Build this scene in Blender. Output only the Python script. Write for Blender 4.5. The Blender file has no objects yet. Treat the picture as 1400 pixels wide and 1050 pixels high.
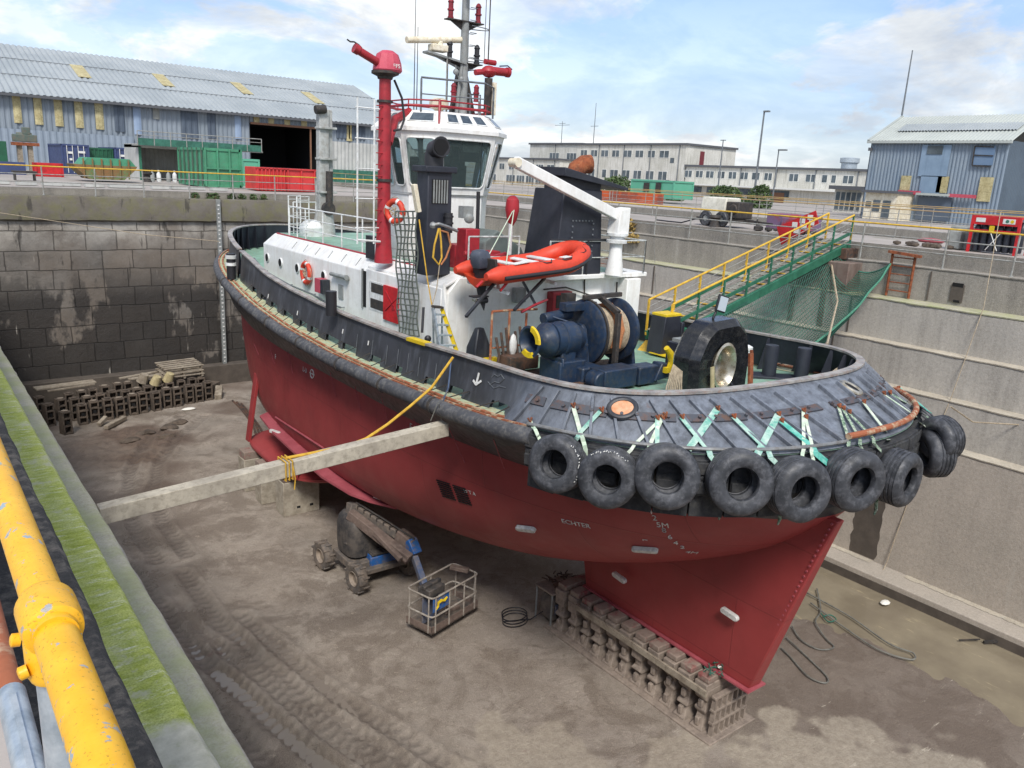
import bpy, bmesh, math, random
from math import sin, cos, pi, radians, sqrt, atan2, floor
from mathutils import Vector, Matrix, noise
from mathutils.bvhtree import BVHTree
random.seed(7)
SC = bpy.context.scene
COL = SC.collection
# ---------------------------------------------------------------- camera
CF = Vector((0.59712382, 0.76165129, -0.25165543)).normalized()
CR = Vector((0.79391113, -0.60600097, 0.04967832)).normalized()
CU = CR.cross(CF).normalized()
CH = 11.0
cam = bpy.data.cameras.new('camera'); camo = bpy.data.objects.new('camera', cam); COL.objects.link(camo)
m = Matrix.Identity(4)
for i in range(3):
    m[i][0] = CR[i]; m[i][1] = CU[i]; m[i][2] = -CF[i]
m[2][3] = CH
camo.matrix_world = m
cam.sensor_width = 36; cam.lens = 36*1090/1400; cam.clip_start = 0.05; cam.clip_end = 3000
SC.camera = camo
SC.render.resolution_x = 1024; SC.render.resolution_y = 768
def ray(px, py): return CF*1090 + CR*(px-700) - CU*(py-525)
def AX(px, py, X):                 # a point seen in the photo, on the upright plane x = X
    d = ray(px, py); return Vector((0,0,CH)) + d*(X/d.x)
def AY(px, py, Y):
    d = ray(px, py); return Vector((0,0,CH)) + d*(Y/d.y)
def AZ(px, py, Z):
    d = ray(px, py); return Vector((0,0,CH)) + d*((Z-CH)/d.z)
# ---------------------------------------------------------------- world + sun
SUN_EL, SUN_AZ = radians(48), radians(215)      # azimuth clockwise from +y
w = bpy.data.worlds.new('World'); SC.world = w; w.use_nodes = True
nt = w.node_tree; N = nt.nodes; Lk = nt.links; N.clear()
out = N.new('ShaderNodeOutputWorld'); bg = N.new('ShaderNodeBackground'); bg.inputs[1].default_value = 0.1
sky = N.new('ShaderNodeTexSky'); sky.sky_type = 'NISHITA'; sky.sun_disc = False
sky.sun_elevation = SUN_EL; sky.sun_rotation = SUN_AZ; sky.air_density = 1.0; sky.dust_density = 1.5
tc = N.new('ShaderNodeTexCoord'); sep = N.new('ShaderNodeSeparateXYZ'); Lk.new(tc.outputs['Generated'], sep.inputs[0])
def mth(op, a, b=None, c=None, clamp=False):
    n = N.new('ShaderNodeMath'); n.operation = op; n.use_clamp = clamp
    for i, v in enumerate((a, b, c)):
        if v is None: continue
        if hasattr(v, 'links'): Lk.new(v, n.inputs[i])
        else: n.inputs[i].default_value = v
    return n.outputs[0]
zz = mth('MAXIMUM', mth('ADD', sep.outputs[2], 0.30), 0.1)
comb = N.new('ShaderNodeCombineXYZ')
Lk.new(mth('DIVIDE', sep.outputs[0], zz), comb.inputs[0]); Lk.new(mth('DIVIDE', sep.outputs[1], zz), comb.inputs[1])
def wnoise(scale, det, rough, off, dist=0.0):
    mp = N.new('ShaderNodeMapping'); mp.inputs[1].default_value = off; Lk.new(comb.outputs[0], mp.inputs[0])
    n = N.new('ShaderNodeTexNoise'); n.inputs['Scale'].default_value = scale; n.inputs['Detail'].default_value = det
    n.inputs['Roughness'].default_value = rough; n.inputs['Distortion'].default_value = dist
    Lk.new(mp.outputs[0], n.inputs[0]); return n.outputs[0]
def wramp(src, stops):
    r = N.new('ShaderNodeValToRGB'); Lk.new(src, r.inputs[0]); el = r.color_ramp.elements
    while len(el) < len(stops): el.new(0.5)
    for e, (p, c) in zip(el, stops): e.position = p; e.color = (c[0], c[1], c[2], 1) if isinstance(c, tuple) else (c, c, c, 1)
    return r.outputs[0]
cov = wramp(wnoise(1.15, 10, 0.6, (3.1, 1.7, 0), 0.35), [(0.425, 0.0), (0.50, 1.0)])
cov2 = wramp(wnoise(3.4, 8, 0.62, (1.3, 7.7, 2)), [(0.40, 0.0), (0.58, 1.0)])
hz = mth('SUBTRACT', 1.0, mth('MULTIPLY', mth('MAXIMUM', sep.outputs[2], 0.0), 3.6), clamp=True)
cv = mth('MAXIMUM', mth('MULTIPLY', cov, mth('ADD', mth('MULTIPLY', cov2, 0.35), 0.65)), mth('MULTIPLY', hz, 0.75), clamp=True)
cc = wramp(wnoise(2.2, 9, 0.6, (5.0, 2.0, 4), 0.3), [(0.36, (4.2, 4.6, 5.2)), (0.48, (5.6, 5.9, 6.2)), (0.58, (7.6, 7.7, 7.7))])
mx = N.new('ShaderNodeMix'); mx.data_type = 'RGBA'; Lk.new(cv, mx.inputs[0])
skm = N.new('ShaderNodeMix'); skm.data_type = 'RGBA'; skm.blend_type = 'MULTIPLY'; skm.inputs[0].default_value = 1
Lk.new(sky.outputs[0], skm.inputs[6]); skm.inputs[7].default_value = (.95, 1.12, 1.42, 1)
Lk.new(skm.outputs[2], mx.inputs[6]); Lk.new(cc, mx.inputs[7])
Lk.new(mx.outputs[2], bg.inputs[0]); Lk.new(bg.outputs[0], out.inputs[0])
sl = bpy.data.lights.new('sun', 'SUN'); sl.energy = 2.4; sl.angle = radians(14); sl.color = (1, 0.95, 0.88)
so = bpy.data.objects.new('sun', sl); COL.objects.link(so)
sd = Vector((sin(SUN_AZ)*cos(SUN_EL), cos(SUN_AZ)*cos(SUN_EL), sin(SUN_EL)))
so.rotation_euler = sd.to_track_quat('Z', 'Y').to_euler(); so.location = (0, -20, 60)
SC.view_settings.view_transform = 'Standard'; SC.view_settings.look = 'None'
SC.view_settings.exposure = 0.55; SC.view_settings.gamma = 1
SC.render.engine = 'CYCLES'

# ---------------------------------------------------------------- materials
def hexc(h):
    if not isinstance(h, str): return (h[0], h[1], h[2], 1)
    h = h.lstrip('#'); r = []
    for i in (0, 2, 4):
        c = int(h[i:i+2], 16)/255; r.append(c/12.92 if c <= .04045 else ((c+.055)/1.055)**2.4)
    return (r[0], r[1], r[2], 1)
class NT:
    def __init__(s, name):
        s.m = bpy.data.materials.new(name); s.m.use_nodes = True; s.t = s.m.node_tree
        s.n = s.t.nodes; s.l = s.t.links; s.b = s.n['Principled BSDF']
        g = s.n.new('ShaderNodeNewGeometry'); s.pos = g.outputs['Position']; s.nor = g.outputs['Normal']
    def put(s, v, i):
        if hasattr(v, 'links'): s.l.new(v, i)
        else: i.default_value = v
    def math(s, op, a, b=0.0, clamp=False):
        n = s.n.new('ShaderNodeMath'); n.operation = op; n.use_clamp = clamp; s.put(a, n.inputs[0]); s.put(b, n.inputs[1]); return n.outputs[0]
    def map(s, sc, off=(0,0,0), rot=(0,0,0), src=None):
        n = s.n.new('ShaderNodeMapping'); s.l.new(src or s.pos, n.inputs[0]); n.inputs['Scale'].default_value = sc
        n.inputs['Location'].default_value = off; n.inputs['Rotation'].default_value = rot; return n.outputs[0]
    def noise(s, scale=1., det=6, rough=.6, sc=(1,1,1), off=(0,0,0), dist=0.):
        n = s.n.new('ShaderNodeTexNoise'); s.l.new(s.map(sc, off), n.inputs[0]); n.inputs['Scale'].default_value = scale
        n.inputs['Detail'].default_value = det; n.inputs['Roughness'].default_value = rough; n.inputs['Distortion'].default_value = dist
        return n.outputs[0]
    def ramp(s, src, stops, interp='LINEAR'):
        r = s.n.new('ShaderNodeValToRGB'); s.l.new(src, r.inputs[0]); r.color_ramp.interpolation = interp; el = r.color_ramp.elements
        while len(el) < len(stops): el.new(0.5)
        for e, (p, c) in zip(el, stops): e.position = p; e.color = hexc(c) if not isinstance(c, (int, float)) else (c, c, c, 1)
        return r.outputs[0]
    def mix(s, f, a, b, mode='MIX'):
        n = s.n.new('ShaderNodeMix'); n.data_type = 'RGBA'; n.blend_type = mode; s.put(f, n.inputs[0])
        for v, i in ((a, 6), (b, 7)):
            if hasattr(v, 'links'): s.l.new(v, n.inputs[i])
            else: n.inputs[i].default_value = hexc(v)
        return n.outputs[2]
    def attr(s, name):
        n = s.n.new('ShaderNodeAttribute'); n.attribute_name = name; return n.outputs['Fac']
    def sep(s):
        n = s.n.new('ShaderNodeSeparateXYZ'); s.l.new(s.pos, n.inputs[0]); return n.outputs
    def bump(s, h, strength=.3, dist=.02):
        n = s.n.new('ShaderNodeBump'); n.inputs['Strength'].default_value = strength; n.inputs['Distance'].default_value = dist
        s.l.new(h, n.inputs['Height']); s.l.new(n.outputs[0], s.b.inputs['Normal'])
    def done(s, col, rough=.7, metal=0.):
        s.put(col if hasattr(col, 'links') else hexc(col), s.b.inputs['Base Color']); s.put(rough, s.b.inputs['Roughness'])
        s.b.inputs['Metallic'].default_value = metal; return s.m
def mat(name, c, c2=None, rough=.6, scale=2., lo=.42, hi=.62, streak=None, sa=.5, metal=0., bump=0., bs=25., grime=None, ga=.4):
    t = NT(name); col = hexc(c)
    if c2: col = t.mix(t.ramp(t.noise(scale, 7, .65), [(lo, 0.), (hi, 1.)]), c, c2)
    if streak:
        f = t.ramp(t.noise(4.0, 5, .6, sc=(1, 1, .09), off=(3, 3, 1)), [(.50, 0.), (.70, sa)]); col = t.mix(f, col, streak)
    if grime:
        f = t.ramp(t.noise(9.0, 8, .7, off=(9, 2, 5)), [(.48, 0.), (.66, ga)]); col = t.mix(f, col, grime)
    if bump: t.bump(t.noise(bs, 6, .7), bump, .02)
    r = rough
    if c2 or grime: r = t.ramp(t.noise(scale*3, 4, .6, off=(1, 8, 3)), [(.3, max(.05, rough-.1)), (.7, min(1, rough+.12))])
    return t.done(col, r, metal)
MT = {}
MT['white'] = mat('white_paint', '#ecece9', '#e0e0dd', .45, 1.3, streak='#a58f74', sa=.28, grime='#c3beb2', ga=.25, bump=.05)
MT['white2'] = mat('white_metal', '#e2e4e3', '#c3c5c3', .5, 3., grime='#a09685', ga=.4)
MT['cream'] = mat('cream_paint', '#e3dcc8', '#cfc6ad', .5, 3., grime='#a3855a', ga=.5)
MT['black'] = mat('black_paint', '#24262c', '#30333a', .42, 2., streak='#4a4b4f', sa=.45, grime='#3b3833', ga=.3, bump=.06)
MT['funnelblack'] = mat('funnel_black', '#23262f', '#2b2e38', .5, 2., streak='#3c3e44', sa=.3, bump=.04)
MT['rubber'] = mat('rubber', '#2b2c2f', '#38393b', .75, 5., grime='#5c5a55', ga=.4, bump=.25, bs=40)
MT['fender'] = mat('fender_rubber', '#404145', '#505155', .7, 2., grime='#85827c', ga=.5, bump=.2, bs=30)
MT['tyre'] = mat('tyre_rubber', '#2d2f33', '#404247', .52, 4., grime='#6f7075', ga=.5, bump=.12, bs=50)
MT['green'] = mat('green_deck', '#86ab98', '#759a86', .6, 1.6, grime='#8d7a5e', ga=.5, bump=.05)
MT['shelf'] = mat('shelf_green', '#a3b79a', '#b2b290', .7, 3., lo=.45, hi=.6, grime='#a8733e', ga=.75, bump=.1)
MT['rust'] = mat('rust', '#8a4a2c', '#5f3524', .9, 6., grime='#b0764e', ga=.5, bump=.2)
MT['rustpipe'] = mat('rusty_pipe', '#9a5a3c', '#b9a487', .8, 5., lo=.5, hi=.6, grime='#6d3b28', bump=.15)
MT['red'] = mat('red_paint', '#a52630', '#8e1f2a', .5, 3., grime='#6e2a28', ga=.4, bump=.05)
MT['faded_red'] = mat('faded_red', '#b9505f', '#a93f4e', .5, 3.)
MT['scarlet'] = mat('scarlet_paint', '#c62127', '#a81c22', .5, 3., grime='#7c2a22', ga=.4)
MT['orange'] = mat('orange_fabric', '#d4432a', '#bf3a24', .55, 2., grime='#8c3b25', ga=.3, bump=.04)
MT['yellow'] = mat('yellow_paint', '#e2c21c', '#cdae18', .5, 4., grime='#8a7a35', ga=.4)
MT['blue_black'] = mat('winch_blue', '#22344c', '#1c2a3d', .45, 3., grime='#4d4a44', ga=.5, bump=.1)
MT['steel'] = mat('bare_steel', '#8d8f8f', '#77797a', .5, 4., grime='#6b5a48', ga=.5, metal=.4)
MT['grey'] = mat('grey_paint', '#8f9392', '#7d8180', .55, 2.5, streak='#666560', sa=.5, grime='#6d655a', ga=.4)
MT['galv'] = mat('galvanised', '#b9c3ca', '#98a4ad', .4, 14., grime='#d4d8da', ga=.5, metal=.55, bump=.08, bs=60)
MT['dark'] = mat('dark_steel', '#2b2a2a', '#3c3835', .7, 5., grime='#5a4c40', ga=.5)
MT['hole'] = mat('dark_void', '#0b0b0d', rough=.9)
MT['wood'] = mat('weathered_timber', '#9d9383', '#7f7466', .85, 3., grime='#5b5044', ga=.5, bump=.2)
MT['newwood'] = mat('sawn_timber', '#b9ac86', '#a59872', .8, 5., grime='#7a6c4e', ga=.3)
MT['block'] = mat('muddy_iron', '#94877b', '#7d7167', .9, 3., grime='#5c524a', ga=.5, bump=.35, bs=12)
MT['blockr'] = mat('red_stained_timber', '#8a7b70', '#854a48', .9, 3., lo=.52, hi=.66, grime='#5a4a42', bump=.3, bs=12)
MT['storeblock'] = mat('dark_muddy_iron', '#63574c', '#4c433b', .9, 3., grime='#35302b', ga=.6, bump=.35, bs=12)
MT['conc'] = mat('pale_concrete_block', '#a79f90', '#8f8677', .9, 3., grime='#6b6356', ga=.4, bump=.2)
MT['teal'] = mat('teal_webbing', '#5a9f8f', '#9fbfb2', .8, 3., lo=.4, hi=.55, grime='#d5ddd2', ga=.6)
MT['paleweb'] = mat('pale_webbing', '#b9cdb5', '#d2d6c8', .8, 4., grime='#7d8a78', ga=.5)
MT['rope'] = mat('rope', '#b5a88d', '#978a72', .9, 12., bump=.4, bs=60)
MT['yrope'] = mat('yellow_rope', '#cfa63a', '#b48b2c', .8, 9., bump=.3, bs=60)
MT['cable'] = mat('grey_cable', '#77766f', '#5c5b56', .6, 6.)
MT['netgrn'] = mat('green_netting', '#2c5a4c', '#3a7060', .8, 3.)
MT['gwgreen'] = mat('gangway_green', '#27604a', '#337058', .5, 3., grime='#164634', ga=.4)
MT['gwgrey'] = mat('gangway_tread', '#8d8b80', '#6d6a60', .7, 4., grime='#4d4a44', ga=.4)
MT['lyellow'] = mat('handrail_yellow', '#d9b13a', '#c49a2c', .5, 6., grime='#8d7442', ga=.5)
MT['railgrey'] = mat('railing_grey', '#9b9c98', '#85857f', .6, 6., grime='#6b5a4a', ga=.5)
MT['hiblue'] = mat('lift_blue', '#1e5a9c', '#2a5586', .5, 3., lo=.5, hi=.65, grime='#77695a', ga=.8)
MT['mudgrey'] = mat('muddy_grey', '#6c6259', '#54504d', .8, 3., lo=.4, hi=.6, grime='#8a7b6c', ga=.6, bump=.1)
MT['mudblue'] = mat('muddy_blue', '#5d6270', '#4a5a78', .7, 3., grime='#84776a', ga=.7)
MT['darkcover'] = mat('dark_cover', '#2f2f31', '#56504b', .65, 2.5, grime='#6e655c', ga=.4, bump=.1)
MT['silver'] = mat('bright_steel', '#c9c4b6', '#a89a82', .3, 5., metal=.8)
MT['anode'] = mat('zinc_anode', '#cfcfcb', '#b0b0ac', .5, 12.)
MT['mark'] = mat('white_marking', '#dcdcd8', '#c8c8c4', .6, 20.)
MT['tubeblk'] = mat('black_trim', '#26262a', rough=.5)
MT['gbox'] = mat('container_green', '#47906e', '#3f8062', .55, 1.5, grime='#5a7a62', ga=.5)
MT['gbox2'] = mat('container_pale_green', '#5aa588', '#62a58c', .55, 1.5)
MT['dgbox'] = mat('old_green', '#3a5a4c', '#4f5f54', .7, 1.5, grime='#6d5a44', ga=.5)
MT['skiprust'] = mat('rusty_skip', '#7a6240', '#5f7a50', .8, 1.0, lo=.48, hi=.56, grime='#8d5a34', ga=.7)
MT['bbox'] = mat('container_blue', '#3a4770', '#344065', .55, 1.5, grime='#46506c', ga=.4)
MT['rskip'] = mat('skip_red', '#c93a3a', '#b53234', .5, 1.5)
MT['bluegrey'] = mat('blue_grey_cladding', '#858f99', '#79838c', .6, .25, streak='#5c6a7a', sa=.4)
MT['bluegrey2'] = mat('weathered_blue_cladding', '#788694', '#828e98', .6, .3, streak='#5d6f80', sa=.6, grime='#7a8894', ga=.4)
MT['darkpanel'] = mat('dark_blue_panel', '#4b5664', '#566270', .6, .4)  # own darker blue of some wall sheets and the sliding door
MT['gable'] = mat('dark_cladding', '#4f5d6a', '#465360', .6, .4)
MT['roofg'] = mat('grey_sheet_roof', '#9ea4a6', '#8f9699', .6, .2, grime='#77828a', ga=.4)
MT['roofp'] = mat('pale_green_roof', '#adb2ad', '#9ea39f', .6, .2, grime='#8f9a92', ga=.3)
MT['rooflight'] = mat('yellowed_rooflight', '#a99d72', '#c2b88e', .6, 1.8, grime='#6f6442', ga=.7)
MT['office'] = mat('stained_render', '#d2d0c8', '#bebcb2', .85, .35, streak='#989589', sa=.7, grime='#8a8778', ga=.5)
MT['trim'] = mat('dark_parapet', '#54565a', rough=.8)
MT['win'] = mat('window_glass_far', '#5c666c', '#424b50', .25, .6)
MT['winw'] = mat('window_frames', '#d5d5cf', rough=.6)
MT['brown'] = mat('brown_board', '#7d5a45', rough=.8)
MT['leaf'] = mat('foliage', '#3f5330', '#55683c', .8, 1.)
MT['paper'] = mat('litter_white', '#dedbd2', rough=.8)
MT['pipegrey'] = mat('grey_pipe', '#6f7478', '#5d6266', .5, 6.)
MT['fabric'] = mat('blue_fabric', '#3f4f6a', '#4a5a74', .9, 5.)
def glass():
    t = NT('bridge_glass'); t.b.inputs['Transmission Weight'].default_value = .85; t.b.inputs['IOR'].default_value = 1.25
    return t.done('#8fa5a5', .03)
MT['glass'] = glass()
def hull_red():
    t = NT('antifouling_red')
    c = t.mix(t.ramp(t.noise(.5, 5, .5), [(.4, 0.), (.65, 1.)]), '#9a3c3c', '#8c3435')
    c = t.mix(t.ramp(t.noise(1.2, 4, .5, sc=(1, 1, .15), off=(4, 1, 2)), [(.55, 0.), (.75, .25)]), c, '#8d4342')
    sp_ = t.sep(); cb = t.n.new('ShaderNodeCombineXYZ'); t.l.new(sp_[1], cb.inputs[0]); t.l.new(sp_[2], cb.inputs[1])
    b = t.n.new('ShaderNodeTexBrick'); t.l.new(cb.outputs[0], b.inputs[0]); b.inputs['Scale'].default_value = 1; b.inputs['Brick Width'].default_value = 4.2; b.inputs['Row Height'].default_value = 1.55
    b.inputs['Mortar Size'].default_value = .018; b.inputs['Mortar Smooth'].default_value = .6; b.inputs['Color1'].default_value = (1,1,1,1); b.inputs['Color2'].default_value = (.93,.94,.95,1); b.inputs['Mortar'].default_value = (.80,.80,.80,1)
    c = t.mix(1., c, b.outputs['Color'], 'MULTIPLY')
    sc2 = t.ramp(t.noise(3.5, 8, .75, sc=(1, .5, 2.), off=(14, 2, 1)), [(.64, 0.), (.70, .5)]); c = t.mix(sc2, c, '#9c5a56')
    dk = t.ramp(t.noise(.9, 7, .7, off=(4, 12, 1)), [(.52, 0.), (.66, .3)]); c = t.mix(dk, c, '#712e2e')
    t.bump(t.math('ADD', t.math('MULTIPLY', b.outputs['Fac'], .8), t.math('ADD', t.noise(1.1, 3, .5), t.math('MULTIPLY', t.noise(50, 4, .6), .15))), .22, .05)
    return t.done(c, t.ramp(t.noise(1.5, 4, .6), [(.3, .42), (.7, .6)]))
MT['hullred'] = hull_red()
MT['pink'] = mat('pale_red', '#a3525a', '#94454d', .6, 2., grime='#8a3d44', ga=.3)  # paler hull red; on the bilge fins it stands in for sunlight
def bulwark():
    t = NT('bulwark_black'); s = t.sep()
    c = t.mix(t.ramp(t.noise(1.4, 6, .6), [(.4, 0.), (.62, 1.)]), '#34363a', '#3e4046')
    c = t.mix(t.ramp(t.noise(5., 6, .65, sc=(1, 1, .12), off=(2, 5, 1)), [(.5, 0.), (.72, .6)]), c, '#60646c')
    ys = t.ramp(t.math('DIVIDE', s[1], 40.), [(.235, 1.), (.30, 0.)])        # the worn stern plating: chalky blue grey
    st = t.ramp(t.noise(5.5, 8, .72, sc=(1, 1, .12), off=(8, 1, 4)), [(.36, .25), (.66, .9)])
    c = t.mix(t.math('MULTIPLY', t.math('MULTIPLY', ys, st), .62), c, '#99a1ad')
    ru = t.ramp(t.noise(2.4, 8, .75, off=(3, 3, 9)), [(.60, 0.), (.72, 1.)])
    c = t.mix(t.math('MULTIPLY', t.math('MULTIPLY', ys, ru), .55), c, '#6b4a38')
    t.bump(t.noise(10, 4, .6), .07, .02)
    return t.done(c, .40)
MT['bulwark'] = bulwark()
def railyellow():
    t = NT('scuffed_yellow'); 
    c = t.mix(t.ramp(t.noise(22, 5, .6), [(.4, 0.), (.7, 1.)]), '#e9ae1c', '#f2bb2c')
    ch = t.ramp(t.noise(34, 8, .66, off=(4, 4, 4), dist=.15), [(.60, 0.), (.615, 1.)])
    c = t.mix(ch, c, '#93a2ab'); sp = t.ramp(t.noise(190, 4, .65, off=(1, 9, 4)), [(.60, 0.), (.64, 1.)])
    c = t.mix(t.math('MULTIPLY', sp, .6), c, '#8a6a24'); c = t.mix(t.ramp(t.noise(9, 6, .7, off=(2, 2, 8)), [(.45, 0.), (.7, .5)]), c, '#d99a16'); t.bump(t.math('ADD', t.noise(70, 5, .6), t.math('MULTIPLY', ch, -.6)), .3, .002)
    return t.done(c, t.math('ADD', .42, t.math('MULTIPLY', ch, .2)))
MT['railyellow'] = railyellow()
def endwall():
    t = NT('dock_masonry'); s = t.sep()
    cb = t.n.new('ShaderNodeCombineXYZ'); t.l.new(s[0], cb.inputs[0]); t.l.new(s[2], cb.inputs[1])
    wv = t.noise(.7, 4, .6, off=(2, 2, 2)); ad = t.n.new('ShaderNodeVectorMath'); ad.operation = 'ADD'; t.l.new(cb.outputs[0], ad.inputs[0])
    sc = t.n.new('ShaderNodeVectorMath'); sc.operation = 'SCALE'; t.l.new(wv, sc.inputs[0]); sc.inputs[3].default_value = .16
    t.l.new(sc.outputs[0], ad.inputs[1])
    b = t.n.new('ShaderNodeTexBrick'); t.l.new(ad.outputs[0], b.inputs[0]); b.inputs['Scale'].default_value = 1
    b.inputs['Brick Width'].default_value = 1.28; b.inputs['Row Height'].default_value = .86; b.inputs['Mortar Size'].default_value = .026
    b.inputs['Mortar Smooth'].default_value = .35; b.inputs['Color1'].default_value = (.80, .80, .80, 1); b.inputs['Color2'].default_value = (1.0, .98, .95, 1)
    b.inputs['Mortar'].default_value = (.38, .37, .36, 1)
    b.offset_frequency = 2; b.squash_frequency = 3; b.squash = .8
    base = t.mix(t.ramp(t.noise(1.1, 8, .7), [(.35, 0.), (.65, 1.)]), '#67635e', '#837e78')
    base = t.mix(t.ramp(t.noise(.35, 5, .6, off=(5, 1, 7)), [(.45, 0.), (.6, .6)]), base, '#746a60')
    zf = t.math('DIVIDE', s[2], 10.)
    pale = t.math('MULTIPLY', t.ramp(zf, [(.66, 0.), (.76, 1.)]), t.ramp(t.noise(.8, 6, .7, off=(1, 4, 2)), [(.38, .15), (.6, .9)]))
    base = t.mix(pale, base, '#b5b1a9')
    top = t.ramp(zf, [(.805, 0.), (.815, 1.)]); base = t.mix(t.math('MULTIPLY', top, .85), base, '#5b554c')
    wet = t.ramp(t.math('ADD', t.math('MULTIPLY', t.noise(.42, 6, .62, sc=(1, 1, .55), off=(9.3, 4, 3.1)), 1.0), t.math('MULTIPLY', zf, -.30)), [(.33, 0.), (.37, 1.)])
    wet = t.math('MULTIPLY', wet, t.ramp(zf, [(.46, 1.), (.64, 0.)]))
    base = t.mix(t.math('MULTIPLY', wet, .86), base, '#2c2a29')
    moss = t.math('MULTIPLY', top, t.ramp(t.noise(1.6, 6, .7, off=(7, 7, 7)), [(.45, 0.), (.62, .55)])); base = t.mix(moss, base, '#6b6a42')
    drip = t.ramp(t.noise(2.2, 5, .55, sc=(1.6, 1, .16), off=(2, 8, 2)), [(.665, 0.), (.70, 1.)])
    drip = t.math('MULTIPLY', drip, t.ramp(zf, [(.62, 1.), (.72, 0.)]))
    base = t.mix(t.math('MULTIPLY', drip, .8), base, '#bdb8ae')
    dd = t.ramp(t.noise(1.9, 5, .6, sc=(1.3, 1, .3), off=(12, 3, 8)), [(.62, 0.), (.68, .7)]); base = t.mix(dd, base, '#35322f')
    notop = t.ramp(zf, [(.80, 1.), (.81, 0.)])
    c = t.mix(notop, base, t.mix(1., base, b.outputs['Color'], 'MULTIPLY'))
    hh = t.math('ADD', t.math('MULTIPLY', t.math('MULTIPLY', b.outputs['Fac'], -1.5), notop), t.noise(6, 8, .75))
    t.bump(hh, .7, .05)
    return t.done(c, t.math('SUBTRACT', .9, t.math('MULTIPLY', wet, .35)))
MT['endwall'] = endwall()
def conc(name, a, b_, st, algae=0., soft=1.):
    t = NT(name)
    c = t.mix(t.ramp(t.noise(.6, 8, .7), [(.35, 0.), (.65, 1.)]), a, b_)
    c = t.mix(t.ramp(t.noise(2.2, 8, .7, sc=(1, 1, .12), off=(3, 1, 2)), [(.45, 0.), (.7, .7*soft)]), c, st)
    c = t.mix(t.ramp(t.noise(1.3, 6, .6, sc=(1, 1, .08), off=(7, 5, 2)), [(.62, 0.), (.7, .45)]), c, '#b5b2aa')
    c = t.mix(t.ramp(t.noise(14, 8, .8, off=(3, 1, 2)), [(.42, 0.), (.7, .45)]), c, '#5d5850')
    c = t.mix(t.ramp(t.noise(45, 5, .75, off=(3, 9, 2)), [(.42, 0.), (.68, .45)]), c, '#c4bfb5')
    if algae: c = t.mix(t.ramp(t.noise(1.5, 6, .7, off=(1, 1, 6)), [(.40, 0.), (.6, algae)]), c, '#9aa06c')
    t.bump(t.noise(9, 8, .75), .35, .04)
    return t.done(c, .9)
MT['wallpale'] = conc('altar_concrete', '#a39e96', '#b5afa5', '#807b74')
MT['walllow'] = conc('lower_altar_concrete', '#b0a598', '#a0978b', '#8a8076', soft=.5)
MT['walldark'] = conc('dark_coping_concrete', '#827c73', '#958f85', '#5f5a55')
MT['algae'] = conc('algae_ledge', '#b8b29c', '#a5a088', '#8f8a76', algae=.6)
MT['calc'] = conc('pale_ledge', '#c3b9a6', '#a89e8c', '#8f8576')
MT['damp'] = mat('damp_concrete', '#4d463f', '#5a524a', .8, 2., bump=.2)
def quay():
    t = NT('quay_paving')
    c = t.mix(t.ramp(t.noise(.15, 7, .65), [(.4, 0.), (.62, 1.)]), '#a79f98', '#968f89')
    c = t.mix(t.ramp(t.noise(.9, 8, .7, off=(3, 3, 3)), [(.5, 0.), (.7, .6)]), c, '#7d776e')
    c = t.mix(t.ramp(t.noise(.35, 5, .7, off=(8, 1, 3)), [(.58, 0.), (.66, .5)]), c, '#6c6d55')
    t.bump(t.noise(12, 6, .7), .2, .02); return t.done(c, .9)
MT['quay'] = quay()
def moss():
    t = NT('mossy_ledge'); s = t.sep()
    # ragged edge: algae grows from the riser out over the tread
    xr = t.math('ADD', s[0], t.math('MULTIPLY', t.math('SUBTRACT', t.noise(1.4, 8, .7, sc=(1, 1, 1)), .5), .16))
    xr = t.math('ADD', xr, t.math('MULTIPLY', t.math('SUBTRACT', t.noise(9, 6, .75, sc=(.35, 1.6, 1), off=(2, 2, 2)), .5), .16))
    g = t.ramp(xr, [(1.0, 1.), (1.02, .5), (1.04, .1)])
    ye = t.math('ADD', t.math('DIVIDE', s[1], 10.), t.math('MULTIPLY', t.noise(2.5, 6, .7, off=(4, 4, 9)), .06)); g = t.math('MULTIPLY', g, t.ramp(ye, [(.425, 0.), (.44, 1.)]))
    gc = t.mix(t.ramp(t.noise(12, 8, .7, sc=(.5, 1.4, 1)), [(.42, 0.), (.58, 1.)]), '#9aa636', '#bfc562')
    gc = t.mix(t.ramp(t.noise(4, 6, .7, off=(1, 3, 2)), [(.4, 0.), (.65, .6)]), gc, '#cfd294')
    sc_ = t.ramp(t.noise(8, 8, .72, sc=(.45, 2.2, 1), off=(5, 1, 1)), [(.54, 0.), (.63, .9)])
    gc = t.mix(sc_, gc, '#dcdcbe')
    gc = t.mix(t.ramp(t.noise(70, 5, .75, off=(3, 3, 1)), [(.42, 0.), (.66, .75)]), gc, '#727f26')
    gc = t.mix(t.ramp(t.noise(2.2, 8, .75, off=(6, 3, 1)), [(.55, 0.), (.62, .8)]), gc, '#b9b79c')
    cc_ = t.mix(t.ramp(t.noise(5, 8, .75, off=(2, 6, 2)), [(.35, 0.), (.65, 1.)]), '#a8a592', '#cdc9b8')
    cc_ = t.mix(t.ramp(t.noise(3, 6, .7, off=(9, 9, 2)), [(.5, 0.), (.64, .5)]), cc_, '#7d8750')
    t.bump(t.noise(40, 8, .75), .5, .02); return t.done(t.mix(g, cc_, gc), .9)
MT['moss'] = moss()
MT['tarmac'] = mat('gritty_asphalt', '#2f2f30', '#3d3c3c', .9, 30., grime='#79736c', ga=.8, bump=.7, bs=160)
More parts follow.
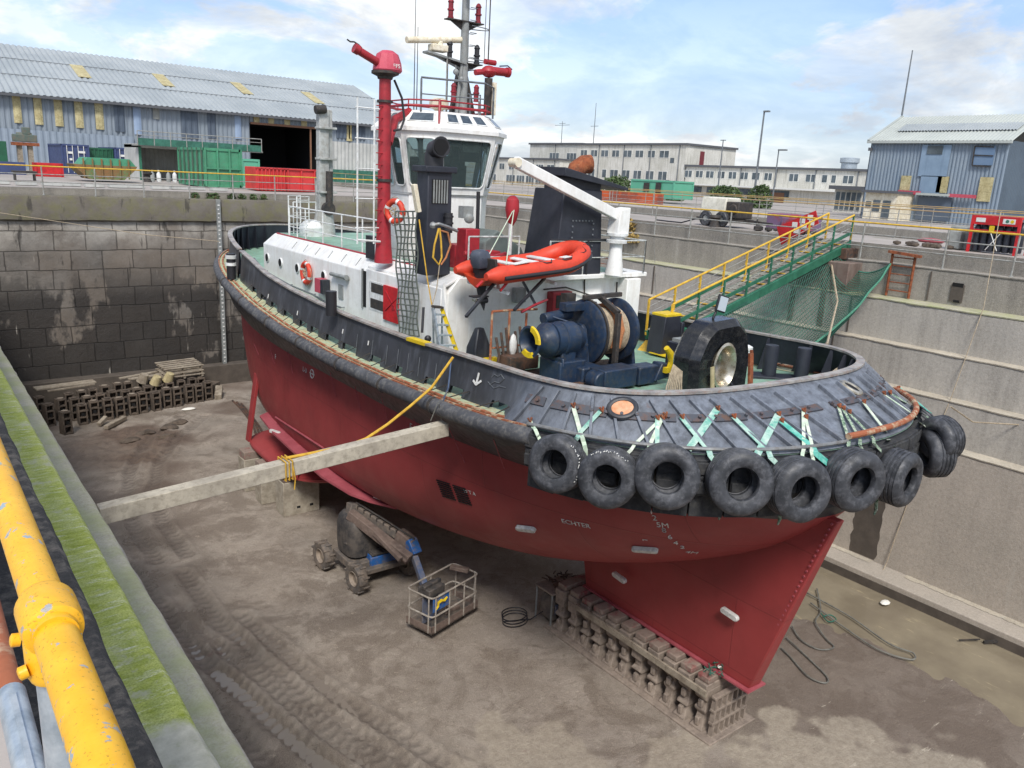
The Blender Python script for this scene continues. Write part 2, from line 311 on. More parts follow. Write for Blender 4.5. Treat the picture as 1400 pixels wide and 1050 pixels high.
def dockfloor():
    t = NT('muddy_floor')
    c = t.mix(t.ramp(t.noise(.25, 8, .65), [(.4, 0.), (.6, 1.)]), '#90857a', '#a1968a')
    c = t.mix(t.ramp(t.noise(.8, 8, .7, off=(3, 1, 1), dist=.5), [(.42, 0.), (.62, .75)]), c, '#786c60')
    c = t.mix(t.ramp(t.noise(3.5, 8, .75, off=(7, 1, 1)), [(.5, 0.), (.72, .6)]), c, '#b0a799')
    c = t.mix(t.ramp(t.noise(24, 6, .8, off=(7, 4, 1)), [(.45, 0.), (.7, .4)]), c, '#5b5047')
    st1 = t.ramp(t.noise(.55, 9, .72, off=(21, 4, 1), dist=.6), [(.50, 0.), (.57, .75)]); c = t.mix(st1, c, '#675a4e')
    st2 = t.ramp(t.noise(1.7, 9, .75, off=(5, 24, 1), dist=.8), [(.54, 0.), (.60, .6)]); c = t.mix(st2, c, '#695c51')
    st3 = t.ramp(t.noise(60, 4, .7, off=(5, 4, 1)), [(.40, 0.), (.70, .55)]); c = t.mix(st3, c, '#b7ad9f')
    st4 = t.ramp(t.noise(5, 9, .8, off=(15, 4, 11)), [(.60, 0.), (.64, .6)]); c = t.mix(st4, c, '#b9ac9a')
    c = t.mix(t.attr('brown'), c, '#64554a')
    pal = t.mix(t.ramp(t.noise(6, 7, .8, off=(7, 3, 1)), [(.4, 0.), (.65, 1.)]), '#b3a897', '#958a7b')
    c = t.mix(t.math('MULTIPLY', t.attr('pale'), .9), c, pal)
    c = t.mix(t.math('MULTIPLY', t.attr('track'), .55), c, '#4c433c')
    sc_ = t.ramp(t.noise(2.4, 8, .78, sc=(.35, 2.2, 1), off=(11, 2, 2)), [(.63, 0.), (.66, .7)])
    c = t.mix(t.math('MULTIPLY', sc_, t.attr('scuff')), c, '#d0c6b4')
    rs = t.ramp(t.noise(1.1, 6, .7, off=(2, 14, 2)), [(.66, 0.), (.72, .35)]); c = t.mix(rs, c, '#5d2f30')
    wet = t.attr('wet'); c = t.mix(t.math('MULTIPLY', wet, .35), c, '#6f685f')
    t.bump(t.math('ADD', t.noise(7, 9, .8), t.math('MULTIPLY', t.noise(40, 5, .7), .6)), .75, .06)
    rg = t.math('SUBTRACT', .90, t.math('MULTIPLY', st1, .38)); return t.done(c, t.math('SUBTRACT', rg, t.math('MULTIPLY', wet, .45)))
MT['floor'] = dockfloor()
def puddle():
    t = NT('muddy_water')
    c = t.mix(t.ramp(t.noise(.7, 6, .6), [(.4, 0.), (.65, 1.)]), '#7a705f', '#8a806c')
    c = t.mix(t.ramp(t.noise(2.5, 7, .7, sc=(2, .4, 1), off=(4, 1, 1)), [(.6, 0.), (.68, .5)]), c, '#b5a684')
    t.bump(t.noise(3, 3, .5), .05, .01); return t.done(c, .16)
MT['water'] = puddle()
MT['newply'] = mat('orange_ply', '#c98a62', '#d9a684', .8, 4., grime='#7d5a3d', ga=.5)
MT['rimsteel'] = mat('worn_rim_steel', '#a3a09a', '#7c7a78', .5, 3., grime='#8a5b44', ga=.5, bump=.1)
MT['strapsteel'] = mat('dark_rusty_bar', '#484b52', '#5d4a42', .6, 4., lo=.5, hi=.62, grime='#6d4a38', ga=.6, bump=.1)
MT['glassdark'] = mat('skylight_glass', '#3b4650', '#55606a', .15, 4.)
MT['wine'] = mat('dark_red_lamp', '#6e1822', '#8a2430', .4, 5.)
MT['headred'] = mat('sun_faded_red', '#bf4a5c', '#b03e50', .5, 4.)
MT['cranegrey'] = mat('crane_grey', '#b3b5b2', '#9a9c99', .55, 2., streak='#6f6d66', sa=.6, grime='#7a6f60', ga=.5)
MT['railwhite'] = mat('worn_white_rail', '#c5c8c6', '#9ba09e', .5, 6., grime='#6f6a60', ga=.5)
MT['greycover'] = mat('grey_tarpaulin', '#67706e', '#5a6361', .8, 3.)
MT['rustdark'] = mat('rusty_dark_steel', '#3a3532', '#5d4334', .8, 4., grime='#7a5540', ga=.5, bump=.15)
MT['ropepale'] = mat('pale_rope', '#b3a48c', '#948672', .9, 14., bump=.5, bs=70)
MT['orangerope'] = mat('orange_rope', '#b8764c', '#9a6a48', .9, 10., bump=.4, bs=60)
MT['glossblack'] = mat('gloss_black', '#17181b', '#1f2024', .22, 3., grime='#4b4a48', ga=.3, bump=.05)
MT['darkframe'] = mat('lamp_frame', '#222326', rough=.5)
MT['lightface'] = mat('lamp_face', '#b9c4cc', rough=.15)
MT['bead'] = mat('tyre_bead', '#5a5b5e', '#46474a', .6, 6.)
MT['aqua'] = mat('turquoise_webbing', '#3f9f8e', '#68b5a5', .75, 5., lo=.4, hi=.6, grime='#b9d8ce', ga=.5)
MT['mossweb'] = mat('mottled_webbing', '#8ba38a', '#4f6a55', .9, 22., lo=.46, hi=.54, grime='#d5d9c8', ga=.9)
MT['netrope'] = mat('net_rope', '#6a7068', '#4e544e', .9, 12.)
MT['orange2'] = mat('orange_hull', '#c4401f', '#a8391e', .5, 2.)
MT['outboard'] = mat('engine_cowl', '#4a505c', '#3f444f', .35, 3.)

def puddle2():
    t = NT('silty_water'); t.bump(t.noise(5, 4, .5), .08, .01); return t.done('#7f776d', .22)
MT['water2'] = puddle2()
MT['beamwood'] = mat('shore_timber', '#bdb5a4', '#a0988a', .85, 1.6, streak=None, grime='#6f675a', ga=.5, bump=.2)
MT['rimmud'] = mat('muddy_rim', '#988b7d', '#7d7166', .8, 6.)
MT['mudbrown'] = mat('brown_muddy_paint', '#6f5f56', '#5a4d47', .8, 3., grime='#8a7b70', ga=.5, bump=.1)
MT['basketgrey'] = mat('basket_tube', '#a39c92', '#877e74', .7, 8., grime='#6b6259', ga=.5)
MT['storeblock2'] = mat('pale_worn_ring', '#8f8476', '#75695d', .9, 6.)
MT['rustwall'] = mat('rust_stained_wall', '#6d5a52', '#7d6f66', .9, 1.5, streak='#4d4440', sa=.7, bump=.2)
MT['aqua2'] = mat('pale_green_edge_rope', '#5fa387', '#4a8a70', .8, 8.)
MT['palewall'] = mat('pale_sheeting', '#b9bab6', '#a5a7a4', .7, .5, streak='#8d8d88', sa=.5)
MT['bluegrey3'] = mat('blue_grey_plinth', '#8a96a3', '#7f8b98', .6, .3)
MT['bluegrey4'] = mat('blue_hatch', '#5d7692', '#6b8098', .6, .6)
MT['palepanel'] = mat('pale_blue_panel', '#8c9fb8', '#8294ad', .6, .5)
MT['palepanel2'] = mat('patched_blue_panel', '#7f94a8', '#73889c', .6, .8, streak='#5f7488', sa=.5)
MT['winw2'] = mat('grey_panel', '#7d7f7c', '#8f918c', .6, 1.)
MT['dgreen'] = mat('dark_green_container', '#1f5a3f', '#1b4d37', .6, 1.5)
MT['old_machine'] = mat('old_machine_paint', '#4f5f58', '#66685f', .7, 2., grime='#7a5a44', ga=.5)
MT['greyribs'] = mat('grey_ribbed_sheet', '#8d8d89', '#7c7c78', .7, .8)
MT['brownred'] = mat('dark_red_door', '#6d2a30', rough=.6)
MT['cream2'] = mat('cream_canopy', '#d6d3c6', '#c3bfb0', .5, 2., grime='#8d8776', ga=.4)
MT['orangebar'] = mat('orange_barrier_paint', '#c2592e', '#8a4a3a', .7, .5, lo=.45, hi=.55)
MT['redplant'] = mat('faded_red_plant', '#8f3a40', '#6f5a76', .6, .9, lo=.46, hi=.54)
MT['bottleblk'] = mat('gas_bottle_black', '#23262f', '#2d313a', .4, 3.)
MT['concgrey'] = mat('grey_cabinet_paint', '#9da09c', '#8b8e8a', .8, 3., grime='#6a665e', ga=.4)
MT['straw'] = mat('straw', '#b59a5c', '#8f7a48', .9, 5.)
MT['fadedyel'] = mat('faded_rail', '#b5975a', '#a08a6c', .7, .8, lo=.45, hi=.55)
MT['gwlight'] = mat('light_tread', '#b5b3a6', '#98968a', .7, 4.)
# ---------------------------------------------------------------- mesh helpers
def V(*a): return Vector(a)
def basis(d, up=None):
    d = Vector(d).normalized(); up = Vector(up) if up else Vector((0, 0, 1))
    if abs(d.dot(up)) > .98: up = Vector((0, 1, 0)) if abs(d.y) < .9 else Vector((1, 0, 0))
    a = d.cross(up).normalized(); return d, a, a.cross(d).normalized()
class MB:
    def __init__(s): s.v = []; s.f = []
    def add(s, vs, fs):
        o = len(s.v); s.v += [Vector(p) for p in vs]; s.f += [tuple(i+o for i in f) for f in fs]; return s
    def box(s, c, size, rz=0., R=None):
        R = R or Matrix.Rotation(rz, 3, 'Z'); c = Vector(c); vs = []
        for x in (-.5, .5):
            for y in (-.5, .5):
                for z in (-.5, .5): vs.append(c + R @ Vector((x*size[0], y*size[1], z*size[2])))
        return s.add(vs, [(0,1,3,2),(4,6,7,5),(0,4,5,1),(2,3,7,6),(0,2,6,4),(1,5,7,3)])
    def box2(s, a, b):
        a = Vector(a); b = Vector(b); return s.box((a+b)/2, (abs(b.x-a.x), abs(b.y-a.y), abs(b.z-a.z)))
    def beam(s, a, b, w_, h, up=(0,0,1)):
        a = Vector(a); b = Vector(b); d, x, y = basis(b-a, up); vs = []
        for p in (a, b):
            for i, j in ((-1,-1),(1,-1),(1,1),(-1,1)): vs.append(p + x*(i*w_/2) + y*(j*h/2))
        return s.add(vs, [(0,1,2,3),(7,6,5,4),(0,4,5,1),(1,5,6,2),(2,6,7,3),(3,7,4,0)])
    def tube(s, pts, r, n=8, closed=False):
        pts = [Vector(p) for p in pts]; k = len(pts)
        if not hasattr(r, '__len__'): r = [r]*k
        rings = []; pa = None
        for i, p in enumerate(pts):
            if closed: d = pts[(i+1) % k] - pts[i-1]
            else: d = pts[min(i+1, k-1)] - pts[max(i-1, 0)]
            if d.length < 1e-9: d = Vector((0,0,1))
            d.normalize()
            if pa is None: _, a, b = basis(d)
            else:
                a = pa - d*pa.dot(d)
                if a.length < 1e-6: _, a, b = basis(d)
                a.normalize(); b = a.cross(d).normalized()
            pa = a; rings.append([p + (a*cos(2*pi*j/n) + b*sin(2*pi*j/n))*r[i] for j in range(n)])
        s.loft(rings, closed=closed, caps=not closed); return s
    def loft(s, rings, closed=False, caps=True, ringclosed=True):
        n = len(rings[0]); vs = [p for r in rings for p in r]; fs = []; K = len(rings)
        for i in range(K if closed else K-1):
            i2 = (i+1) % K
            for j in range(n if ringclosed else n-1):
                j2 = (j+1) % n; fs.append((i*n+j, i*n+j2, i2*n+j2, i2*n+j))
        if caps and not closed: fs.append(tuple(range(n-1, -1, -1))); fs.append(tuple((K-1)*n+j for j in range(n)))
        return s.add(vs, fs)
    def prism(s, poly, vec):
        poly = [Vector(p) for p in poly]; vec = Vector(vec); n = len(poly)
        return s.add(poly + [p+vec for p in poly], [tuple(range(n-1,-1,-1)), tuple(range(n, 2*n))] + [(i, (i+1) % n, n+(i+1) % n, n+i) for i in range(n)])
    def lathe(s, prof, o, axis=(0,0,1), n=24, closed=False, up=None):
        o = Vector(o); d, a, b = basis(axis, up); rings = []
        for r, h in prof: rings.append([o + d*h + (a*cos(2*pi*j/n) + b*sin(2*pi*j/n))*max(r, 1e-4) for j in range(n)])
        return s.loft(rings, closed=closed, caps=not closed)
    def cyl(s, a, b, r, n=16, r2=None):
        a = Vector(a); b = Vector(b); L = (b-a).length
        return s.lathe([(r, 0), (r if r2 is None else r2, L)], a, b-a, n)
    def ball(s, c, r, n=12, sz=(1,1,1)):
        c = Vector(c); rings = []
        for i in range(n//2+1):
            t = pi*i/(n//2); rr = max(sin(t), 1e-3)
            rings.append([c + Vector((cos(2*pi*j/n)*rr*r*sz[0], sin(2*pi*j/n)*rr*r*sz[1], -cos(t)*r*sz[2])) for j in range(n)])
        return s.loft(rings)
    def grid(s, rows):
        return s.loft(rows, caps=False, ringclosed=False)
    def slab(s, rows, th):              # a curved sheet with thickness
        s.grid(rows); r2 = []; 
        for i, r in enumerate(rows):
            q = []
            for j, p in enumerate(r):
                a = r[min(j+1, len(r)-1)] - r[max(j-1, 0)]; b = rows[min(i+1, len(rows)-1)][j] - rows[max(i-1, 0)][j]
                nn = a.cross(b); nn = nn.normalized() if nn.length > 1e-9 else Vector((0,0,1)); q.append(p + nn*th)
            r2.append(q)
        return s.grid(r2)
ORG = {}
def finish(me, angle):
    me.validate()
    if angle:
        for p in me.polygons: p.use_smooth = True
        me.set_sharp_from_angle(angle=radians(angle))
def mk(name, mb, m_, origin, angle=35, bevel=0., seg=2, recalc=True):
    me = bpy.data.meshes.new(name); o_ = Vector(origin)
    me.from_pydata([tuple(v-o_) for v in mb.v], [], mb.f)
    if recalc:
        bm = bmesh.new(); bm.from_mesh(me); bmesh.ops.recalc_face_normals(bm, faces=bm.faces); bm.to_mesh(me); bm.free()
    finish(me, angle); me.materials.append(MT[m_] if isinstance(m_, str) else m_)
    o = bpy.data.objects.new(name, me); COL.objects.link(o)
    if bevel:
        b = o.modifiers.new('bevel', 'BEVEL'); b.width = bevel; b.segments = seg; b.limit_method = 'ANGLE'; b.angle_limit = radians(40)
    return o
def root(name, label, cat, loc, group=None):
    o = bpy.data.objects.new(name, None); COL.objects.link(o); o.location = loc; ORG[o.name] = Vector(loc); o.empty_display_size = .2
    o['label'] = label; o['category'] = cat
    if group: o['group'] = group
    return o
SPLIT = {'plating_stiffeners': 'plating_stiffener', 'strap_rail': 'strap_rail', 'bow_stanchions': 'bow_stanchion', 'stern_stanchions': 'stern_stanchion', 'roof_rail_post': 'roof_rail_post', 'light_pole': 'light_pole', 'shelf_stays': 'shelf_stay', 'fender_clamps': 'fender_clamp', 'paint_dabs': 'paint_dab', 'bitt_rings': 'bitt_ring', 'roof_drips': 'roof_batten', 'rivets': 'rivet', 'drain_streaks': 'drain_streak', 'run_marks': 'run_mark', 'white_patch': 'white_patch', 'downpipe': 'downpipe', 'figures': 'figure', 'joint': 'joint', 'slot': 'slot', 'grille_bars': 'grille_bar', 'whip_aerial': 'whip_aerial', 'rungs': 'rung', 'skip_ribs': 'skip_rib', 'side_stiffeners': 'side_stiffener', 'stiffeners': 'stiffener', 'locking_bars': 'locking_bar', 'door_marks': 'door_mark', 'side_ribs': 'side_rib', 'lifting_slot': 'lifting_slot', 'tower_flange': 'tower_flange', 'pane': 'pane', 'white_square': 'white_square', 'white_label': 'white_label', 'cable_carrier': None, 'fence_post': 'post', 'crane_collar': 'crane_collar', 'grab_line': None, 'grab_handle': 'grab_handle', 'white_cradle_arm': 'white_cradle_arm', 'black_cradle_arm': 'black_cradle_arm', 'bolted_panel': 'panel_bolt', 'crane_ram': 'crane_ram', 'lug': 'lug', 'timber_packing': 'packing'}
def islands(mb):
    par = list(range(len(mb.v)))
    def fd(i):
        while par[i] != i: par[i] = par[par[i]]; i = par[i]
        return i
    for f in mb.f:
        a = fd(f[0])
        for j in f[1:]: par[fd(j)] = a
    out = {}
    for f in mb.f: out.setdefault(fd(f[0]), []).append(f)
    res = []
    for fs in out.values():
        m = MB(); ix = {}
        for f in fs:
            for i in f:
                if i not in ix: ix[i] = len(m.v); m.v.append(mb.v[i])
            m.f.append(tuple(ix[i] for i in f))
        res.append(m)
    return res
def part(name, mb, m_, parent, label=None, **kw):
    sn = SPLIT.get(name) or (name[:-1] if name.endswith('_posts') else None)
    if sn:
        q = islands(mb)
        if 1 < len(q) <= 100:
            for m in q: o = part1(sn, m, m_, parent, label, **kw)
            return o
        name = sn
    return part1(name, mb, m_, parent, label, **kw)
def part1(name, mb, m_, parent, label=None, **kw):
    org = ORG[parent.name]; o = mk(name, mb, m_, org, **kw); o.parent = parent; ORG[o.name] = org
    if label: o['label'] = label
    return o
def single(name, mb, m_, label, cat, group=None, **kw):
    xs = [v.x for v in mb.v]; ys = [v.y for v in mb.v]; zs = [v.z for v in mb.v]
    c = Vector(((min(xs)+max(xs))/2, (min(ys)+max(ys))/2, min(zs)))
    o = mk(name, mb, m_, c, **kw); o.location = c; o['label'] = label; o['category'] = cat
    if group: o['group'] = group
    return o
def struct(name, mb, m_, kind='structure', **kw):
    o = mk(name, mb, m_, (0,0,0), **kw); o['kind'] = kind; return o
def textmesh(s, size, depth=.004, align='CENTER'):
    cu = bpy.data.curves.new('t', 'FONT'); cu.body = s; cu.size = size; cu.extrude = depth; cu.align_x = align; cu.align_y = 'CENTER'
    ob = bpy.data.objects.new('t', cu); COL.objects.link(ob); bpy.context.view_layer.update()
    me = bpy.data.meshes.new_from_object(ob); mb = MB(); mb.add([v.co.copy() for v in me.vertices], [tuple(p.vertices) for p in me.polygons])
    bpy.data.objects.remove(ob); bpy.data.meshes.remove(me); return mb
def text(s, size, o, xd, yd, depth=.004, stretch=1.):
    mb = textmesh(s, size, depth); o = Vector(o); xd = Vector(xd).normalized(); yd = Vector(yd).normalized(); zd = xd.cross(yd)
    r = MB(); r.add([o + xd*(v.x*stretch) + yd*v.y + zd*(v.z+depth) for v in mb.v], mb.f); return r
def copy_tree(o, loc, rz=0., label=None, name=None):
    r = o.copy(); COL.objects.link(r); r.location = loc; r.rotation_euler = (0, 0, rz)
    if label: r['label'] = label
    def rec(src, dst):
        for ch in list(src.children):
            c = ch.copy(); COL.objects.link(c); c.parent = dst; rec(ch, c)
    rec(o, r); return r
def bez(a, b, sag, n=16):
    a = Vector(a); b = Vector(b); return [a.lerp(b, i/n) - Vector((0, 0, sag*4*(i/n)*(1-i/n))) for i in range(n+1)]
def ribbon(pts, w_, side, th=.006):
    mb = MB(); side = Vector(side).normalized()
    for i in range(len(pts)-1): mb.beam(pts[i], pts[i+1], th, w_, up=side)
    return mb
def lerp(a, b, t): return a+(b-a)*t
def interp(tab, x):
    if x <= tab[0][0]: return tab[0][1]
    for (x0, y0), (x1, y1) in zip(tab, tab[1:]):
        if x <= x1:
            t = (x-x0)/(x1-x0); return y0+(y1-y0)*t
    return tab[-1][1]
ORD = ['first','second','third','fourth','fifth','sixth','seventh','eighth','ninth','tenth','eleventh','twelfth','thirteenth','fourteenth','fifteenth','sixteenth','seventeenth','eighteenth','nineteenth','twentieth']

# ================================================================ SETTING
QZ = 9.5; FAR = 900
def sheetrect(mb, x0, y0, x1, y1, z): mb.add([(x0,y0,z),(x1,y0,z),(x1,y1,z),(x0,y1,z)], [(0,1,2,3)])
g = MB(); b1, b2 = 29.5, 37.5
sheetrect(g, -FAR, -FAR, .1, 41.2, QZ); sheetrect(g, .1, -FAR, 24.9, -22, QZ); sheetrect(g, 24.9, -FAR, b1, 41.2, QZ)
sheetrect(g, b1, -FAR, b2, -30, QZ); sheetrect(g, b2, -FAR, FAR, 41.2, QZ)
sheetrect(g, -FAR, 41.2, b1, FAR, QZ); sheetrect(g, b1, 78, b2, FAR, QZ); sheetrect(g, b2, 41.2, FAR, FAR, QZ)
struct('ground', g, 'quay', angle=0)
# neighbouring basin, seen only as a dark slot in the paving
g = MB(); g.box2((b1-.6, -30.6, 3), (b1, 78.6, QZ-.004)); g.box2((b2, -30.6, 3), (b2+.6, 78.6, QZ-.004)); g.box2((b1, -30.6, 3), (b2, -30, QZ-.004)); g.box2((b1, 78, 3), (b2, 78.6, QZ-.004)); g.box2((b1, -30, 2.8), (b2, 78, 3))
single('dock_wall', g, 'walldark', 'dark walls of the neighbouring empty dock beyond the right quay', 'dock wall', angle=0)
# dock floor : fine grid with ruts
X0, X1, Y0, Y1 = 1.6, 22.0, 1.0, 40.05
nx, ny = 230, 640
def dseg(x, y, pts):
    best = 9e9
    for (ax, ay), (bx, by) in zip(pts, pts[1:]):
        dx, dy = bx-ax, by-ay; t = max(0, min(1, ((x-ax)*dx+(y-ay)*dy)/(dx*dx+dy*dy))); best = min(best, (x-ax-t*dx)**2+(y-ay-t*dy)**2)
    return sqrt(best)
TR = [[(4.9,22),(4.85,24),(5.2,27),(6.0,30),(7.4,33),(9.3,35.5)], [(5.7,22),(5.7,24.5),(6.1,27.3),(7.0,30),(8.4,32.6),(10.2,35)],
      [(4.2,22),(4.35,18),(4.9,14),(5.9,10),(6.6,7)], [(5.3,21),(5.3,18),(5.9,14),(6.8,10.5),(7.7,7.5)], [(4.7,16),(5.4,12),(6.3,8.5)], [(5.0,17),(5.75,13),(6.7,9.5),(7.2,7.6)], [(5.9,18),(6.3,14.5),(7.2,11),(8.1,8.4)], [(3.9,20),(4.0,16),(4.5,12),(5.3,9)]]
rowsv = []; att = {'wet': [], 'track': [], 'pale': [], 'brown': [], 'scuff': []}
def sm(a, b, x):
    t = max(0., min(1., (x-a)/(b-a))); return t*t*(3-2*t)
PALE = [((8.6, 9.6), 1.5, .8), ((9.6, 6.2), 2.2, 1.1), ((13.2, 6.6), 1.7, 1.0), ((11.2, 8.2), .8, .9), ((14.8, 5.2), 1.6, .9), ((7.2, 8.4), 1.4, .8)]
for j in range(ny+1):
    y = lerp(Y0, Y1, j/ny); row = []
    for i in range(nx+1):
        x = lerp(X0, X1, i/nx); P3 = Vector((x*.9, y*.9, 0))
        n1 = noise.noise(P3); n2 = noise.noise(Vector((x*.35+7, y*.35, 3))); n3 = noise.noise(Vector((x*3.1, y*3.1, 5)))
        z = .03*n1 + .05*n2 + .012*n3 - .13*sm(16.4, 20.5, x+.5*n2)*(1-sm(11, 17, y)); tr = 0
        if x < 11 and y > 6:
            for q in TR:
                d = dseg(x + .08*n1, y, q)
                if d < .45:
                    k = (1-sm(.12, .30, d)); lug = .5+.5*sin(y*24+(7 if (x*2.3)%1 < .5 else -7)*x+2*n1)
                    z += -.05*k*(.4+.6*lug) + .055*sm(.16, .26, d)*(1-sm(.28, .45, d)); tr = max(tr, k*(.25+.75*lug))
        mudl = 1-sm(4.9, 6.6, x+.8*n2)                     # wet silt along the left wall
        wet = max(mudl*sm(-.25, .25, n1+.5*n2)*(1-sm(24, 30, y)), 0)
        # churned silt by the store of blocks
        ch = (1-sm(1.5, 3.2, sqrt((x-6.)**2+((y-32.5)*.9)**2)))
        z += ch*(.10*noise.noise(Vector((x*2.2, y*3.6, 1)))+.08*noise.noise(Vector((x*5, y*5.5, 2))))
        wet = max(wet, .55*(1-sm(-.35, .0, n2+.4*n1))*sm(26, 30, y), .7*sm(.2, .45, n2+.3*n1)*(1-sm(10, 12, x))*(1-sm(20, 24, y)))
        pale = 0
        if y < 16:
            for (cx, cy), rr, am in PALE:
                d = sqrt((x-cx)**2+(y-cy)**2)/rr + .75*noise.noise(Vector((x*1.1, y*1.1, 8))) + .35*noise.noise(Vector((x*3, y*3, 4)))
                pale = max(pale, am*(1-sm(.78, .98, d)))
        br = sm(.0, .45, n2+.3*n1)*.8*sm(20, 26, y) + ch*.7 + .5*sm(16.2, 18., x+.6*n1)*(1-sm(10, 14, y))
        br = max(br, .55*sm(13.2, 14.6, x+.9*n2)*(1-sm(9, 12, y))*sm(3, 5, y))
        sc_ = sm(11, 13, x)*(1-sm(8, 12, y)) + .5*sm(6, 8, x)*(1-sm(12, 16, y))
        row.append(Vector((x, y, z)))
        for k, v in (('wet', wet), ('track', min(1, tr)), ('pale', pale), ('brown', min(1, br)), ('scuff', min(1, sc_))): att[k].append(v)
    rowsv.append(row)
g = MB(); g.grid(rowsv); fl = struct('dock_floor', g, 'floor', angle=180)
for k, v in att.items():
    a_ = fl.data.attributes.new(k, 'FLOAT', 'POINT'); a_.data.foreach_set('value', v)
g = MB(); sheetrect(g, 1, -23, 24, 1.0, -.02); struct('dock_floor_near', g, 'floor', angle=0)
# the muddy pool along the right kerb, the wet patch at left
g = MB(); g.add([(14.5, 1.0, -.055), (21.5, 1.0, -.055), (21.5, 15, -.055), (14.5, 15, -.055)], [(0,1,2,3)]); struct('puddle', g, 'water', angle=0)
g = MB(); g.add([(1.8, 1.2, -.05), (6.6, 1.2, -.05), (6.6, 22, -.05), (1.8, 22, -.05)], [(0,1,2,3)]); struct('shallow_water', g, 'water2', angle=0)
# --- dock walls
def wallrun(name, prof, y0, y1, label, mats, flip=False):
    r = root(name, label, 'dock wall', (prof[0][0], (y0+y1)/2, 0))
    for nm, m_, (xa, za, xb, zb) in mats:
        g = MB(); g.box2((xa, y0, za), (xb, y1, zb)); part(nm, g, m_, r, bevel=.025 if nm != 'riser' else 0)
    return r
# right wall: risers (upright faces) and ledges (treads)
LV = [(22.3, .42, 4.36), (22.75, 4.36, 5.6), (23.15, 5.6, 6.78), (23.55, 6.78, 8.0), (24.35, 8.0, 9.0), (24.9, 9.0, QZ)]
r = root('dock_wall', 'stepped pale concrete wall of the dock on the right with ledges', 'dock wall', (24, 10, 0))
for i, (x, z0, z1) in enumerate(LV):
    g = MB(); xe = LV[i+1][0]+.5 if i < 5 else 25.6
    g.box2((x+.02, -22, z0-.3 if i else -.5), (26.5, 40.6, z1-.06)) if i < 5 else g.box2((x, -22, z0-.3), (26.5, 41.2, z1-.004))
    part('riser', g, ['walllow', 'wallpale', 'wallpale', 'wallpale', 'walldark', 'walldark'][i], r, angle=0)
    if i < 5:
        # ledge lip with a broken edge
        rows = []
        nn = 260
        for (dx, dz) in ((.0, -.05), (-.008, -.015), (.02, .0), (LV[i+1][0]-x+.05, .0)):
            rw = []
            for k in range(nn+1):
                yy = lerp(-22, 40.6, k/nn); e = (.012*noise.noise(Vector((yy*1.7, x, 1)))+.014*noise.noise(Vector((yy*7, x, 4)))) if dx < .2 else 0
                rw.append(Vector((x+dx+e, yy, z1+dz+(e*.6 if dz < 0 else 0))))
            rows.append(rw)
        g = MB(); g.grid(rows); part('ledge', g, ['calc', 'calc', 'calc', 'algae', 'walldark'][i], r, angle=60)
g = MB(); g.box2((21.42, -22, -.5), (22.36, 40.6, .36)); part('kerb', g, 'walllow', r, bevel=.03)
g = MB(); g.box2((21.395, -22, -.3), (21.42, 40.6, .20)); part('damp_strip', g, 'damp', r, angle=0)
rows = []
for (dx, z) in ((0, .372), (.26, .376)):
    rw = []
    for k in range(301):
        yy = lerp(-2, 14, k/300); rw.append(Vector((22.1+dx+(.07*noise.noise(Vector((yy*3, 0, 2)))+.05*noise.noise(Vector((yy*11, 0, 2))) if dx == 0 else 0), yy, z)))
    rows.append(rw)
g = MB(); g.grid([rw[:215] for rw in rows]); g.grid([rw[234:] for rw in rows]); part('limewash_strip', g, 'calc', r, angle=0)
g = MB()
for a, b in ((10.4, 11.25),):
    rws = []
    for k in range(40):
        z = lerp(.4, 4.35, k/39); ja = .07*noise.noise(Vector((z*4, 0, 9))); jb = .09*noise.noise(Vector((z*4, 0, 3)))
        rws.append([Vector((22.316, a+ja, z)), Vector((22.316, b+jb, z))])
    g.grid(rws)
part('damp_stain', g, 'damp', r, angle=0)
# joints and recesses in the right wall
g = MB()
for y in (13.1, 21.4, 28.3): g.box2((23.53, y, 6.8), (23.58, y+.03, 7.9))
for y in (13.3, 5.2, 22.): g.box2((23.13, y, 5.65), (23.18, y+.025, 6.7))
for y in (16.8, 11.2, 6.2, 24.): g.box2((24.32, y, 8.05), (24.37, y+.025, 8.9))
part('joint', g, 'damp', r, angle=0)
g = MB(); g.box2((24.33, 10.22, 8.12), (24.5, 10.58, 8.62)); part('recess', g, 'damp', r, angle=0)
g = MB(); g.box2((24.325, 10.25, 8.55), (24.36, 10.55, 8.66)); g.box2((24.325, 10.28, 8.10), (24.36, 10.45, 8.17)); part('slot', g, 'hole', r, angle=0)
# end wall
r = root('dock_wall', 'dark stone block wall closing the far end of the dock', 'dock wall', (12, 40.6, 0))
g = MB(); g.box2((-1, 40.6, -.5), (26.5, 42.2, 8.12)); part('masonry', g, 'endwall', r, angle=0)
g = MB()
rows = []
for (dy, z) in ((.12, 8.10), (0.0, 8.16), (0.0, 9.12), (.06, 9.2), (1.0, 9.2)):
    rows.append([Vector((lerp(-1, 26.5, k/200), 40.42+dy+.02*noise.noise(Vector((k*.3, z, 0))), z+.035*noise.noise(Vector((k*.21, 3, z)))*(1 if z > 8.15 else .6))) for k in range(201)])
g.grid(rows); part('coping', g, 'endwall', r, angle=50)
g = MB(); g.box2((-1, 41.2, 8.8), (26.5, 42.0, QZ-.004)); part('riser', g, 'walldark', r, angle=0)
g = MB(); g.box2((-1, 40.0, -.5), (26.5, 40.62, 1.0)); part('plinth', g, 'damp', r, bevel=.03)
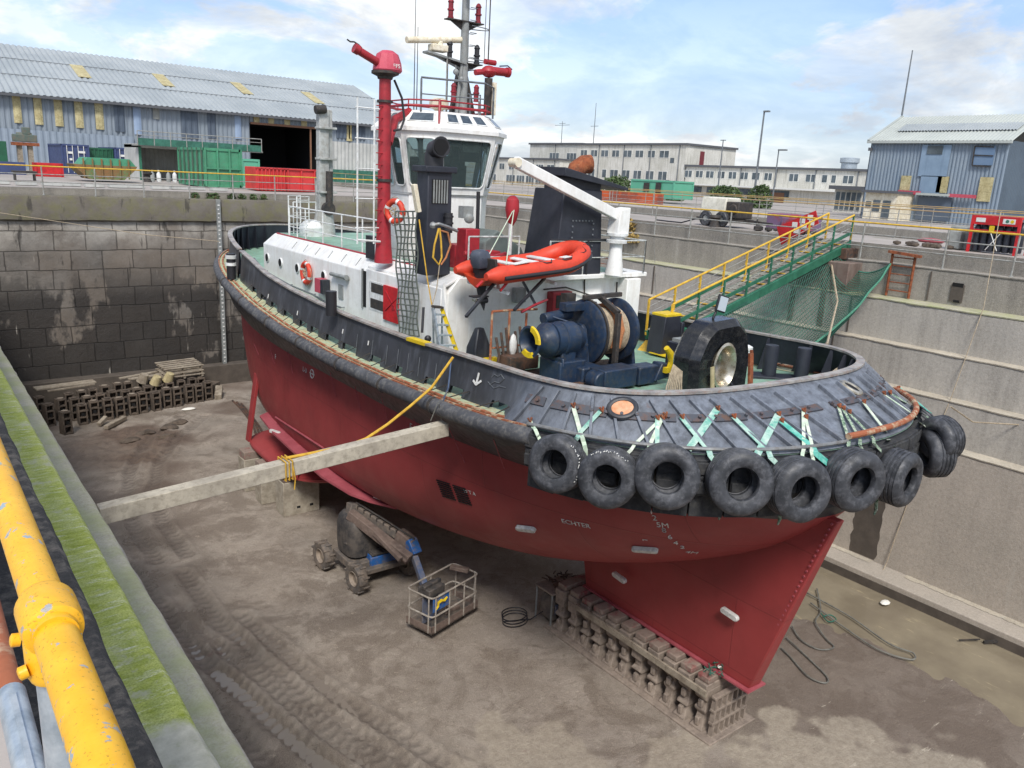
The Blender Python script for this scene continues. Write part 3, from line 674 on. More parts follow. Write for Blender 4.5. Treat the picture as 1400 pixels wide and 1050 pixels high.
# left wall below the photographer
r = root('dock_wall', 'near left dock wall with a bright green mossy ledge', 'dock wall', (1, 15, 0))
g = MB(); g.box2((-1, -22, -.5), (1.62, 40.6, 6.72)); part('lower_wall', g, 'walllow', r, bevel=.03)
g = MB(); g.box2((-1, -22, -.5), (2.08, 40.6, 5.5)); part('riser', g, 'walllow', r, bevel=.03)
rws = []
for i_, (x, z) in enumerate(((1.02, 7.7), (1.035, 7.96), (1.0, 8.0), (.5, 8.0))):
    rws.append([Vector((x+(.012*noise.noise(Vector((k*.37, x, 1))) if x > .9 else 0), lerp(-22, 40.6, k/400), z)) for k in range(401)])
g = MB(); g.grid(rws); part('mossy_ledge', g, 'moss', r, angle=50)
rws = []
for i_, (x, z) in enumerate(((1.63, 6.5), (1.65, 6.74), (1.60, 6.78), (.9, 6.78))):
    rws.append([Vector((x+(.02*noise.noise(Vector((k*.31, x, 1))) if x > 1.5 else 0), lerp(-22, 40.6, k/400), z)) for k in range(401)])
g = MB(); g.grid(rws); part('ledge', g, 'algae', r, angle=50)
rws = []
for i_, (x, z) in enumerate(((2.10, 5.3), (2.13, 5.52), (2.08, 5.56), (1.6, 5.56))):
    rws.append([Vector((x+(.03*noise.noise(Vector((k*.31, x, 1))) if x > 1.9 else 0), lerp(-22, 40.6, k/400), z)) for k in range(401)])
g = MB(); g.grid(rws); part('ledge', g, 'calc', r, angle=50)
g = MB(); g.box2((-1, -22, 6.7), (1.0, 40.6, 7.9)); part('upper_wall', g, 'walldark', r, angle=0)
rws = []
for (x, z) in ((.5, 7.9), (.517, 9.02), (.49, 9.05), (.0, 9.05), (-.6, 9.05)):
    rws.append([Vector((x+(.008*noise.noise(Vector((k*.25, x, 1)))+.004*noise.noise(Vector((k*.9, x, 1))) if x > .4 else 0), lerp(-3, 40.6, k/600), z+.002*noise.noise(Vector((k*1.7, x*9, 5))))) for k in range(601)])
g = MB(); g.grid(rws); part('asphalt_step', g, 'tarmac', r, angle=50)
# gauge board on the end wall
r = root('gauge_board', 'tall narrow grey gauge board with white figures on the end wall', 'gauge board', (13.0, 40.3, 0))
g = MB(); g.box2((12.76, 40.28, .9), (12.95, 40.43, 9.2)); part('board', g, 'grey', r, bevel=.01)
g = MB()
for k in range(40): g.box2((12.80, 40.26, 1.1+k*.2), (12.86+.04*(k % 2), 40.278, 1.16+k*.2))
part('figures', g, 'mark', r, angle=0)

# ---------------------------------------------------------------- railings
def railing(label, y0=None, posts=(), topz=10.3, basez=9.0, axis='Y', fixed=24.5, mids=(9.95, 9.6), topmat='lyellow', group=None, r_=.028, midr=.022, ext=None, tilt=0.):
    a, b = min(posts), max(posts)
    if ext: a, b = ext
    P_ = (lambda t, z: V(fixed, t, z)) if axis == 'Y' else (lambda t, z: V(t, fixed, z))
    r = root('railing', label, 'railing', P_((a+b)/2, basez), group)
    g = MB(); g.tube([P_(a, topz), P_(b, topz)], r_, 8); part('top_rail', g, topmat, r)
    for mz in mids:
        g = MB(); g.tube([P_(a, mz), P_(b, mz)], midr, 6); part('mid_rail', g, 'railgrey', r)
    for t in posts:
        g = MB(); j = random.uniform(-.03, .03)+tilt; g.tube([P_(t, basez-.02), P_(t+j, topz)], r_, 8); g.lathe([(.06, 0), (.06, .02)], P_(t, basez), n=10); part('post', g, 'railgrey', r)
    return r
railing('railing with a yellow top rail along the right edge of the dock', posts=[2.0, 4.4, 6.8, 9.13, 11.0, 13.6, 15.9, 18.77, 20.65, 22.44, 24.6, 27, 29.4, 31.8, 34.2, 36.6, 39], fixed=24.5, basez=9.0, topz=10.15, mids=(9.8, 9.42))
railing('pale railing with a faded yellow top rail along the far end wall', posts=[1.2, 3.35, 5.5, 7.55, 9.6, 11.65, 13.75, 15.9, 18.1, 20.3, 22.5, 24.7], axis='X', fixed=40.75, basez=9.2, topz=10.42, mids=(10.08, 9.75), r_=.03)
railing('rusty yellow railing on the near side of the neighbouring dock', posts=[i*3.0-12 for i in range(29)], fixed=29.2, basez=QZ, topz=10.55, mids=(10.2, 9.85), r_=.02, midr=.014, topmat='fadedyel')
railing('distant yellow railing on the far side of the neighbouring dock', posts=[i*3.0-12 for i in range(29)], fixed=38.2, basez=QZ, topz=10.55, mids=(10.2, 9.85), r_=.02, midr=.014, topmat='fadedyel')
railing('long yellow railing far beyond the neighbouring dock', posts=[i*4.0-2 for i in range(22)], fixed=45.5, basez=QZ, topz=10.55, mids=(10.05,), r_=.02, midr=.014, topmat='fadedyel')
# handrail in front of the photographer
r = root('handrail', 'thick chipped yellow pipe handrail right in front of the viewer', 'railing', (.11, 1, 9.05))
g = MB(); g.tube([V(.11, 1.16-.10, 10.4), V(.11, 14, 10.4)], .027, 24); part('far_pipe', g, 'railyellow', r)
g = MB(); g.tube([V(.11, -3, 10.395), V(.11, 1.12, 10.395)], .0265, 24); part('near_pipe', g, 'railyellow', r)
g = MB(); g.lathe([(.0285, 0), (.0355, .004), (.0375, .02), (.0375, .075), (.034, .085), (.0285, .088)], V(.11, 1.075, 10.398), (0,1,0), 28)
part('clamp_collar', g, 'railyellow', r, angle=50)
g = MB(); g.lathe([(.031, 0), (.035, .008), (.035, .055), (.031, .065)], V(.11, 1.105, 10.385), (0,0,-1), 24)
g.lathe([(.009, 0), (.009, .010), (.005, .012)], V(.075, 1.13, 10.37), (-1,0,.2), 12); g.lathe([(.009, 0), (.009, .010), (.005, .012)], V(.077, 1.09, 10.345), (-1,0,-.2), 12)
part('clamp_socket', g, 'railyellow', r, angle=50)
for k, y in enumerate((1.12, 3.4, 5.7, 8.0, 10.3, 12.6)):
    g = MB(); g.tube([V(.11, y, 9.05), V(.11, y, 10.38)], .024, 16); part('post', g, 'galv' if k < 1 else 'railgrey', r)
g = MB(); g.tube([V(.10, 1.93, 9.78), V(.10, 14, 9.78)], .026, 16); part('far_mid_rail', g, 'rustpipe', r)
g = MB(); g.tube([V(.10, -2, 9.78), V(.10, 1.95, 9.78)], .030, 20); g.box2((.094, .5, 9.806), (.106, 1.9, 9.816)); part('near_mid_rail', g, 'galv', r)
g = MB(); g.tube([V(.085, -2, 9.35), V(.085, 2.9, 9.35)], .028, 16); part('low_rail', g, 'rustpipe', r)
# ================================================================ TUG
YAW = -.022
def S(u, v, z):
    k = .05*(1-sm(3., 9., v)); return Vector((12.75 + u - YAW*(v-2), 6 + v + (YAW-k)*u, z))
def UV(p): v = p.y - 6; u = p.x - 12.75 + YAW*(v-2); return u, v - YAW*u
tug = root('tugboat', 'red hulled tugboat with white deckhouse standing on keel blocks in the dry dock', 'tugboat', (12.6, 20, 0))
K1, K2, K3 = 44, 40, 44
def half(B, vs, cs, ns, vb, cb, nb):
    o = []
    for i in range(K1):
        t = (i/K1)*pi/2; o.append((B*sin(t)**(2/ns), cs-(cs-vs)*cos(t)**(2/ns)))
    for i in range(K2): o.append((B, lerp(cs, cb, i/K2)))
    for i in range(K3+1):
        t = pi/2*(1-i/K3); o.append((B*abs(sin(t))**(2/nb), cb+(vb-cb)*abs(cos(t))**(2/nb)))
    return o
def ringpts(h, zf):
    a = [S(-u, v, zf(v) if callable(zf) else zf) for u, v in h]; b = [S(u, v, zf(v) if callable(zf) else zf) for u, v in h]
    return a + b[-2:0:-1]
zd = lambda v: interp([(.4, 6.93), (3.5, 6.86), (6, 6.70), (9, 6.57), (12, 6.53), (15, 6.62), (18, 6.85), (20, 7.05), (24, 7.35), (28, 7.55)], v)
zr = lambda v: interp([(2, 7.60), (4, 7.58), (6.5, 7.50), (9, 7.40), (12, 7.39), (14, 7.43), (16, 7.52), (18, 7.68), (20, 7.98), (24, 8.33), (28.5, 8.5)], v)
LEV = [(5.5, 3.95, .75, 10, 27.9), (5.2, 3.96, 1.0, 10.2, 27.8), (4.9, 3.97, 1.3, 10.5, 27.7), (4.5, 3.97, 1.75, 10.8, 27.5), (4.1, 3.97, 2.35, 11.3, 27.3), (3.7, 3.96, 3.05, 12.0, 27.1), (3.3, 3.93, 3.85, 12.8, 26.9), (2.9, 3.87, 4.75, 13.8, 26.6), (2.6, 3.75, 5.5, 14.5, 26.3), (2.35, 3.5, 6.3, 15, 25.9), (2.15, 3.0, 7.0, 15.5, 25.4), (2.02, 2.2, 7.8, 16, 24.8), (1.98, .9, 8.5, 16.5, 23)]
rings = [ringpts(half(B, vs, cs, 2.05, vb, max(15, cs), 2.15), z) for z, B, vs, cs, vb in LEV]
g = MB(); g.loft(rings, caps=False); g.add(rings[-1], [tuple(range(len(rings[-1])))])
hull = part('hull', g, 'hullred', tug, angle=60)
Oh = half(4.60, .45, 5.5, 2.3, 28.6, 15.5, 2.2)
HB = MB(); HB.v = [v.copy() for v in g.v]; HB.f = list(g.f)
g = MB(); g.loft([ringpts(half(3.95, .75, 10, 2.05, 27.9, 15, 2.15), 5.5), ringpts(half(4.22, .62, 7.5, 2.2, 28.2, 15.2, 2.2), 5.95), ringpts(Oh, lambda v: zd(v)-.32), ringpts(Oh, lambda v: zd(v)-.02)], caps=False)
tops = part('topsides', g, 'black', tug, angle=50)
HB2 = MB(); HB2.v = [v.copy() for v in g.v]; HB2.f = list(g.f)
def bvh(m): return BVHTree.FromPolygons([tuple(v) for v in m.v], m.f)
BH = bvh(HB); BT = bvh(HB2)
# base of bulwark : runs out to the plating edge round the stern, stands inboard along the side
Ih = half(4.20, 1.2, 5.2, 2.5, 28.1, 15.5, 2.3); Rh = half(4.03, 2.1, 4.9, 2.9, 27.95, 15.8, 2.35)
Bh = []
for k in range(len(Oh)):
    f = sm(4.3, 5.3, Oh[k][1]); Bh.append((lerp(Oh[k][0], Ih[k][0], f), lerp(Oh[k][1], Ih[k][1], f)))
def bw(k, t, side=-1, off=0.):
    (u0, v0), (u1, v1) = Bh[k], Rh[k]; z0, z1 = zd(v0)+.0, zr(v1)
    p = S(side*lerp(u0, u1, t), lerp(v0, v1, t), lerp(z0, z1, t))
    if off:
        k2 = min(k+1, len(Bh)-1); k1 = max(k-1, 0)
        du = Vector((side*(Bh[k2][0]-Bh[k1][0]), Bh[k2][1]-Bh[k1][1], 0)); up = Vector((side*(u1-u0), v1-v0, z1-z0))
        n = du.cross(up); n = n.normalized() if n.length > 1e-6 else Vector((0,-1,0))
        if (n.x*side*max(u0, .01) + n.y*(-1 if v0 < 5 else 0)) < 0: n = -n
        p = p + n*off
    return p
NK = len(Bh)
def kv(v):           # sample whose bulwark foot is nearest a given station
    return min(range(K1//6, NK), key=lambda k: abs(Bh[k][1]-v))
SLOT = [(5.0, 5.5), (6.4, 7.1), (7.6, 8.1), (9.0, 9.4), (10.0, 10.6), (11.4, 12.1), (12.5, 13.1), (13.6, 14.1), (14.5, 15.0), (15.5, 16.1), (16.6, 17.1), (17.7, 18.2), (18.8, 19.3)]
GAP = (20.9, 21.5)
for nm, m_, ro in (('bulwark', 'bulwark', 0.), ('bulwark_lining', 'funnelblack', -.07)):
    g = MB(); TT = (0, .21, .5, .75, 1.0)
    for side in (-1, 1):
        for k in range(NK-1):
            vm = (Bh[k][1]+Bh[k+1][1])/2
            if GAP[0] < vm < GAP[1]: continue
            for a, b in zip(TT, TT[1:]):
                if a == 0 and any(s0 < vm < s1 for s0, s1 in SLOT): continue
                q = [bw(k, a, side), bw(k+1, a, side), bw(k+1, b, side), bw(k, b, side)]
                if ro:
                    c = Vector((12.4, 20, 0)) if Bh[k][1] > 5 else Vector((12.75, 12, 0))
                    q = [p + Vector(((c.x-p.x), (c.y-p.y) if not 5 < Bh[k][1] < 20 else 0, 0)).normalized()*.07 for p in q]
                g.add(q, [(0,1,2,3)])
    bm = bmesh.new(); me_ = bpy.data.meshes.new('t'); me_.from_pydata([tuple(v) for v in g.v], [], g.f); bm.from_mesh(me_)
    bmesh.ops.remove_doubles(bm, verts=bm.verts, dist=.0005); g2 = MB(); bm.verts.ensure_lookup_table()
    g2.add([v.co.copy() for v in bm.verts], [tuple(v.index for v in f.verts) for f in bm.faces]); bm.free(); bpy.data.meshes.remove(me_)
    part(nm, g2, m_, tug, angle=40)
# rim cap
for side in (-1, 1):
    for a, b in ((0, kv(GAP[0])), (kv(GAP[1]), NK-1)):
        pts = [bw(k, 1.0, side) + V(0, 0, .01) for k in range(a, b+1)]
        g = MB()
        rin = []
        for i, p in enumerate(pts):
            d = (pts[min(i+1, len(pts)-1)]-pts[max(i-1, 0)]).normalized(); x = d.cross(V(0,0,1)).normalized()
            rin.append([p+x*.085-V(0,0,.02), p+x*.085+V(0,0,.025), p-x*.085+V(0,0,.025), p-x*.085-V(0,0,.02)])
        g.loft(rin); part('rim_cap', g, 'rimsteel', tug, angle=30)
# decks
g = MB()
for k in range(NK-1):
    (u0, v0), (u1, v1) = Bh[k], Bh[k+1]
    g.add([S(-u0, v0, zd(v0)-.02), S(u0, v0, zd(v0)-.02), S(u1, v1, zd(v1)-.02), S(-u1, v1, zd(v1)-.02)], [(0,1,2,3)])
part('deck', g, 'green', tug, angle=50)
for side in (-1, 1):
    g = MB(); rr = []
    for k in range(kv(3.9), NK):
        (u0, v0), (u1, v1) = Bh[k], Oh[k]; rr.append([S(side*(u0-.1), v0, zd(v0)-.005), S(side*u1, v1, zd(v1)-.005)])
    g.grid(rr); part('side_shelf', g, 'shelf', tug, angle=50)
    g = MB(); pts = [S(side*(Oh[k][0]+.05), Oh[k][1]+(.05 if Oh[k][1] > 22 else 0), zd(Oh[k][1])-.15) for k in range(kv(3.6), NK)]
    g.tube(pts, .165, 12); part('side_fender', g, 'fender', tug, angle=60)
    g = MB(); pts = [S(side*(Oh[k][0]-.12), Oh[k][1], zd(Oh[k][1])+.012) for k in range(kv(3.9), NK)]
    rr = [[p+V(-.03,0,0), p+V(-.03,0,.03), p+V(.03,0,.03), p+V(.03,0,0)] for p in pts]; g.loft(rr)
    pts = [S(side*(Oh[k][0]+.02), Oh[k][1], zd(Oh[k][1])+.01) for k in range(kv(3.9), NK)]
    rr = [[p+V(-.02,0,0), p+V(-.02,0,.03), p+V(.02,0,.03), p+V(.02,0,0)] for p in pts]; g.loft(rr)
    part('shelf_edging', g, 'rustpipe', tug, angle=30)
    g = MB()
    v = 4.6
    while v < 19.5:
        k = kv(v); a = bw(k, .24, side, .03); b = S(side*(Oh[k][0]-.1), Oh[k][1]+.1, zd(Oh[k][1])); g.tube([a, b], .012, 5); v += random.uniform(.5, .9)
    part('shelf_stays', g, 'dark', tug)
# fender bands (clamps) on the tube
g = MB()
for v in (6.4, 8.8, 11.2, 13.6, 16, 18.6, 21.2):
    k = kv(v); c = S(-(Oh[k][0]+.05), Oh[k][1], zd(Oh[k][1])-.15); d = (S(-(Oh[k+1][0]+.05), Oh[k+1][1], 0)-S(-(Oh[k-1][0]+.05), Oh[k-1][1], 0)).normalized()
    g.lathe([(.17, -.035), (.183, -.03), (.183, .03), (.17, .035)], c, d, 14)
part('fender_clamps', g, 'dark', tug)
# stern rubber blocks
def outw(k, side):   # horizontal outward direction of the plating edge
    k1, k2 = max(k-1, 0), k+1; a = S(side*Oh[k1][0], Oh[k1][1], 0); b = S(side*Oh[k2][0], Oh[k2][1], 0)
    if k == 0: a = S(-side*Oh[1][0], Oh[1][1], 0)
    t = (b-a).normalized(); n = V(t.y, -t.x, 0)
    if n.dot(S(side*Oh[k][0], Oh[k][1], 0)-Vector((12.75, 12.5, 0))) < 0: n = -n
    return n, t
stpath = [S(Oh[k][0], Oh[k][1], 0) for k in range(kv(5.6), 0, -1)] + [S(-Oh[k][0], Oh[k][1], 0) for k in range(0, kv(3.6)+1)]
L_ = [0]
for a, b in zip(stpath, stpath[1:]): L_.append(L_[-1]+(b-a).length)
def sp(s):
    s = max(0, min(L_[-1]-1e-6, s)); 
    for i in range(len(L_)-1):
        if s <= L_[i+1]:
            p = stpath[i].lerp(stpath[i+1], (s-L_[i])/(L_[i+1]-L_[i])); t = (stpath[i+1]-stpath[i]).normalized(); n = V(t.y, -t.x, 0)
            if n.dot(p-Vector((12.75, 12.5, 0))) < 0: n = -n
            return p, t, n
s = .2
while s < L_[-1]-.3:
    p, t, n = sp(s+.28); z0 = zd(max(.4, UV(p)[1]))
    g = MB(); R_ = Matrix((t, n, V(0,0,1))).transposed()
    g.box(p+n*.04+V(0,0,z0-.36), (.555, .2, .60), R=R_); g.box(p+n*.15+V(0,0,z0-.20), (.53, .05, .2), R=R_); g.box(p+n*.15+V(0,0,z0-.52), (.53, .05, .2), R=R_)
    g.box(p-n*.08+V(0,0,z0-.86), (.55, .2, .42), R=R_)
    for dx in (-.15, .15): g.cyl(p+t*dx+n*.13+V(0,0,z0-.36), p+t*dx+n*.155+V(0,0,z0-.36), .035, 8)
    part('fender_block', g, 'rubber', tug, bevel=.02); s += .57
# steelwork on the stern plating
g = MB(); gb = MB()
kk = list(range(2, 41, 3))
for side in (-1, 1):
    for k in kk:
        if Bh[k][1] > 4.6: continue
        for a, b in ((.06, .86),):
            P0, P1 = bw(k, a, side, .035), bw(k, b, side, .03); g.beam(P0, P1, .05, .07, up=(bw(k, .5, side, .2)-bw(k, .5, side)).normalized())
part('plating_stiffeners', g, 'bulwark', tug, bevel=.008)
for side in (-1, 1):
    g = MB()
    for k in range(0 if side < 0 else 1, 41):
        if Bh[k][1] > 4.2: continue
        if k % 9 == 8 and side < 0: continue
        g.beam(bw(k, .56, side, .02), bw(k+1, .56, side, .02), .16, .03, up=(bw(k, .5, side, .2)-bw(k, .5, side)))
        if k % 2: q = bw(k, .56, side, .05); n_ = (bw(k, .5, side, .2)-bw(k, .5, side)).normalized(); g.cyl(q-n_*.02, q+n_*.03, .03, 8)
    part('strap_rail', g, 'strapsteel', tug)
# rusty pipes along the plating edge
g = MB()
pts = [bw(k, .03, 1, .10) for k in range(26, 3, -1)] + [bw(k, .03, -1, .10) for k in range(0, 3)]
g.tube([p+V(0,0,.06) for p in pts], .055, 10); part('edge_pipe', g, 'rustpipe', tug)
g = MB(); pts = [bw(k, .02, -1, .06) for k in range(2, kv(4.0))]; g.tube([p+V(0,0,.02) for p in pts], .035, 8); part('edge_bar', g, 'steel', tug)
# mooring openings : near side (plugged) and right hand one
rbm = MB()
for side in (-1, 1):
    for k in range(0, kv(6.)): rbm.add([bw(k, 0, side), bw(k+1, 0, side), bw(k+1, 1, side), bw(k, 1, side)], [(0,1,2,3)])
RB = bvh(rbm)
def plate(x, y, lift=.05):
    p, n_ = RB.ray_cast(Vector((0,0,CH)), ray(x, y).normalized())[:2]
    if p is None: return None
    if n_.dot(Vector((0,0,CH))-p) < 0: n_ = -n_
    return p+n_*lift, n_
def hawse(px_, py_, a, b, plug):
    q = plate(px_, py_, .04); c, n_ = q; q2 = plate(px_+10, py_-(1 if plug else -6), .04); x = (q2[0]-c).normalized(); y = n_.cross(x).normalized()
    g = MB(); g.tube([c+x*(a*cos(i*pi/14))+y*(b*sin(i*pi/14)) for i in range(28)], .05, 10, closed=True)
    o = part('hawse_ring', g, 'black' if plug else 'silver', tug)
    g = MB(); ring_ = [c+n_*.03+x*(a*cos(i*pi/14))+y*(b*sin(i*pi/14)) for i in range(28)]; g.add(ring_, [tuple(range(28))])
    part('plug' if plug else 'opening', g, 'newply' if plug else 'hole', o, angle=0)
hawse(851, 560, .22, .17, True); hawse(1162, 533, .19, .12, False)
# skeg
g = MB(); po = [(.62, 5.42), (1.86, 1.33), (6.72, 1.33), (6.95, 2.25), (5.2, 3.2), (3.2, 4.35), (1.4, 5.42)]
wd = lambda v, z: .10+.14*sm(.6, 3, v)
g.add([S(-wd(v, z), v, z) for v, z in po]+[S(wd(v, z), v, z) for v, z in po], [tuple(range(7)), tuple(range(13, 6, -1))]+[(i, i+7, (i+1) % 7+7, (i+1) % 7) for i in range(7)])
part('skeg', g, 'hullred', tug, bevel=.03)
g = MB(); g.beam(S(0, 1.80, 1.315), S(0, 6.8, 1.315), .56, .04); part('skeg_sole', g, 'pink', tug)
g = MB()
for i in range(34):
    t = i/33; p = S(-.115, lerp(1.92, .72, t), lerp(1.45, 5.35, t)); g.cyl(p+V(.02,0,0), p-V(.035,0,0), .022, 6)
part('rivets', g, 'pink', tug)
def anode(p, d, n_, L=.52):
    g = MB(); d = Vector(d).normalized(); n_ = Vector(n_).normalized(); p = Vector(p)+n_*.03
    x = d; y = n_.cross(x).normalized(); pts = []
    for i in range(20):
        a = 2*pi*i/20; pts.append((cos(a)*.065+(L/2-.065)*(1 if cos(a) > 0 else -1), sin(a)*.065))
    g.loft([[p+x*a+y*b-n_*.035 for a, b in pts], [p+x*a+y*b+n_*.03 for a, b in pts], [p+x*a*.95+y*b*.8+n_*.05 for a, b in pts]])
    part('anode', g, 'anode', tug, angle=50)
def hit(px_, py_, bv):
    r_ = bv.ray_cast(Vector((0,0,CH)), ray(px_, py_).normalized()); return r_[0], r_[1]
def onhull(px_, py_, lift=.01):
    best = None
    for bv in (BH, BT):
        p, n_ = hit(px_, py_, bv)
        if p is not None and (best is None or (p-Vector((0,0,CH))).length < (best[0]-Vector((0,0,CH))).length): best = (p, n_)
    if best is None: return None
    p, n_ = best
    if n_.dot(Vector((0,0,CH))-p) < 0: n_ = -n_
    return p+n_*lift, n_
for a, b in (((848, 789), (.8, .55)), ((999, 839), (.8, .5))):
    p = AX(a[0], a[1], 12.42); anode(p, (0, -1, -.12), (-1, 0, 0), .42)
for (x, y), (x2, y2) in (((720, 721), (735, 723)), ((882, 749), (896, 750))):
    q = onhull(x, y); q2 = onhull(x2, y2)
    if q and q2: anode(q[0], q2[0]-q[0], q[1])
# draught marks, hull marks
def hulltext(s, px_, py_, size, dx, dy, stretch=1.):
    q = onhull(px_, py_); q2 = onhull(px_+dx, py_+dy)
    if not q or not q2: return
    x = (q2[0]-q[0]).normalized(); y = q[1].cross(x).normalized()
    tm = text(s, size, q[0], x, y, .002, stretch)
    # drape every vertex on the plating
    for i, v in enumerate(tm.v):
        h = BH.ray_cast(v+q[1]*.6, -q[1]); 
        if h[0] is None: h = BT.ray_cast(v+q[1]*.6, -q[1])
        if h[0] is not None: tm.v[i] = h[0]+q[1]*(.006+(.004 if i % 2 else 0))
    part('hull_mark', tm, 'mark', tug, angle=0, recalc=False)
for s, x, y in (('6', 883, 690), ('4', 889, 699), ('2', 895, 708), ('5M', 906, 718), ('8', 908, 725), ('6', 916, 734), ('4', 924, 742), ('2', 933, 748), ('4M', 946, 755)): hulltext(s, x, y, .19, 6, .6)
hulltext('ECHTER', 787, 716, .16, 8, 1.6, 1.1); hulltext('\u2310', 882, 738, .2, 8, 1.2); hulltext('W T A', 642, 673, .13, 8, 2.4)
hulltext('L-U', 417, 506, .2, 8, 4.5); hulltext('F', 377, 488, .22, 8, 4); hulltext('F', 562, 584, .24, 8, 4.4)
def hullring(px_, py_, r):
    q = onhull(px_, py_, .008); n_ = q[1]; x = n_.cross(V(0,0,1)).normalized(); y = x.cross(n_).normalized(); g = MB()
    pts = [q[0]+x*(r*cos(i*pi/12))+y*(r*sin(i*pi/12)) for i in range(24)]
    g.tube(pts, .016, 5, closed=True); g.beam(q[0]-x*r*1.4, q[0]+x*r*1.4, .012, .03); part('load_line_disc', g, 'mark', tug)
hullring(427, 511, .12)
# scupper streak pipes : thin pale weld lines running down the side from the shelf
g = MB()
for a, b in (((320, 441), (323, 464)), ((330, 462), (337, 482)), ((348, 470), (354, 485)), ((370, 478), (376, 498)), ((394, 480), (401, 511)), ((452, 509), (460, 543)), ((486, 528), (494, 562)), ((522, 543), (531, 577)), ((612, 580), (636, 632)), ((566, 572), (582, 607)), ((675, 600), (690, 640))):
    p, q = onhull(*a, .012), onhull(*b, .012)
    if p and q: g.beam(p[0], q[0], .012, .012)
part('drain_streaks', g, 'pink', tug)
# bilge keel line and grille
pts = [onhull(lerp(378, 443, i/10), lerp(570, 612, i/10), .03) for i in range(11)]
g = MB(); pts = [q[0] for q in pts if q]
if len(pts) > 1: g.tube(pts, .03, 6); part('bilge_keel', g, 'pink', tug)
for cx, cy in ((606, 667), (628, 674)):
    g = MB()
    for i in range(8):
        a = onhull(cx-9+i*1.2, cy-11+i*3.1, .004); b = onhull(cx+9+i*1.2, cy-5.5+i*3.1, .004)
        if a and b: g.beam(a[0], b[0], .02, .035, up=a[1])
    part('sea_grille', g, 'hole', tug, angle=0)
# drive guard plate under the bow and its struts
gz = 1.5
pl = []
for i in range(40):
    a = 2*pi*i/40; cu, cv_ = cos(a), sin(a); pl.append((4.1*abs(cu)**(2/4.5)*(1 if cu > 0 else -1), 18.5+3.0*abs(cv_)**(2/4.5)*(1 if cv_ > 0 else -1)))
g = MB(); g.loft([[S(u*.97, lerp(18.6, v, .97), gz-.1) for u, v in pl], [S(u, v, gz-.02) for u, v in pl], [S(u, v, gz+.05) for u, v in pl], [S(u*.9, lerp(18.6, v, .9), gz+.17) for u, v in pl]])
part('drive_guard', g, 'hullred', tug, angle=30)
for u, v in ((-3.9, 16.4), (-3.95, 20.6), (-1.2, 16.2), (3.3, 17.2), (3.35, 19.8), (1.2, 16.2), (-.9, 21.3), (.9, 21.3)):
    g = MB(); g.prism([S(u-.05, v-.16, gz), S(u-.05, v+.16, gz), S(u*.9-.05, v+.2, 3.9), S(u*.9-.05, v-.15, 3.9)], (.1, 0, 0)); part('guard_strut', g, 'hullred', tug, bevel=.01)
for u in (-1.7, 1.7):
    g = MB(); g.lathe([(1.25, 3.0), (1.25, 2.3), (1.1, 2.2)], S(u, 18.6, 0), (0,0,1), 28); part('drive_rotor', g, 'hullred', tug)
    for k in range(5):
        a = k*2*pi/5+.3; c = S(u+1.0*cos(a), 18.6+1.0*sin(a), 0); g = MB(); g.box(c+V(0,0,1.95), (.05, .3, .62), rz=a+.4); part('blade', g, 'steel', tug, bevel=.01)
# long horizontal fin : its sunlit top is put into the paler pink colour
fin = [((355, 568), (362, 563)), ((374, 592), (386, 584)), ((410, 625), (430, 618)), ((440, 651), (462, 640)), ((478, 674), (500, 660)), ((505, 684), (530, 672)), ((540, 693), (555, 683))]
def fz(i): return lerp(2.75, 2.35, i/(len(fin)-1))
r0 = [AZ(*a, fz(i)) for i, (a, b) in enumerate(fin)]; r1 = [AZ(*b, fz(i))+V(.5,.25,0) for i, (a, b) in enumerate(fin)]
r0.append(AZ(574, 690, 2.35)); r1.append(AZ(574, 688, 2.35)+V(.25, .1, 0))
g = MB(); g.loft([[a, b, b-V(0,0,.07), a-V(0,0,.07)] for a, b in zip(r0, r1)]); part('bilge_fin', g, 'pink', tug, angle=30)
mb = [v-V(0,0,0) for v in r0]
g = MB(); g2 = MB()
for side in (1,):      # the same fin on the other side
    q0 = [S(-UV(p)[0], UV(p)[1], p.z) for p in r0]; q1 = [S(-UV(p)[0], UV(p)[1], p.z) for p in r1]
    g.loft([[a, b, b-V(0,0,.07), a-V(0,0,.07)] for a, b in zip(q0, q1)])
part('bilge_fin', g, 'pink', tug, angle=30)
for a in ((376, 592), (520, 682)):
    p = AZ(*a, 2.62 if a[0] < 400 else 2.45); anode(p, (.3, -1, 0), (0, 0, 1), .5)
for a in ((339, 534), (347, 565)):
    q = onhull(*a)
    if q: anode(q[0], (0, 0, 1), q[1], .3)
# ================================================================ SUPERSTRUCTURE
RZ = 8.66                                   # boat deck
HU = 2.85                                   # half width of the deckhouse, near side
V0 = 9.35
def _v1():
    d = ray(357, 345); t = (S(-2.85, 12, 0)-Vector((0,0,CH))).dot(Vector((1, YAW, 0)))/d.dot(Vector((1, YAW, 0))); return UV(Vector((0,0,CH))+d*t)[1]
V1 = _v1()                         # aft and forward ends (stations)
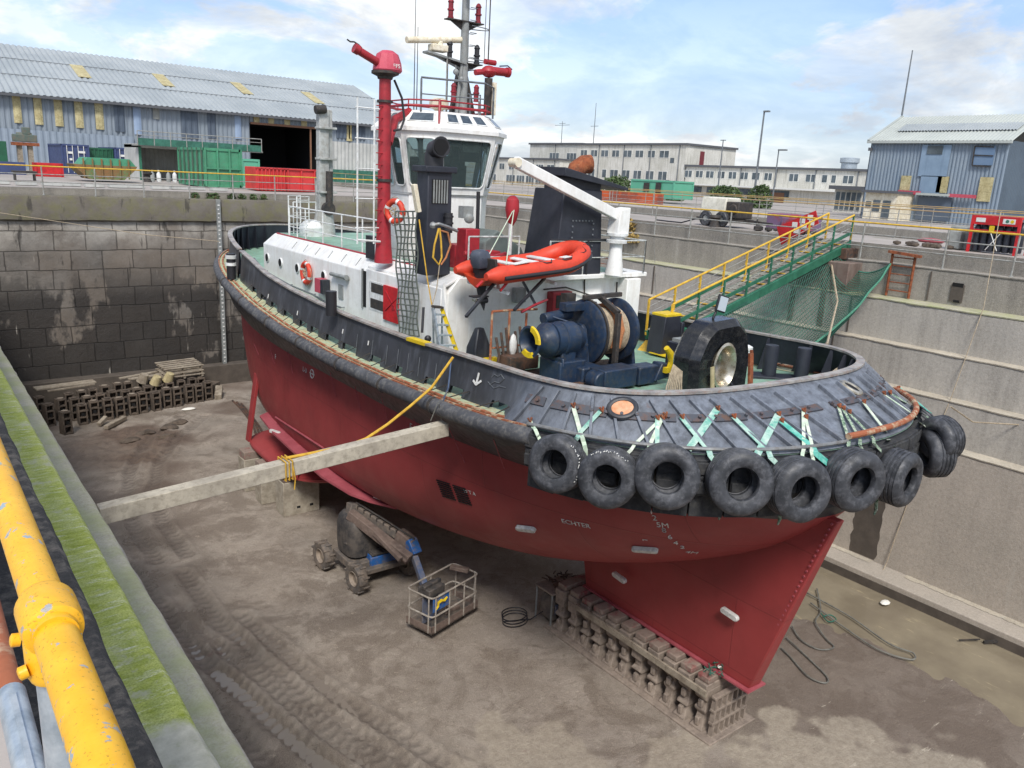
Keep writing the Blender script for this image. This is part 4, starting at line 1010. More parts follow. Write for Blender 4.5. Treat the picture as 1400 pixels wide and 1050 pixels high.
# body : plan with rounded fore end, tumblehome chamfer to the boat deck
def hs(u, z): return [S(u, v, z) for v in (V0, V1)]
g = MB()
plan = [(-HU, V0), (-HU, V1-.25), (-HU+.25, V1), (HU, V1), (3.05, V0)]
cham = [(-HU+.32, V0), (-HU+.32, V1-.5), (-HU+.5, V1-.2), (HU-.3, V1-.2), (2.9, V0)]
g.loft([[S(u, v, zd(v)-.3) for u, v in plan], [S(u, v, 8.30) for u, v in plan], [S(u, v, RZ) for u, v in cham]])
house = part('deckhouse', g, 'white', tug, angle=30, bevel=.02)
def sub(name, mb, m_, par, **kw): return part(name, mb, m_, par, **kw)
g = MB(); g.add([S(u*.97, v+(.05 if v < 12 else -.1), RZ+.012) for u, v in cham], [tuple(range(5))]); sub('boat_deck', g, 'green', house, angle=0)
g = MB(); g.box2(S(-.6, V0-.32, RZ-.12), S(3.35, V0+.8, RZ+.0)); sub('roof_overhang', g, 'white', house, bevel=.02)
# extra casing aft on the port quarter and the wing by the bulwark
g = MB(); g.prism([S(2.55, V0+.01, 6.5), S(3.05, V0+.01, 6.5), S(3.05, V0+.01, RZ-.15), S(2.55, V0+.01, RZ-.15)], V(0, -.35, 0)); sub('corner_post', g, 'white', house, bevel=.02)
def onside(px_, py_, u=-HU):
    # where the line of sight meets the near side of the deckhouse
    d = ray(px_, py_); A = S(u, 0, 0); nrm = Vector((1, YAW, 0)); t = (A-Vector((0,0,CH))).dot(nrm)/d.dot(nrm); return Vector((0,0,CH))+d*t
SX = V(-1, -YAW, 0).normalized(); SY = V(YAW*-1, 1, 0).normalized()      # outward, forward
for px_, py_ in ((366, 352), (384, 359), (407, 366.5), (443, 377)):
    c = onside(px_, py_); g = MB(); g.lathe([(.155, -.02), (.155, .03), (.135, .035)], c, SX, 20); o = sub('porthole', g, 'white2', house)

    g = MB(); g.lathe([(.13, 0), (.13, .04)], c, SX, 20); sub('porthole_glass', g, 'hole', house)
# grey handrail pipe along the side
g = MB(); P_ = [onside(352, 353), onside(366, 370), onside(400, 389), onside(432, 402), onside(452, 414), onside(471, 420)]
g.tube([p+SX*.12 for p in P_], .03, 8)
for p in P_[1:]: g.tube([p+SX*.12, p], .014, 5)
sub('handrail', g, 'pipegrey', house)
g = MB(); c = onside(445, 390); g.box(c+SX*.14, (.24, .40, .42), rz=-YAW); sub('fire_hose_box', g, 'faded_red', house, bevel=.01)
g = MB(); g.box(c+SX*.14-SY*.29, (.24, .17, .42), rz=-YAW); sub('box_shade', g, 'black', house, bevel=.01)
g = MB(); a = onside(457, 374); b = onside(476, 379); g.tube([a+SX*.1, b+SX*.1], .06, 12); g.tube([b+SX*.1, b+SX*.1+(b-a).normalized()*.12], .075, 12); sub('grey_cylinder', g, 'grey', house)
g = MB(); a = onside(463, 390); b = onside(470, 408); g.box((a+b)/2+SX*.01, (.03, .3, .42)); sub('frosted_window', g, 'grey', house, bevel=.006)
g = MB(); a = onside(497, 370); b = onside(506, 432); g.box2(V(a.x-.012, b.y, b.z+.2), V(a.x+.02, a.y, a.z)); sub('dark_doorway', g, 'hole', house, angle=0)
g = MB(); g.box2(V(a.x-.03, a.y, b.z+.15), V(a.x+.01, a.y+.07, a.z+.05)); sub('door_jamb', g, 'grey', house)
# raised locker with black louvred window and red hatch
vA = UV(onside(507, 400))[1]; vB = V0+.05
g = MB(); g.prism([S(-HU+.01, vB, 6.45), S(-HU+.01, vA, 6.45), S(-HU+.01, vA, 8.42), S(-HU+.01, vB, 8.42)], SX*.16); sub('side_casing', g, 'white', house, bevel=.02)
uC = -HU-.15
g = MB(); g.prism([S(uC+.1, vB, 8.42), S(uC+.1, vA+.1, 8.42), S(uC+.62, vA+.1, RZ+.02), S(uC+.62, vB, RZ+.02)], V(0, 0, .06)); sub('casing_top', g, 'white', house, bevel=.01)
def sidequad(px0, py0, px1, py1, u, th=.03):
    a = onside(px0, py0, u); b = onside(px1, py1, u); ya = UV(a)[1]; yb = UV(b)[1]
    g = MB(); g.prism([S(u, ya, b.z), S(u, yb, b.z), S(u, yb, a.z), S(u, ya, a.z)], SX*th); return g
for (a, b, c, d) in ((508, 386, 525, 404), (507, 407, 524, 426)):
    g = sidequad(a, b, c, d, uC, .02); o = sub('louvre_window', g, 'dark', house, bevel=.004)
g = sidequad(505, 383, 528, 430, uC, .012); sub('window_surround', g, 'white2', house)
g = sidequad(526, 389, 545, 443, uC, .05); sub('red_hatch', g, 'scarlet', house, bevel=.006)
a = onside(527, 392, uC-.06); b = onside(544, 441, uC-.06)
g = MB(); g.beam(V(a.x, a.y, a.z-.1), V(a.x, b.y, b.z+.15), .02, .02); g.beam(V(a.x, a.y, b.z+.2), V(a.x, b.y, a.z-.15), .02, .02); g.box(V(a.x, (a.y+b.y)/2-.05, b.z+.33), (.02, .12, .12)); sub('hatch_brace', g, 'red', house)
# sloping edge fin between side casing and aft wall
g = MB(); g.prism([S(-HU-.15, V0-.02, RZ-.1), S(-HU-.1, V0-.42, 6.55), S(-HU-.15, V0+.1, 6.55)], V(.06, 0, 0)); sub('corner_fin', g, 'white', house)
# welds on the chamfer : short dark battens
g = MB()
for v in [V0+1.2+i*.95 for i in range(10)]:
    g.beam(S(-HU+.06, v, 8.37)+SX*.0, S(-HU+.24, v+.02, 8.58), .02, .02)
sub('roof_drips', g, 'grey', house)
# door mark and boxes on the aft wall
def onaft(px_, py_, v=V0): 
    p = AY(px_, py_, 6+v); return p
def aftbox(name, px0, py0, px1, py1, d, m_, par=None, off=0., **kw):
    a = onaft(px0, py0); b = onaft(px1, py1); g = MB(); g.box2(V(a.x, a.y-off-d, b.z), V(b.x, a.y-off, a.z)); return sub(name, g, m_, par or house, **kw)
aftbox('red_hydrant_box', 748, 398, 772, 426, .25, 'red', bevel=.02)
aftbox('hydrant_gap', 752, 402, 768, 418, .01, 'dark', off=.25)
aftbox('white_locker', 802, 402, 832, 420, .3, 'white', bevel=.02)
g = MB(); g.tube([onaft(740, 395)-V(0,.1,0), onaft(770, 392)-V(0,.1,0), onaft(800, 402)-V(0,.15,0), onaft(830, 405)-V(0,.1,0)], .02, 6); g.tube([onaft(797, 372)-V(0,.06,0), onaft(797, 402)-V(0,.06,0)], .02, 6)
g.tube([onaft(840, 385)-V(0,.1,0), onaft(838, 398)-V(0,.14,0), onaft(832, 405)-V(0,.1,0), onaft(840, 412)-V(0,.1,0)], .025, 6)
sub('pipework', g, 'dark', house)
aftbox('dark_vent', 700, 393, 713, 412, .18, 'grey', bevel=.02)
# --- wheelhouse
W = 12
def wx(u, v, z): return S(u, v, z)
WC = 13.58                                  # middle station
def octo(hu, hv, cu, cv_, z, dv=0.): 
    return [S(a-.62, WC+dv+b, z) for a, b in ((-cu, -hv), (-hu, -cv_), (-hu, cv_), (-cu, hv), (cu, hv), (hu, cv_), (hu, -cv_), (cu, -hv))]
g = MB(); g.loft([octo(1.25, 1.18, .66, .56, RZ-.02), octo(1.25, 1.18, .66, .56, 10.45)])
trunk = part('bridge_trunk', g, 'white', tug, angle=30, bevel=.02)
bot = lambda z: None
WB, WT = 10.40, 12.02
def wring(t, grow=0.): 
    hu, hv, cu, cv_ = (lerp(1.28, 1.64, t)+grow, lerp(1.20, 1.46, t)+grow, lerp(.68, .88, t)+grow*.4, lerp(.56, .76, t)+grow*.4)
    return octo(hu, hv, cu, cv_, lerp(WB, WT, t))
g = MB()
lo, hi = wring(0), wring(1)
# facet walls with window openings
WIN = []
def facet(i, n, f0, f1, mt=.10, mb_=.14):
    a0, a1, b0, b1 = lo[i], lo[(i+1) % 8], hi[i], hi[(i+1) % 8]
    P_ = lambda s, t: (a0.lerp(a1, s)).lerp(b0.lerp(b1, s), t)
    ss = [0]
    for k in range(n):
        w_ = (1.0-2*f0-(n-1)*f1)/n; s0 = f0+k*(w_+f1); ss += [s0, s0+w_]; WIN.append((P_, s0, s0+w_, mb_, 1-mt, i))
    ss.append(1)
    for j in range(len(ss)-1):
        A, B = ss[j], ss[j+1]
        if j % 2 == 0: g.add([P_(A, 0), P_(B, 0), P_(B, 1), P_(A, 1)], [(0,1,2,3)])
        else:
            g.add([P_(A, 0), P_(B, 0), P_(B, mb_), P_(A, mb_)], [(0,1,2,3)]); g.add([P_(A, 1-mt), P_(B, 1-mt), P_(B, 1), P_(A, 1)], [(0,1,2,3)])
facet(7, 1, .055, .1); facet(0, 1, .09, .1); facet(1, 2, .05, .07); facet(2, 1, .12, .1); facet(3, 2, .06, .07); facet(4, 1, .12, .1); facet(5, 2, .05, .07); facet(6, 1, .09, .1)
gi = MB(); cen = S(-.62, WC, 11.2)
for f in list(g.f): pass
n0 = len(g.v); wallv = [v.copy() for v in g.v]; wallf = list(g.f)
inn = [v.lerp(V(cen.x, cen.y, v.z), .05) for v in wallv]; g.add(inn, wallf)
wh = part('wheelhouse', g, 'white', tug, angle=30, recalc=False)
for P_, s0, s1, t0, t1, i in WIN:
    m_c = P_((s0+s1)/2, (t0+t1)/2); outn = (P_(s1, t0)-P_(s0, t0)).cross(P_(s0, t1)-P_(s0, t0)).normalized()
    if outn.dot(m_c-cen) < 0: outn = -outn
    A, B, C_, D = P_(s0, t0), P_(s1, t0), P_(s1, t1), P_(s0, t1)
    # rounded rubber-and-steel frame
    ring = []; ring2 = []
    for (c, d0, d1) in ((A, D-A, B-A), (B, A-B, C_-B), (C_, B-C_, D-C_), (D, C_-D, A-D)):
        d0n, d1n = d0.normalized(), d1.normalized(); R_ = min(.14, d0.length*.28, d1.length*.28); q = c+(d0n+d1n)*R_
        for k in range(6):
            a = k/5*pi/2; ring.append(q-d1n*R_*cos(a)-d0n*R_*sin(a))
    corners = [A, B, C_, D]
    gg = MB()
    # corner fillets fill the square hole out to the rounded edge
    for ci, c in enumerate(corners):
        seg = ring[ci*6:(ci+1)*6]; gg.add([c+outn*.004]+[p+outn*.004 for p in seg], [tuple([0, k, k+1]) for k in range(1, 6)])
    gg.tube([p+outn*.012 for p in ring], .022, 6, closed=True)
    fr = part('window', gg, 'white2', wh, angle=40, recalc=False)
    gg = MB(); gg.add([p-outn*.03 for p in (A, B, C_, D)], [(0,1,2,3)]); part('pane', gg, 'glass', wh, angle=0)
# interior: floor, console, chairs and ceiling
g = MB(); g.add([p+V(0,0,.05) for p in octo(1.3, 1.25, .7, .6, WB)], [tuple(range(8))]); g.add([p for p in octo(1.58, 1.38, .84, .72, WT-.03)], [tuple(range(8))]); part('cabin_lining', g, 'grey', wh, angle=0)
g = MB(); g.box(S(-.5, WC+.6, 10.85), (1.5, .5, .9)); g.box(S(-1.4, WC-.1, 10.8), (.3, .9, .7)); g.box(S(-.4, WC-.1, 11.0), (.5, .5, 1.0)); g.box(S(-.4, WC-.35, 11.45), (.45, .12, .6)); g.box(S(-.2, WC-.7, 11.55), (.7, .06, .4)); g.tube([S(.1, WC-.9, 11.9), S(.1, WC-.9, 10.6)], .03, 6); part('bridge_console', g, 'dark', wh, bevel=.02)
g = MB(); g.box(S(-.3, WC-1.0, 11.75), (.55, .05, .32)); g.box(S(-1.5, WC-.6, 11.3), (.04, .5, .35)); part('bridge_screens', g, 'gwgrey', wh)
# eave and roof with sloped skylights
g = MB(); g.loft([wring(1, .0), wring(1, .07)[:], [p+V(0,0,.10) for p in wring(1, .07)], [p+V(0,0,.14) for p in wring(1, .02)]], caps=False)
rt = octo(1.28, 1.10, .68, .55, 12.55)
g.loft([[p+V(0,0,.14) for p in wring(1, .02)], rt]); roof = part('wheelhouse_roof', g, 'white', tug, angle=25)
base = [p+V(0,0,.14) for p in wring(1, .02)]
for i, n in ((7, 3), (0, 1), (1, 3), (6, 1), (5, 3)):
    a0, a1, b0, b1 = base[i], base[(i+1) % 8], rt[i], rt[(i+1) % 8]
    for k in range(n):
        s0 = lerp(.10, .90, k/n)+.025; s1 = lerp(.10, .90, (k+1)/n)-.025; Pq = lambda s, t: (a0.lerp(a1, s)).lerp(b0.lerp(b1, s), t)
        q = [Pq(s0, .22), Pq(s1, .22), Pq(s1, .82), Pq(s0, .82)]; nn = (q[1]-q[0]).cross(q[2]-q[0]).normalized(); nn = nn if nn.z > 0 else -nn
        g = MB(); g.prism([p+nn*.004 for p in q], nn*.02); o = sub('skylight_frame', g, 'white2', roof, bevel=.005)
        g = MB(); qc = sum(q, Vector())/4; g.add([qc+(p-qc)*.84+nn*.027 for p in q], [(0,1,2,3)]); sub('skylight_pane', g, 'glassdark', roof, angle=0)
# red monkey-island rail round the roof edge
for z, rr in ((12.66, .035), (12.80, .02)):
    g = MB(); g.tube([p+V(0,0,z-12.55) for p in octo(1.33, 1.16, .70, .59, 12.55)], rr, 8, closed=True); sub('roof_coaming_rail', g, 'red', roof)
g = MB()
for p in octo(1.33, 1.16, .70, .59, 12.55): g.tube([p, p+V(0,0,.26)], .018, 5)
g.tube([S(-1.35, WC-1.15, 12.82), S(-1.5, WC-1.4, 12.2)], .03, 6)
sub('roof_rail_post', g, 'red', roof)
g = MB()
hr = [S(-1.7, WC-.8, 13.35), S(.0, WC-1.2, 13.35), S(.5, WC-.9, 13.3)]; g.tube([S(-1.7, WC-.8, 12.5), S(-1.7, WC-.8, 13.30)]+hr+[S(.5, WC-.9, 12.5)], .028, 7)
g.tube([S(-1.7, WC-.8, 12.95), S(0, WC-1.2, 12.95)], .018, 6); g.tube([S(.5, WC-.9, 12.95), S(.3, WC-1.2, 12.95)], .018, 6)
g.tube([S(-.25, WC-.9, 12.5), S(-.25, WC-.9, 13.05), S(.1, WC-.85, 13.08), S(.12, WC-.85, 12.5)], .025, 6)
sub('roof_handrail', g, 'pipegrey', roof)
g = MB(); g.lathe([(.12, 0), (.12, .1), (.26, .16), (.26, .30), (.2, .36), (.12, .40)], S(-1.1, WC-.7, 12.5), n=16); sub('satellite_housing', g, 'cream', roof)
g = MB()
for u, v, h in ((-1.15, WC+.4, 2.2), (-.9, WC+1.0, 3.1), (-.55, WC-.2, 1.7)): g.tube([S(u, v, 12.55), S(u, v, 12.55+h)], [.018, .008], 6)
g.tube([S(.35, WC-.8, 13.9), S(.35, WC-.8, 16.8)], [.016, .007], 6)
sub('whip_aerial', g, 'dark', roof)
# mast
MU, MV = .28, WC+.3
mast = None
g = MB(); g.tube([S(MU, MV, 12.5), S(MU, MV, 17.2)], [.13, .09], 12); g.tube([S(MU-.28, MV-.1, 12.5), S(MU-.1, MV-.05, 14.0)], .05, 8)
mast = part('mast', g, 'grey', tug)
g = MB(); g.prism([S(MU-.35, MV+.1, 12.5), S(MU+.55, MV+.1, 12.5), S(MU+.12, MV+.1, 14.0), S(MU-.08, MV+.1, 14.0)], V(0, .12, 0)); sub('mast_foot', g, 'dark', mast)
for z, m_ in ((15.05, 'red'), (13.98, 'tubeblk')):
    g = MB(); g.prism([S(MU-.62, MV-.12, z), S(MU+.55, MV-.12, z), S(MU+.55, MV+.12, z), S(MU-.62, MV+.12, z)], V(0,0,.03)); g.prism([S(MU-.5, MV, z), S(MU+.5, MV, z), S(MU+.08, MV, z-.22), S(MU-.08, MV, z-.22)], V(0,.03,0)); sub('light_platform', g, 'dark', mast)
    for du in (-.48, .42):
        c = S(MU+du, MV, z+.03)
        g = MB(); g.lathe([(.085, 0), (.085, .05), (.07, .06), (.07, .2), (.095, .21), (.095, .25), (.07, .26), (.07, .40), (.09, .42), (.05, .5), (.02, .52)], c, n=14); sub('navigation_light', g, m_ if m_ == 'tubeblk' else 'wine', mast)
for u, z in ((MU-.5, 12.95), (MU+.25, 12.98), (MU-.12, 15.7)):
    g = MB(); g.lathe([(.08, 0), (.07, .06), (.07, .2), (.09, .21), (.09, .25), (.07, .26), (.07, .36), (.085, .38), (.03, .46)], S(u, MV-.3, z), n=12); sub('signal_light', g, 'wine' if z < 14 else 'tubeblk', mast)
# radar scanner
g = MB(); g.prism([S(MU-1.25, MV-.15, 14.12), S(MU, MV-.15, 13.95), S(MU, MV+.15, 13.95), S(MU-1.25, MV+.15, 14.12)], V(0,0,.05)); g.beam(S(MU-1.0, MV, 14.1), S(MU, MV, 13.8), .05, .05); sub('radar_bracket', g, 'grey', mast)
g = MB(); g.box(S(MU-.85, MV, 14.28), (.5, .3, .18)); g.cyl(S(MU-.8, MV, 14.3), S(MU-.8, MV, 14.47), .09, 12); sub('radar_gearbox', g, 'cream', mast, bevel=.03)
g = MB(); g.tube([S(MU-1.85, MV-.05, 14.36), S(MU+.1, MV+.05, 14.62)], .085, 12); sub('radar_scanner', g, 'cream', mast)
g = MB()
for k, z in enumerate((14.1, 14.95, 15.8, 16.6)):
    g.tube([S(MU+.05+.75*sin(a*pi/8)*1.0, MV+.28*cos(a*pi/8), z) for a in range(9)], .014, 5)
for a in (3, 4, 5): g.tube([S(MU+.05+.75*sin(a*pi/8), MV+.28*cos(a*pi/8), 14.1), S(MU+.05+.75*sin(a*pi/8), MV+.28*cos(a*pi/8), 16.9)], .012, 5)
for k in range(12): g.tube([S(MU+.1, MV-.1, 13.2+k*.32), S(MU+.32, MV-.1, 13.2+k*.32), S(MU+.32, MV+.1, 13.2+k*.32), S(MU+.1, MV+.1, 13.2+k*.32)], .01, 4)
sub('ladder_cage', g, 'pipegrey', mast)
g = MB(); g.ball(S(MU-.35, MV-.15, 13.72), .085, 10); g.ball(S(MU-.2, MV-.2, 13.55), .07, 10); g.tube([S(MU-.35, MV-.1, 13.9), S(MU-.2, MV-.1, 13.5)], .02, 5); sub('horn', g, 'grey', mast)
g = MB(); g.tube([S(MU-.62, MV-.12, 12.5), S(MU-.62, MV-.12, 14.05)], .03, 6); g.tube([S(MU+.32, MV-.35, 12.5), S(MU+.32, MV-.35, 13.0)], .03, 6); sub('light_pole', g, 'railgrey', mast)
# tall red fire monitor on the near side
bx = AY(527, 300, 18.6); bx = V(10.12, 18.6, RZ)
g = MB(); g.lathe([(.24, 0), (.20, .5), (.17, 1.2), (.155, 3.6), (.145, 4.55)], bx, n=20); mon = part('fire_monitor_tower', g, 'red', tug)
g = MB(); g.lathe([(.2, 0), (.2, .06)], bx+V(0,0,3.95), n=18); g.lathe([(.2, 0), (.2, .07)], bx+V(0,0,2.05), n=18); sub('tower_flange', g, 'dark', mon)
g = MB(); g.lathe([(.18, 0), (.2, .06), (.34, .12), (.34, .18)], bx+V(0,0,4.5), n=20); sub('turntable', g, 'dark', mon)
# faceted head
hp = bx+V(.05,-.02,4.66); g = MB(); g.loft([[hp+V(.36*cos(a), .33*sin(a), z*1.)*1 if False else hp+V(.36*s_*cos(a), .34*s_*sin(a), z) for a in [i*pi/6 for i in range(12)]] for s_, z in ((.92, 0), (1.02, .05), (.95, .22), (.75, .42), (.4, .50))])
sub('monitor_head', g, 'headred', mon, angle=25)
d_ = (AY(480, 69, 18.6)-AY(512, 86, 18.6)); p0 = hp+V(-.25, -.05, .18); p1 = p0+V(-.70, -.05, .26)
g = MB(); g.tube([p0, p1], .095, 14); g.tube([p1-V(-.12,0,.045), p1], .115, 14); sub('monitor_barrel', g, 'red', mon)
g = MB(); g.tube([p1+V(-.18,0,.16), p1+V(-.1,0,.12), p1+V(0,0,.13), p1+V(.12,0,.08), p1+V(.2,0,.02)], .02, 5); sub('deflector', g, 'dark', mon)
tx = text('FFS', .13, hp+V(.07,-.335,.13), V(1,-.12,0), V(0,.12,1), .004); sub('lettering', tx, 'mark', mon, angle=0, recalc=False)
g = MB(); g.tube([bx+V(.2,-.1,4.5), bx+V(.42,-.1,4.1), bx+V(.5,-.1,3.6), bx+V(.4,-.1,3.35), bx+V(.2,-.1,3.3)], .03, 7); sub('hydraulic_hose', g, 'tubeblk', mon)
g = MB(); g.prism([bx+V(.15,0,2.2), bx+V(.15,0,3.5), bx+V(.62,.1,3.72), bx+V(.95,.2,3.75), bx+V(.95,.2,3.9), bx+V(.55,.1,4.0)][:5], V(0,.1,0)) if False else g.tube([bx+V(.1,0,3.0), bx+V(.45,.3,3.6), bx+V(1.0,.5,3.85)], [.12,.11,.1], 10); sub('branch_pipe', g, 'red', mon)
# white ladder against the tower with hoops
g = MB()
for dx in (-.34, -.80): g.tube([bx+V(dx,-.1,.5), bx+V(dx,-.1,4.0)], .024, 6)
for k in range(5): g.tube([bx+V(-.86,-.1,.9+k*.72), bx+V(-.2,-.1,.9+k*.72)], .016, 5)
g.tube([bx+V(-.80,-.1,.6), bx+V(-.1,-.1,.55)], .03, 6)
sub('white_ladder', g, 'white2', mon)
g = MB()
for k in range(13): g.tube([bx+V(-.30,-.12,.5+k*.28), bx+V(-.12,-.12,.5+k*.28)], .012, 4)
sub('rungs', g, 'red', mon)
# second fire monitor on the wheelhouse roof, right
q = S(.42, WC-.75, 12.6); g = MB(); g.tube([q, q+V(0,0,.95)], .11, 12); mon2 = part('roof_fire_monitor', g, 'dark', tug)
g = MB(); g.ball(q+V(0,0,1.12), .2, 12, (1.1,1,.8)); g.tube([q+V(-.45,0,1.05), q+V(.1,0,1.15)], .08, 10); sub('monitor_body', g, 'red', mon2)
g = MB(); g.tube([q+V(.1,0,1.15), q+V(.62,-.05,1.16)], .11, 14); g.tube([q+V(.55,-.05,1.16), q+V(.64,-.05,1.16)], .13, 14); g.tube([q+V(-.15,0,1.36), q+V(.2,0,1.36)], .07, 10); sub('monitor_barrel', g, 'red', mon2)
g = MB(); g.tube([q+V(.35,0,1.3), q+V(.62,0,1.34), q+V(.78,0,1.26)], .018, 5); sub('deflector', g, 'dark', mon2)
g = MB(); g.beam(q+V(.12,-.12,0), q+V(.12,-.12,.85), .12, .05); sub('yellowed_bracket', g, 'cream', mon2)
# lean post with yellowed paint by the near funnel
g = MB(); g.beam(AY(572, 290, 15.9), AY(566, 252, 15.9)+V(0,0,.0), .14, .1); part('yellowed_post', g, 'cream', tug, bevel=.01)
# near funnel : black casing, grille and round exhaust
fc = V(10.12, 16.2, RZ); g = MB(); hw, hd, ht = .34, .26, 2.38
g.loft([[fc+V(a*hw, b*hd, 0) for a, b in ((-1,-1),(1,-1),(1,1),(-1,1))], [fc+V(a*hw*.96, b*hd*.96, ht) for a, b in ((-1,-1),(1,-1),(1,1),(-1,1))]])
fn = part('funnel', g, 'funnelblack', tug, bevel=.03)
g = MB(); g.box(fc+V(0,0,ht+.03), (.84, .64, .14)); sub('funnel_cap', g, 'funnelblack', fn, bevel=.02)
g = MB(); g.box(fc+V(0,-hd*.96,1.92), (.44, .03, .54)); sub('grille_recess', g, 'hole', fn)
g = MB()
for k in range(6): g.box(fc+V(-.18+k*.072,-hd*.96-.02,1.92), (.03, .03, .52))
sub('grille_bars', g, 'grey', fn)
g = MB(); e0 = fc+V(-.02,0,ht+.1); g.tube([e0, e0+V(0,0,.22), e0+V(0,-.05,.36), e0+V(-.03,-.34,.42)], .22, 18)
g.tube([e0+V(-.03,-.34,.42), e0+V(-.03,-.32,.42)], .235, 18); sub('exhaust_pipe', g, 'tubeblk', fn)
g = MB(); g.tube([e0+V(-.033,-.343,.42), e0+V(-.033,-.36,.422)], .19, 18); sub('exhaust_mouth', g, 'hole', fn)
g = MB(); g.lathe([(.1, 0), (.1, .45)], fc+V(.18,-.36,1.0), n=14); 
for k in range(3): g.lathe([(.12, 0), (.12, .04)], fc+V(.18,-.36,1.05+k*.15), n=14)
sub('filter_canister', g, 'tubeblk', fn)
# far funnel
f2 = V(13.95, 15.55, RZ); g = MB()
b0 = [(-.95,-.45), (.62,-.45), (1.05,.0), (1.05,.9), (-.95,.9)]; t0 = [(-.72,-.36), (.55,-.36), (.85,.0), (.85,.8), (-.72,.8)]
g.loft([[f2+V(a, b, 0) for a, b in b0], [f2+V(a, b, 2.1) for a, b in t0]]); ff = part('funnel', g, 'funnelblack', tug, bevel=.03)
g = MB(); g.prism([f2+V(-.85,-.5,2.42), f2+V(1.35,-.5,2.13), f2+V(1.35,-.5,2.20), f2+V(-.85,-.5,2.62)], V(0,1.4,0)); sub('slanted_cap', g, 'funnelblack', ff, bevel=.01)
g = MB(); g.box(f2+V(-.05,.1,2.2), (1.3, .7, .35)); sub('cap_neck', g, 'funnelblack', ff)
g = MB(); g.tube([f2+V(-.05,.1,2.35), f2+V(.05,.1,2.6), f2+V(.22,.05,2.72), f2+V(.40,.0,2.74)], .235, 18); sub('rusty_exhaust', g, 'rust', ff)
g = MB()
for i in range(26):
    a = i/26*4; sx = [lerp(-.45, .25, a), .25, lerp(.25, -.45, a-2), -.45][int(a)]; sz = [1.35, lerp(1.35, .45, a-1), .45, lerp(.45, 1.35, a-3)][int(a)]
    if .45 < sz or True: g.cyl(f2+V(sx,-.44+.02*0,sz), f2+V(sx,-.46,sz), .022, 6)
sub('bolted_panel', g, 'pipegrey', ff)
# white davit crane aft
cp = V(14.82, 14.85, RZ); g = MB(); g.lathe([(.24, 0), (.2, .3), (.165, .6), (.165, .95)], cp, n=18); dv = part('davit_crane', g, 'white', tug)
g = MB(); g.lathe([(.27, 0), (.27, .08), (.18, .1), (.18, .16), (.27, .18), (.27, .25)], cp+V(0,0,.82), n=18); sub('slew_ring', g, 'white2', dv)
g = MB(); g.prism([cp+V(-.2,-.2,1.0), cp+V(.22,-.2,1.0), cp+V(.22,-.2,1.72), cp+V(-.12,-.2,1.66)], V(0,.4,0)); sub('boom_foot', g, 'white', dv, bevel=.02)
tip = AY(704, 221, 14.85); g = MB(); g.beam(cp+V(.2,0,1.42), tip, .18, .25); sub('boom', g, 'white', dv, bevel=.02)
g = MB(); g.cyl(tip+V(0,-.14,-.02), tip+V(0,.14,-.02), .1, 12); sub('boom_sheave', g, 'cream', dv)
# grey knuckle crane forward
kp = V(11.98, 26.3, RZ); g = MB(); g.beam(kp+V(-.05,0,.3), kp+V(-.02,0,4.2), .34, .3, up=(0,1,0)); kc = part('knuckle_crane', g, 'cranegrey', tug, bevel=.02)
g = MB(); g.beam(kp+V(.24,.1,1.2), kp+V(.22,.1,4.2), .22, .24, up=(0,1,0)); sub('folded_boom', g, 'cranegrey', kc, bevel=.02)
g = MB(); g.lathe([(.4, 0), (.36, .4), (.28, .9)], kp, n=16); sub('pedestal', g, 'cranegrey', kc)
g = MB(); g.cyl(kp+V(-.35,-.18,4.15), kp+V(.0,-.18,4.2), .14, 12); g.tube([kp+V(.1,-.2,.8), kp+V(.12,-.2,2.2)], .12, 12); g.cyl(kp+V(.05,-.35,.95), kp+V(.05,.1,.95), .22, 14); sub('crane_ram', g, 'dark', kc)
g = MB()
for z in (1.5, 2.6, 3.6): g.box(kp+V(.08,-.04,z), (.62, .42, .07))
sub('crane_collar', g, 'cranegrey', kc, bevel=.01)
# white railings on the boat deck
def drail(name, pts, h=1.0, m_='white2', nr=3, step=1.2, r_=.022, par=house):
    pts = [Vector(p) for p in pts]
    g = MB()
    for k in range(nr): g.tube([p+V(0,0,h*(k+1)/nr) for p in pts], r_ if k == nr-1 else r_*.7, 6)
    sub(name, g, m_, par)
    g = MB()
    for a, b in zip(pts, pts[1:]):
        n = max(1, int((b-a).length/step))
        for k in range(n+1): q_ = a.lerp(b, k/n); g.tube([q_, q_+V(0,0,h)], r_, 6)
    sub(name+'_posts', g, m_, par)
drail('boat_deck_railing', [S(-HU+.45, V0+2.6, RZ), S(-HU+.45, V1-1.6, RZ)])
drail('fore_railing', [S(-HU+.9, V1-.8, RZ), S(-1.0, V1-.5, RZ)], 1.1)
drail('aft_railing', [S(-.05, V0-.2, RZ), S(3.2, V0-.25, RZ), S(3.2, V0+2, RZ)], .85, 'railwhite', 2, .85)
g = MB(); g.tube([S(-.05, V0-.2, RZ+.88), S(2.2, V0-.25, RZ+.88)], .03, 6); g.tube([S(1.15, V0-.24, RZ), S(1.15, V0-.24, RZ+.88)], .03, 6); sub('black_rail', g, 'tubeblk', house)
drail('side_railing', [S(-HU+.5, V0-.05, RZ), S(-.9, V0-.05, RZ)], .95, 'railwhite', 2, .8)
drail('inner_railing', [S(-HU+.5, V0+3.2, RZ), S(-.3, V0+3.1, RZ)], 1.0)
g = MB()      # the stepped stair rails at the fore end
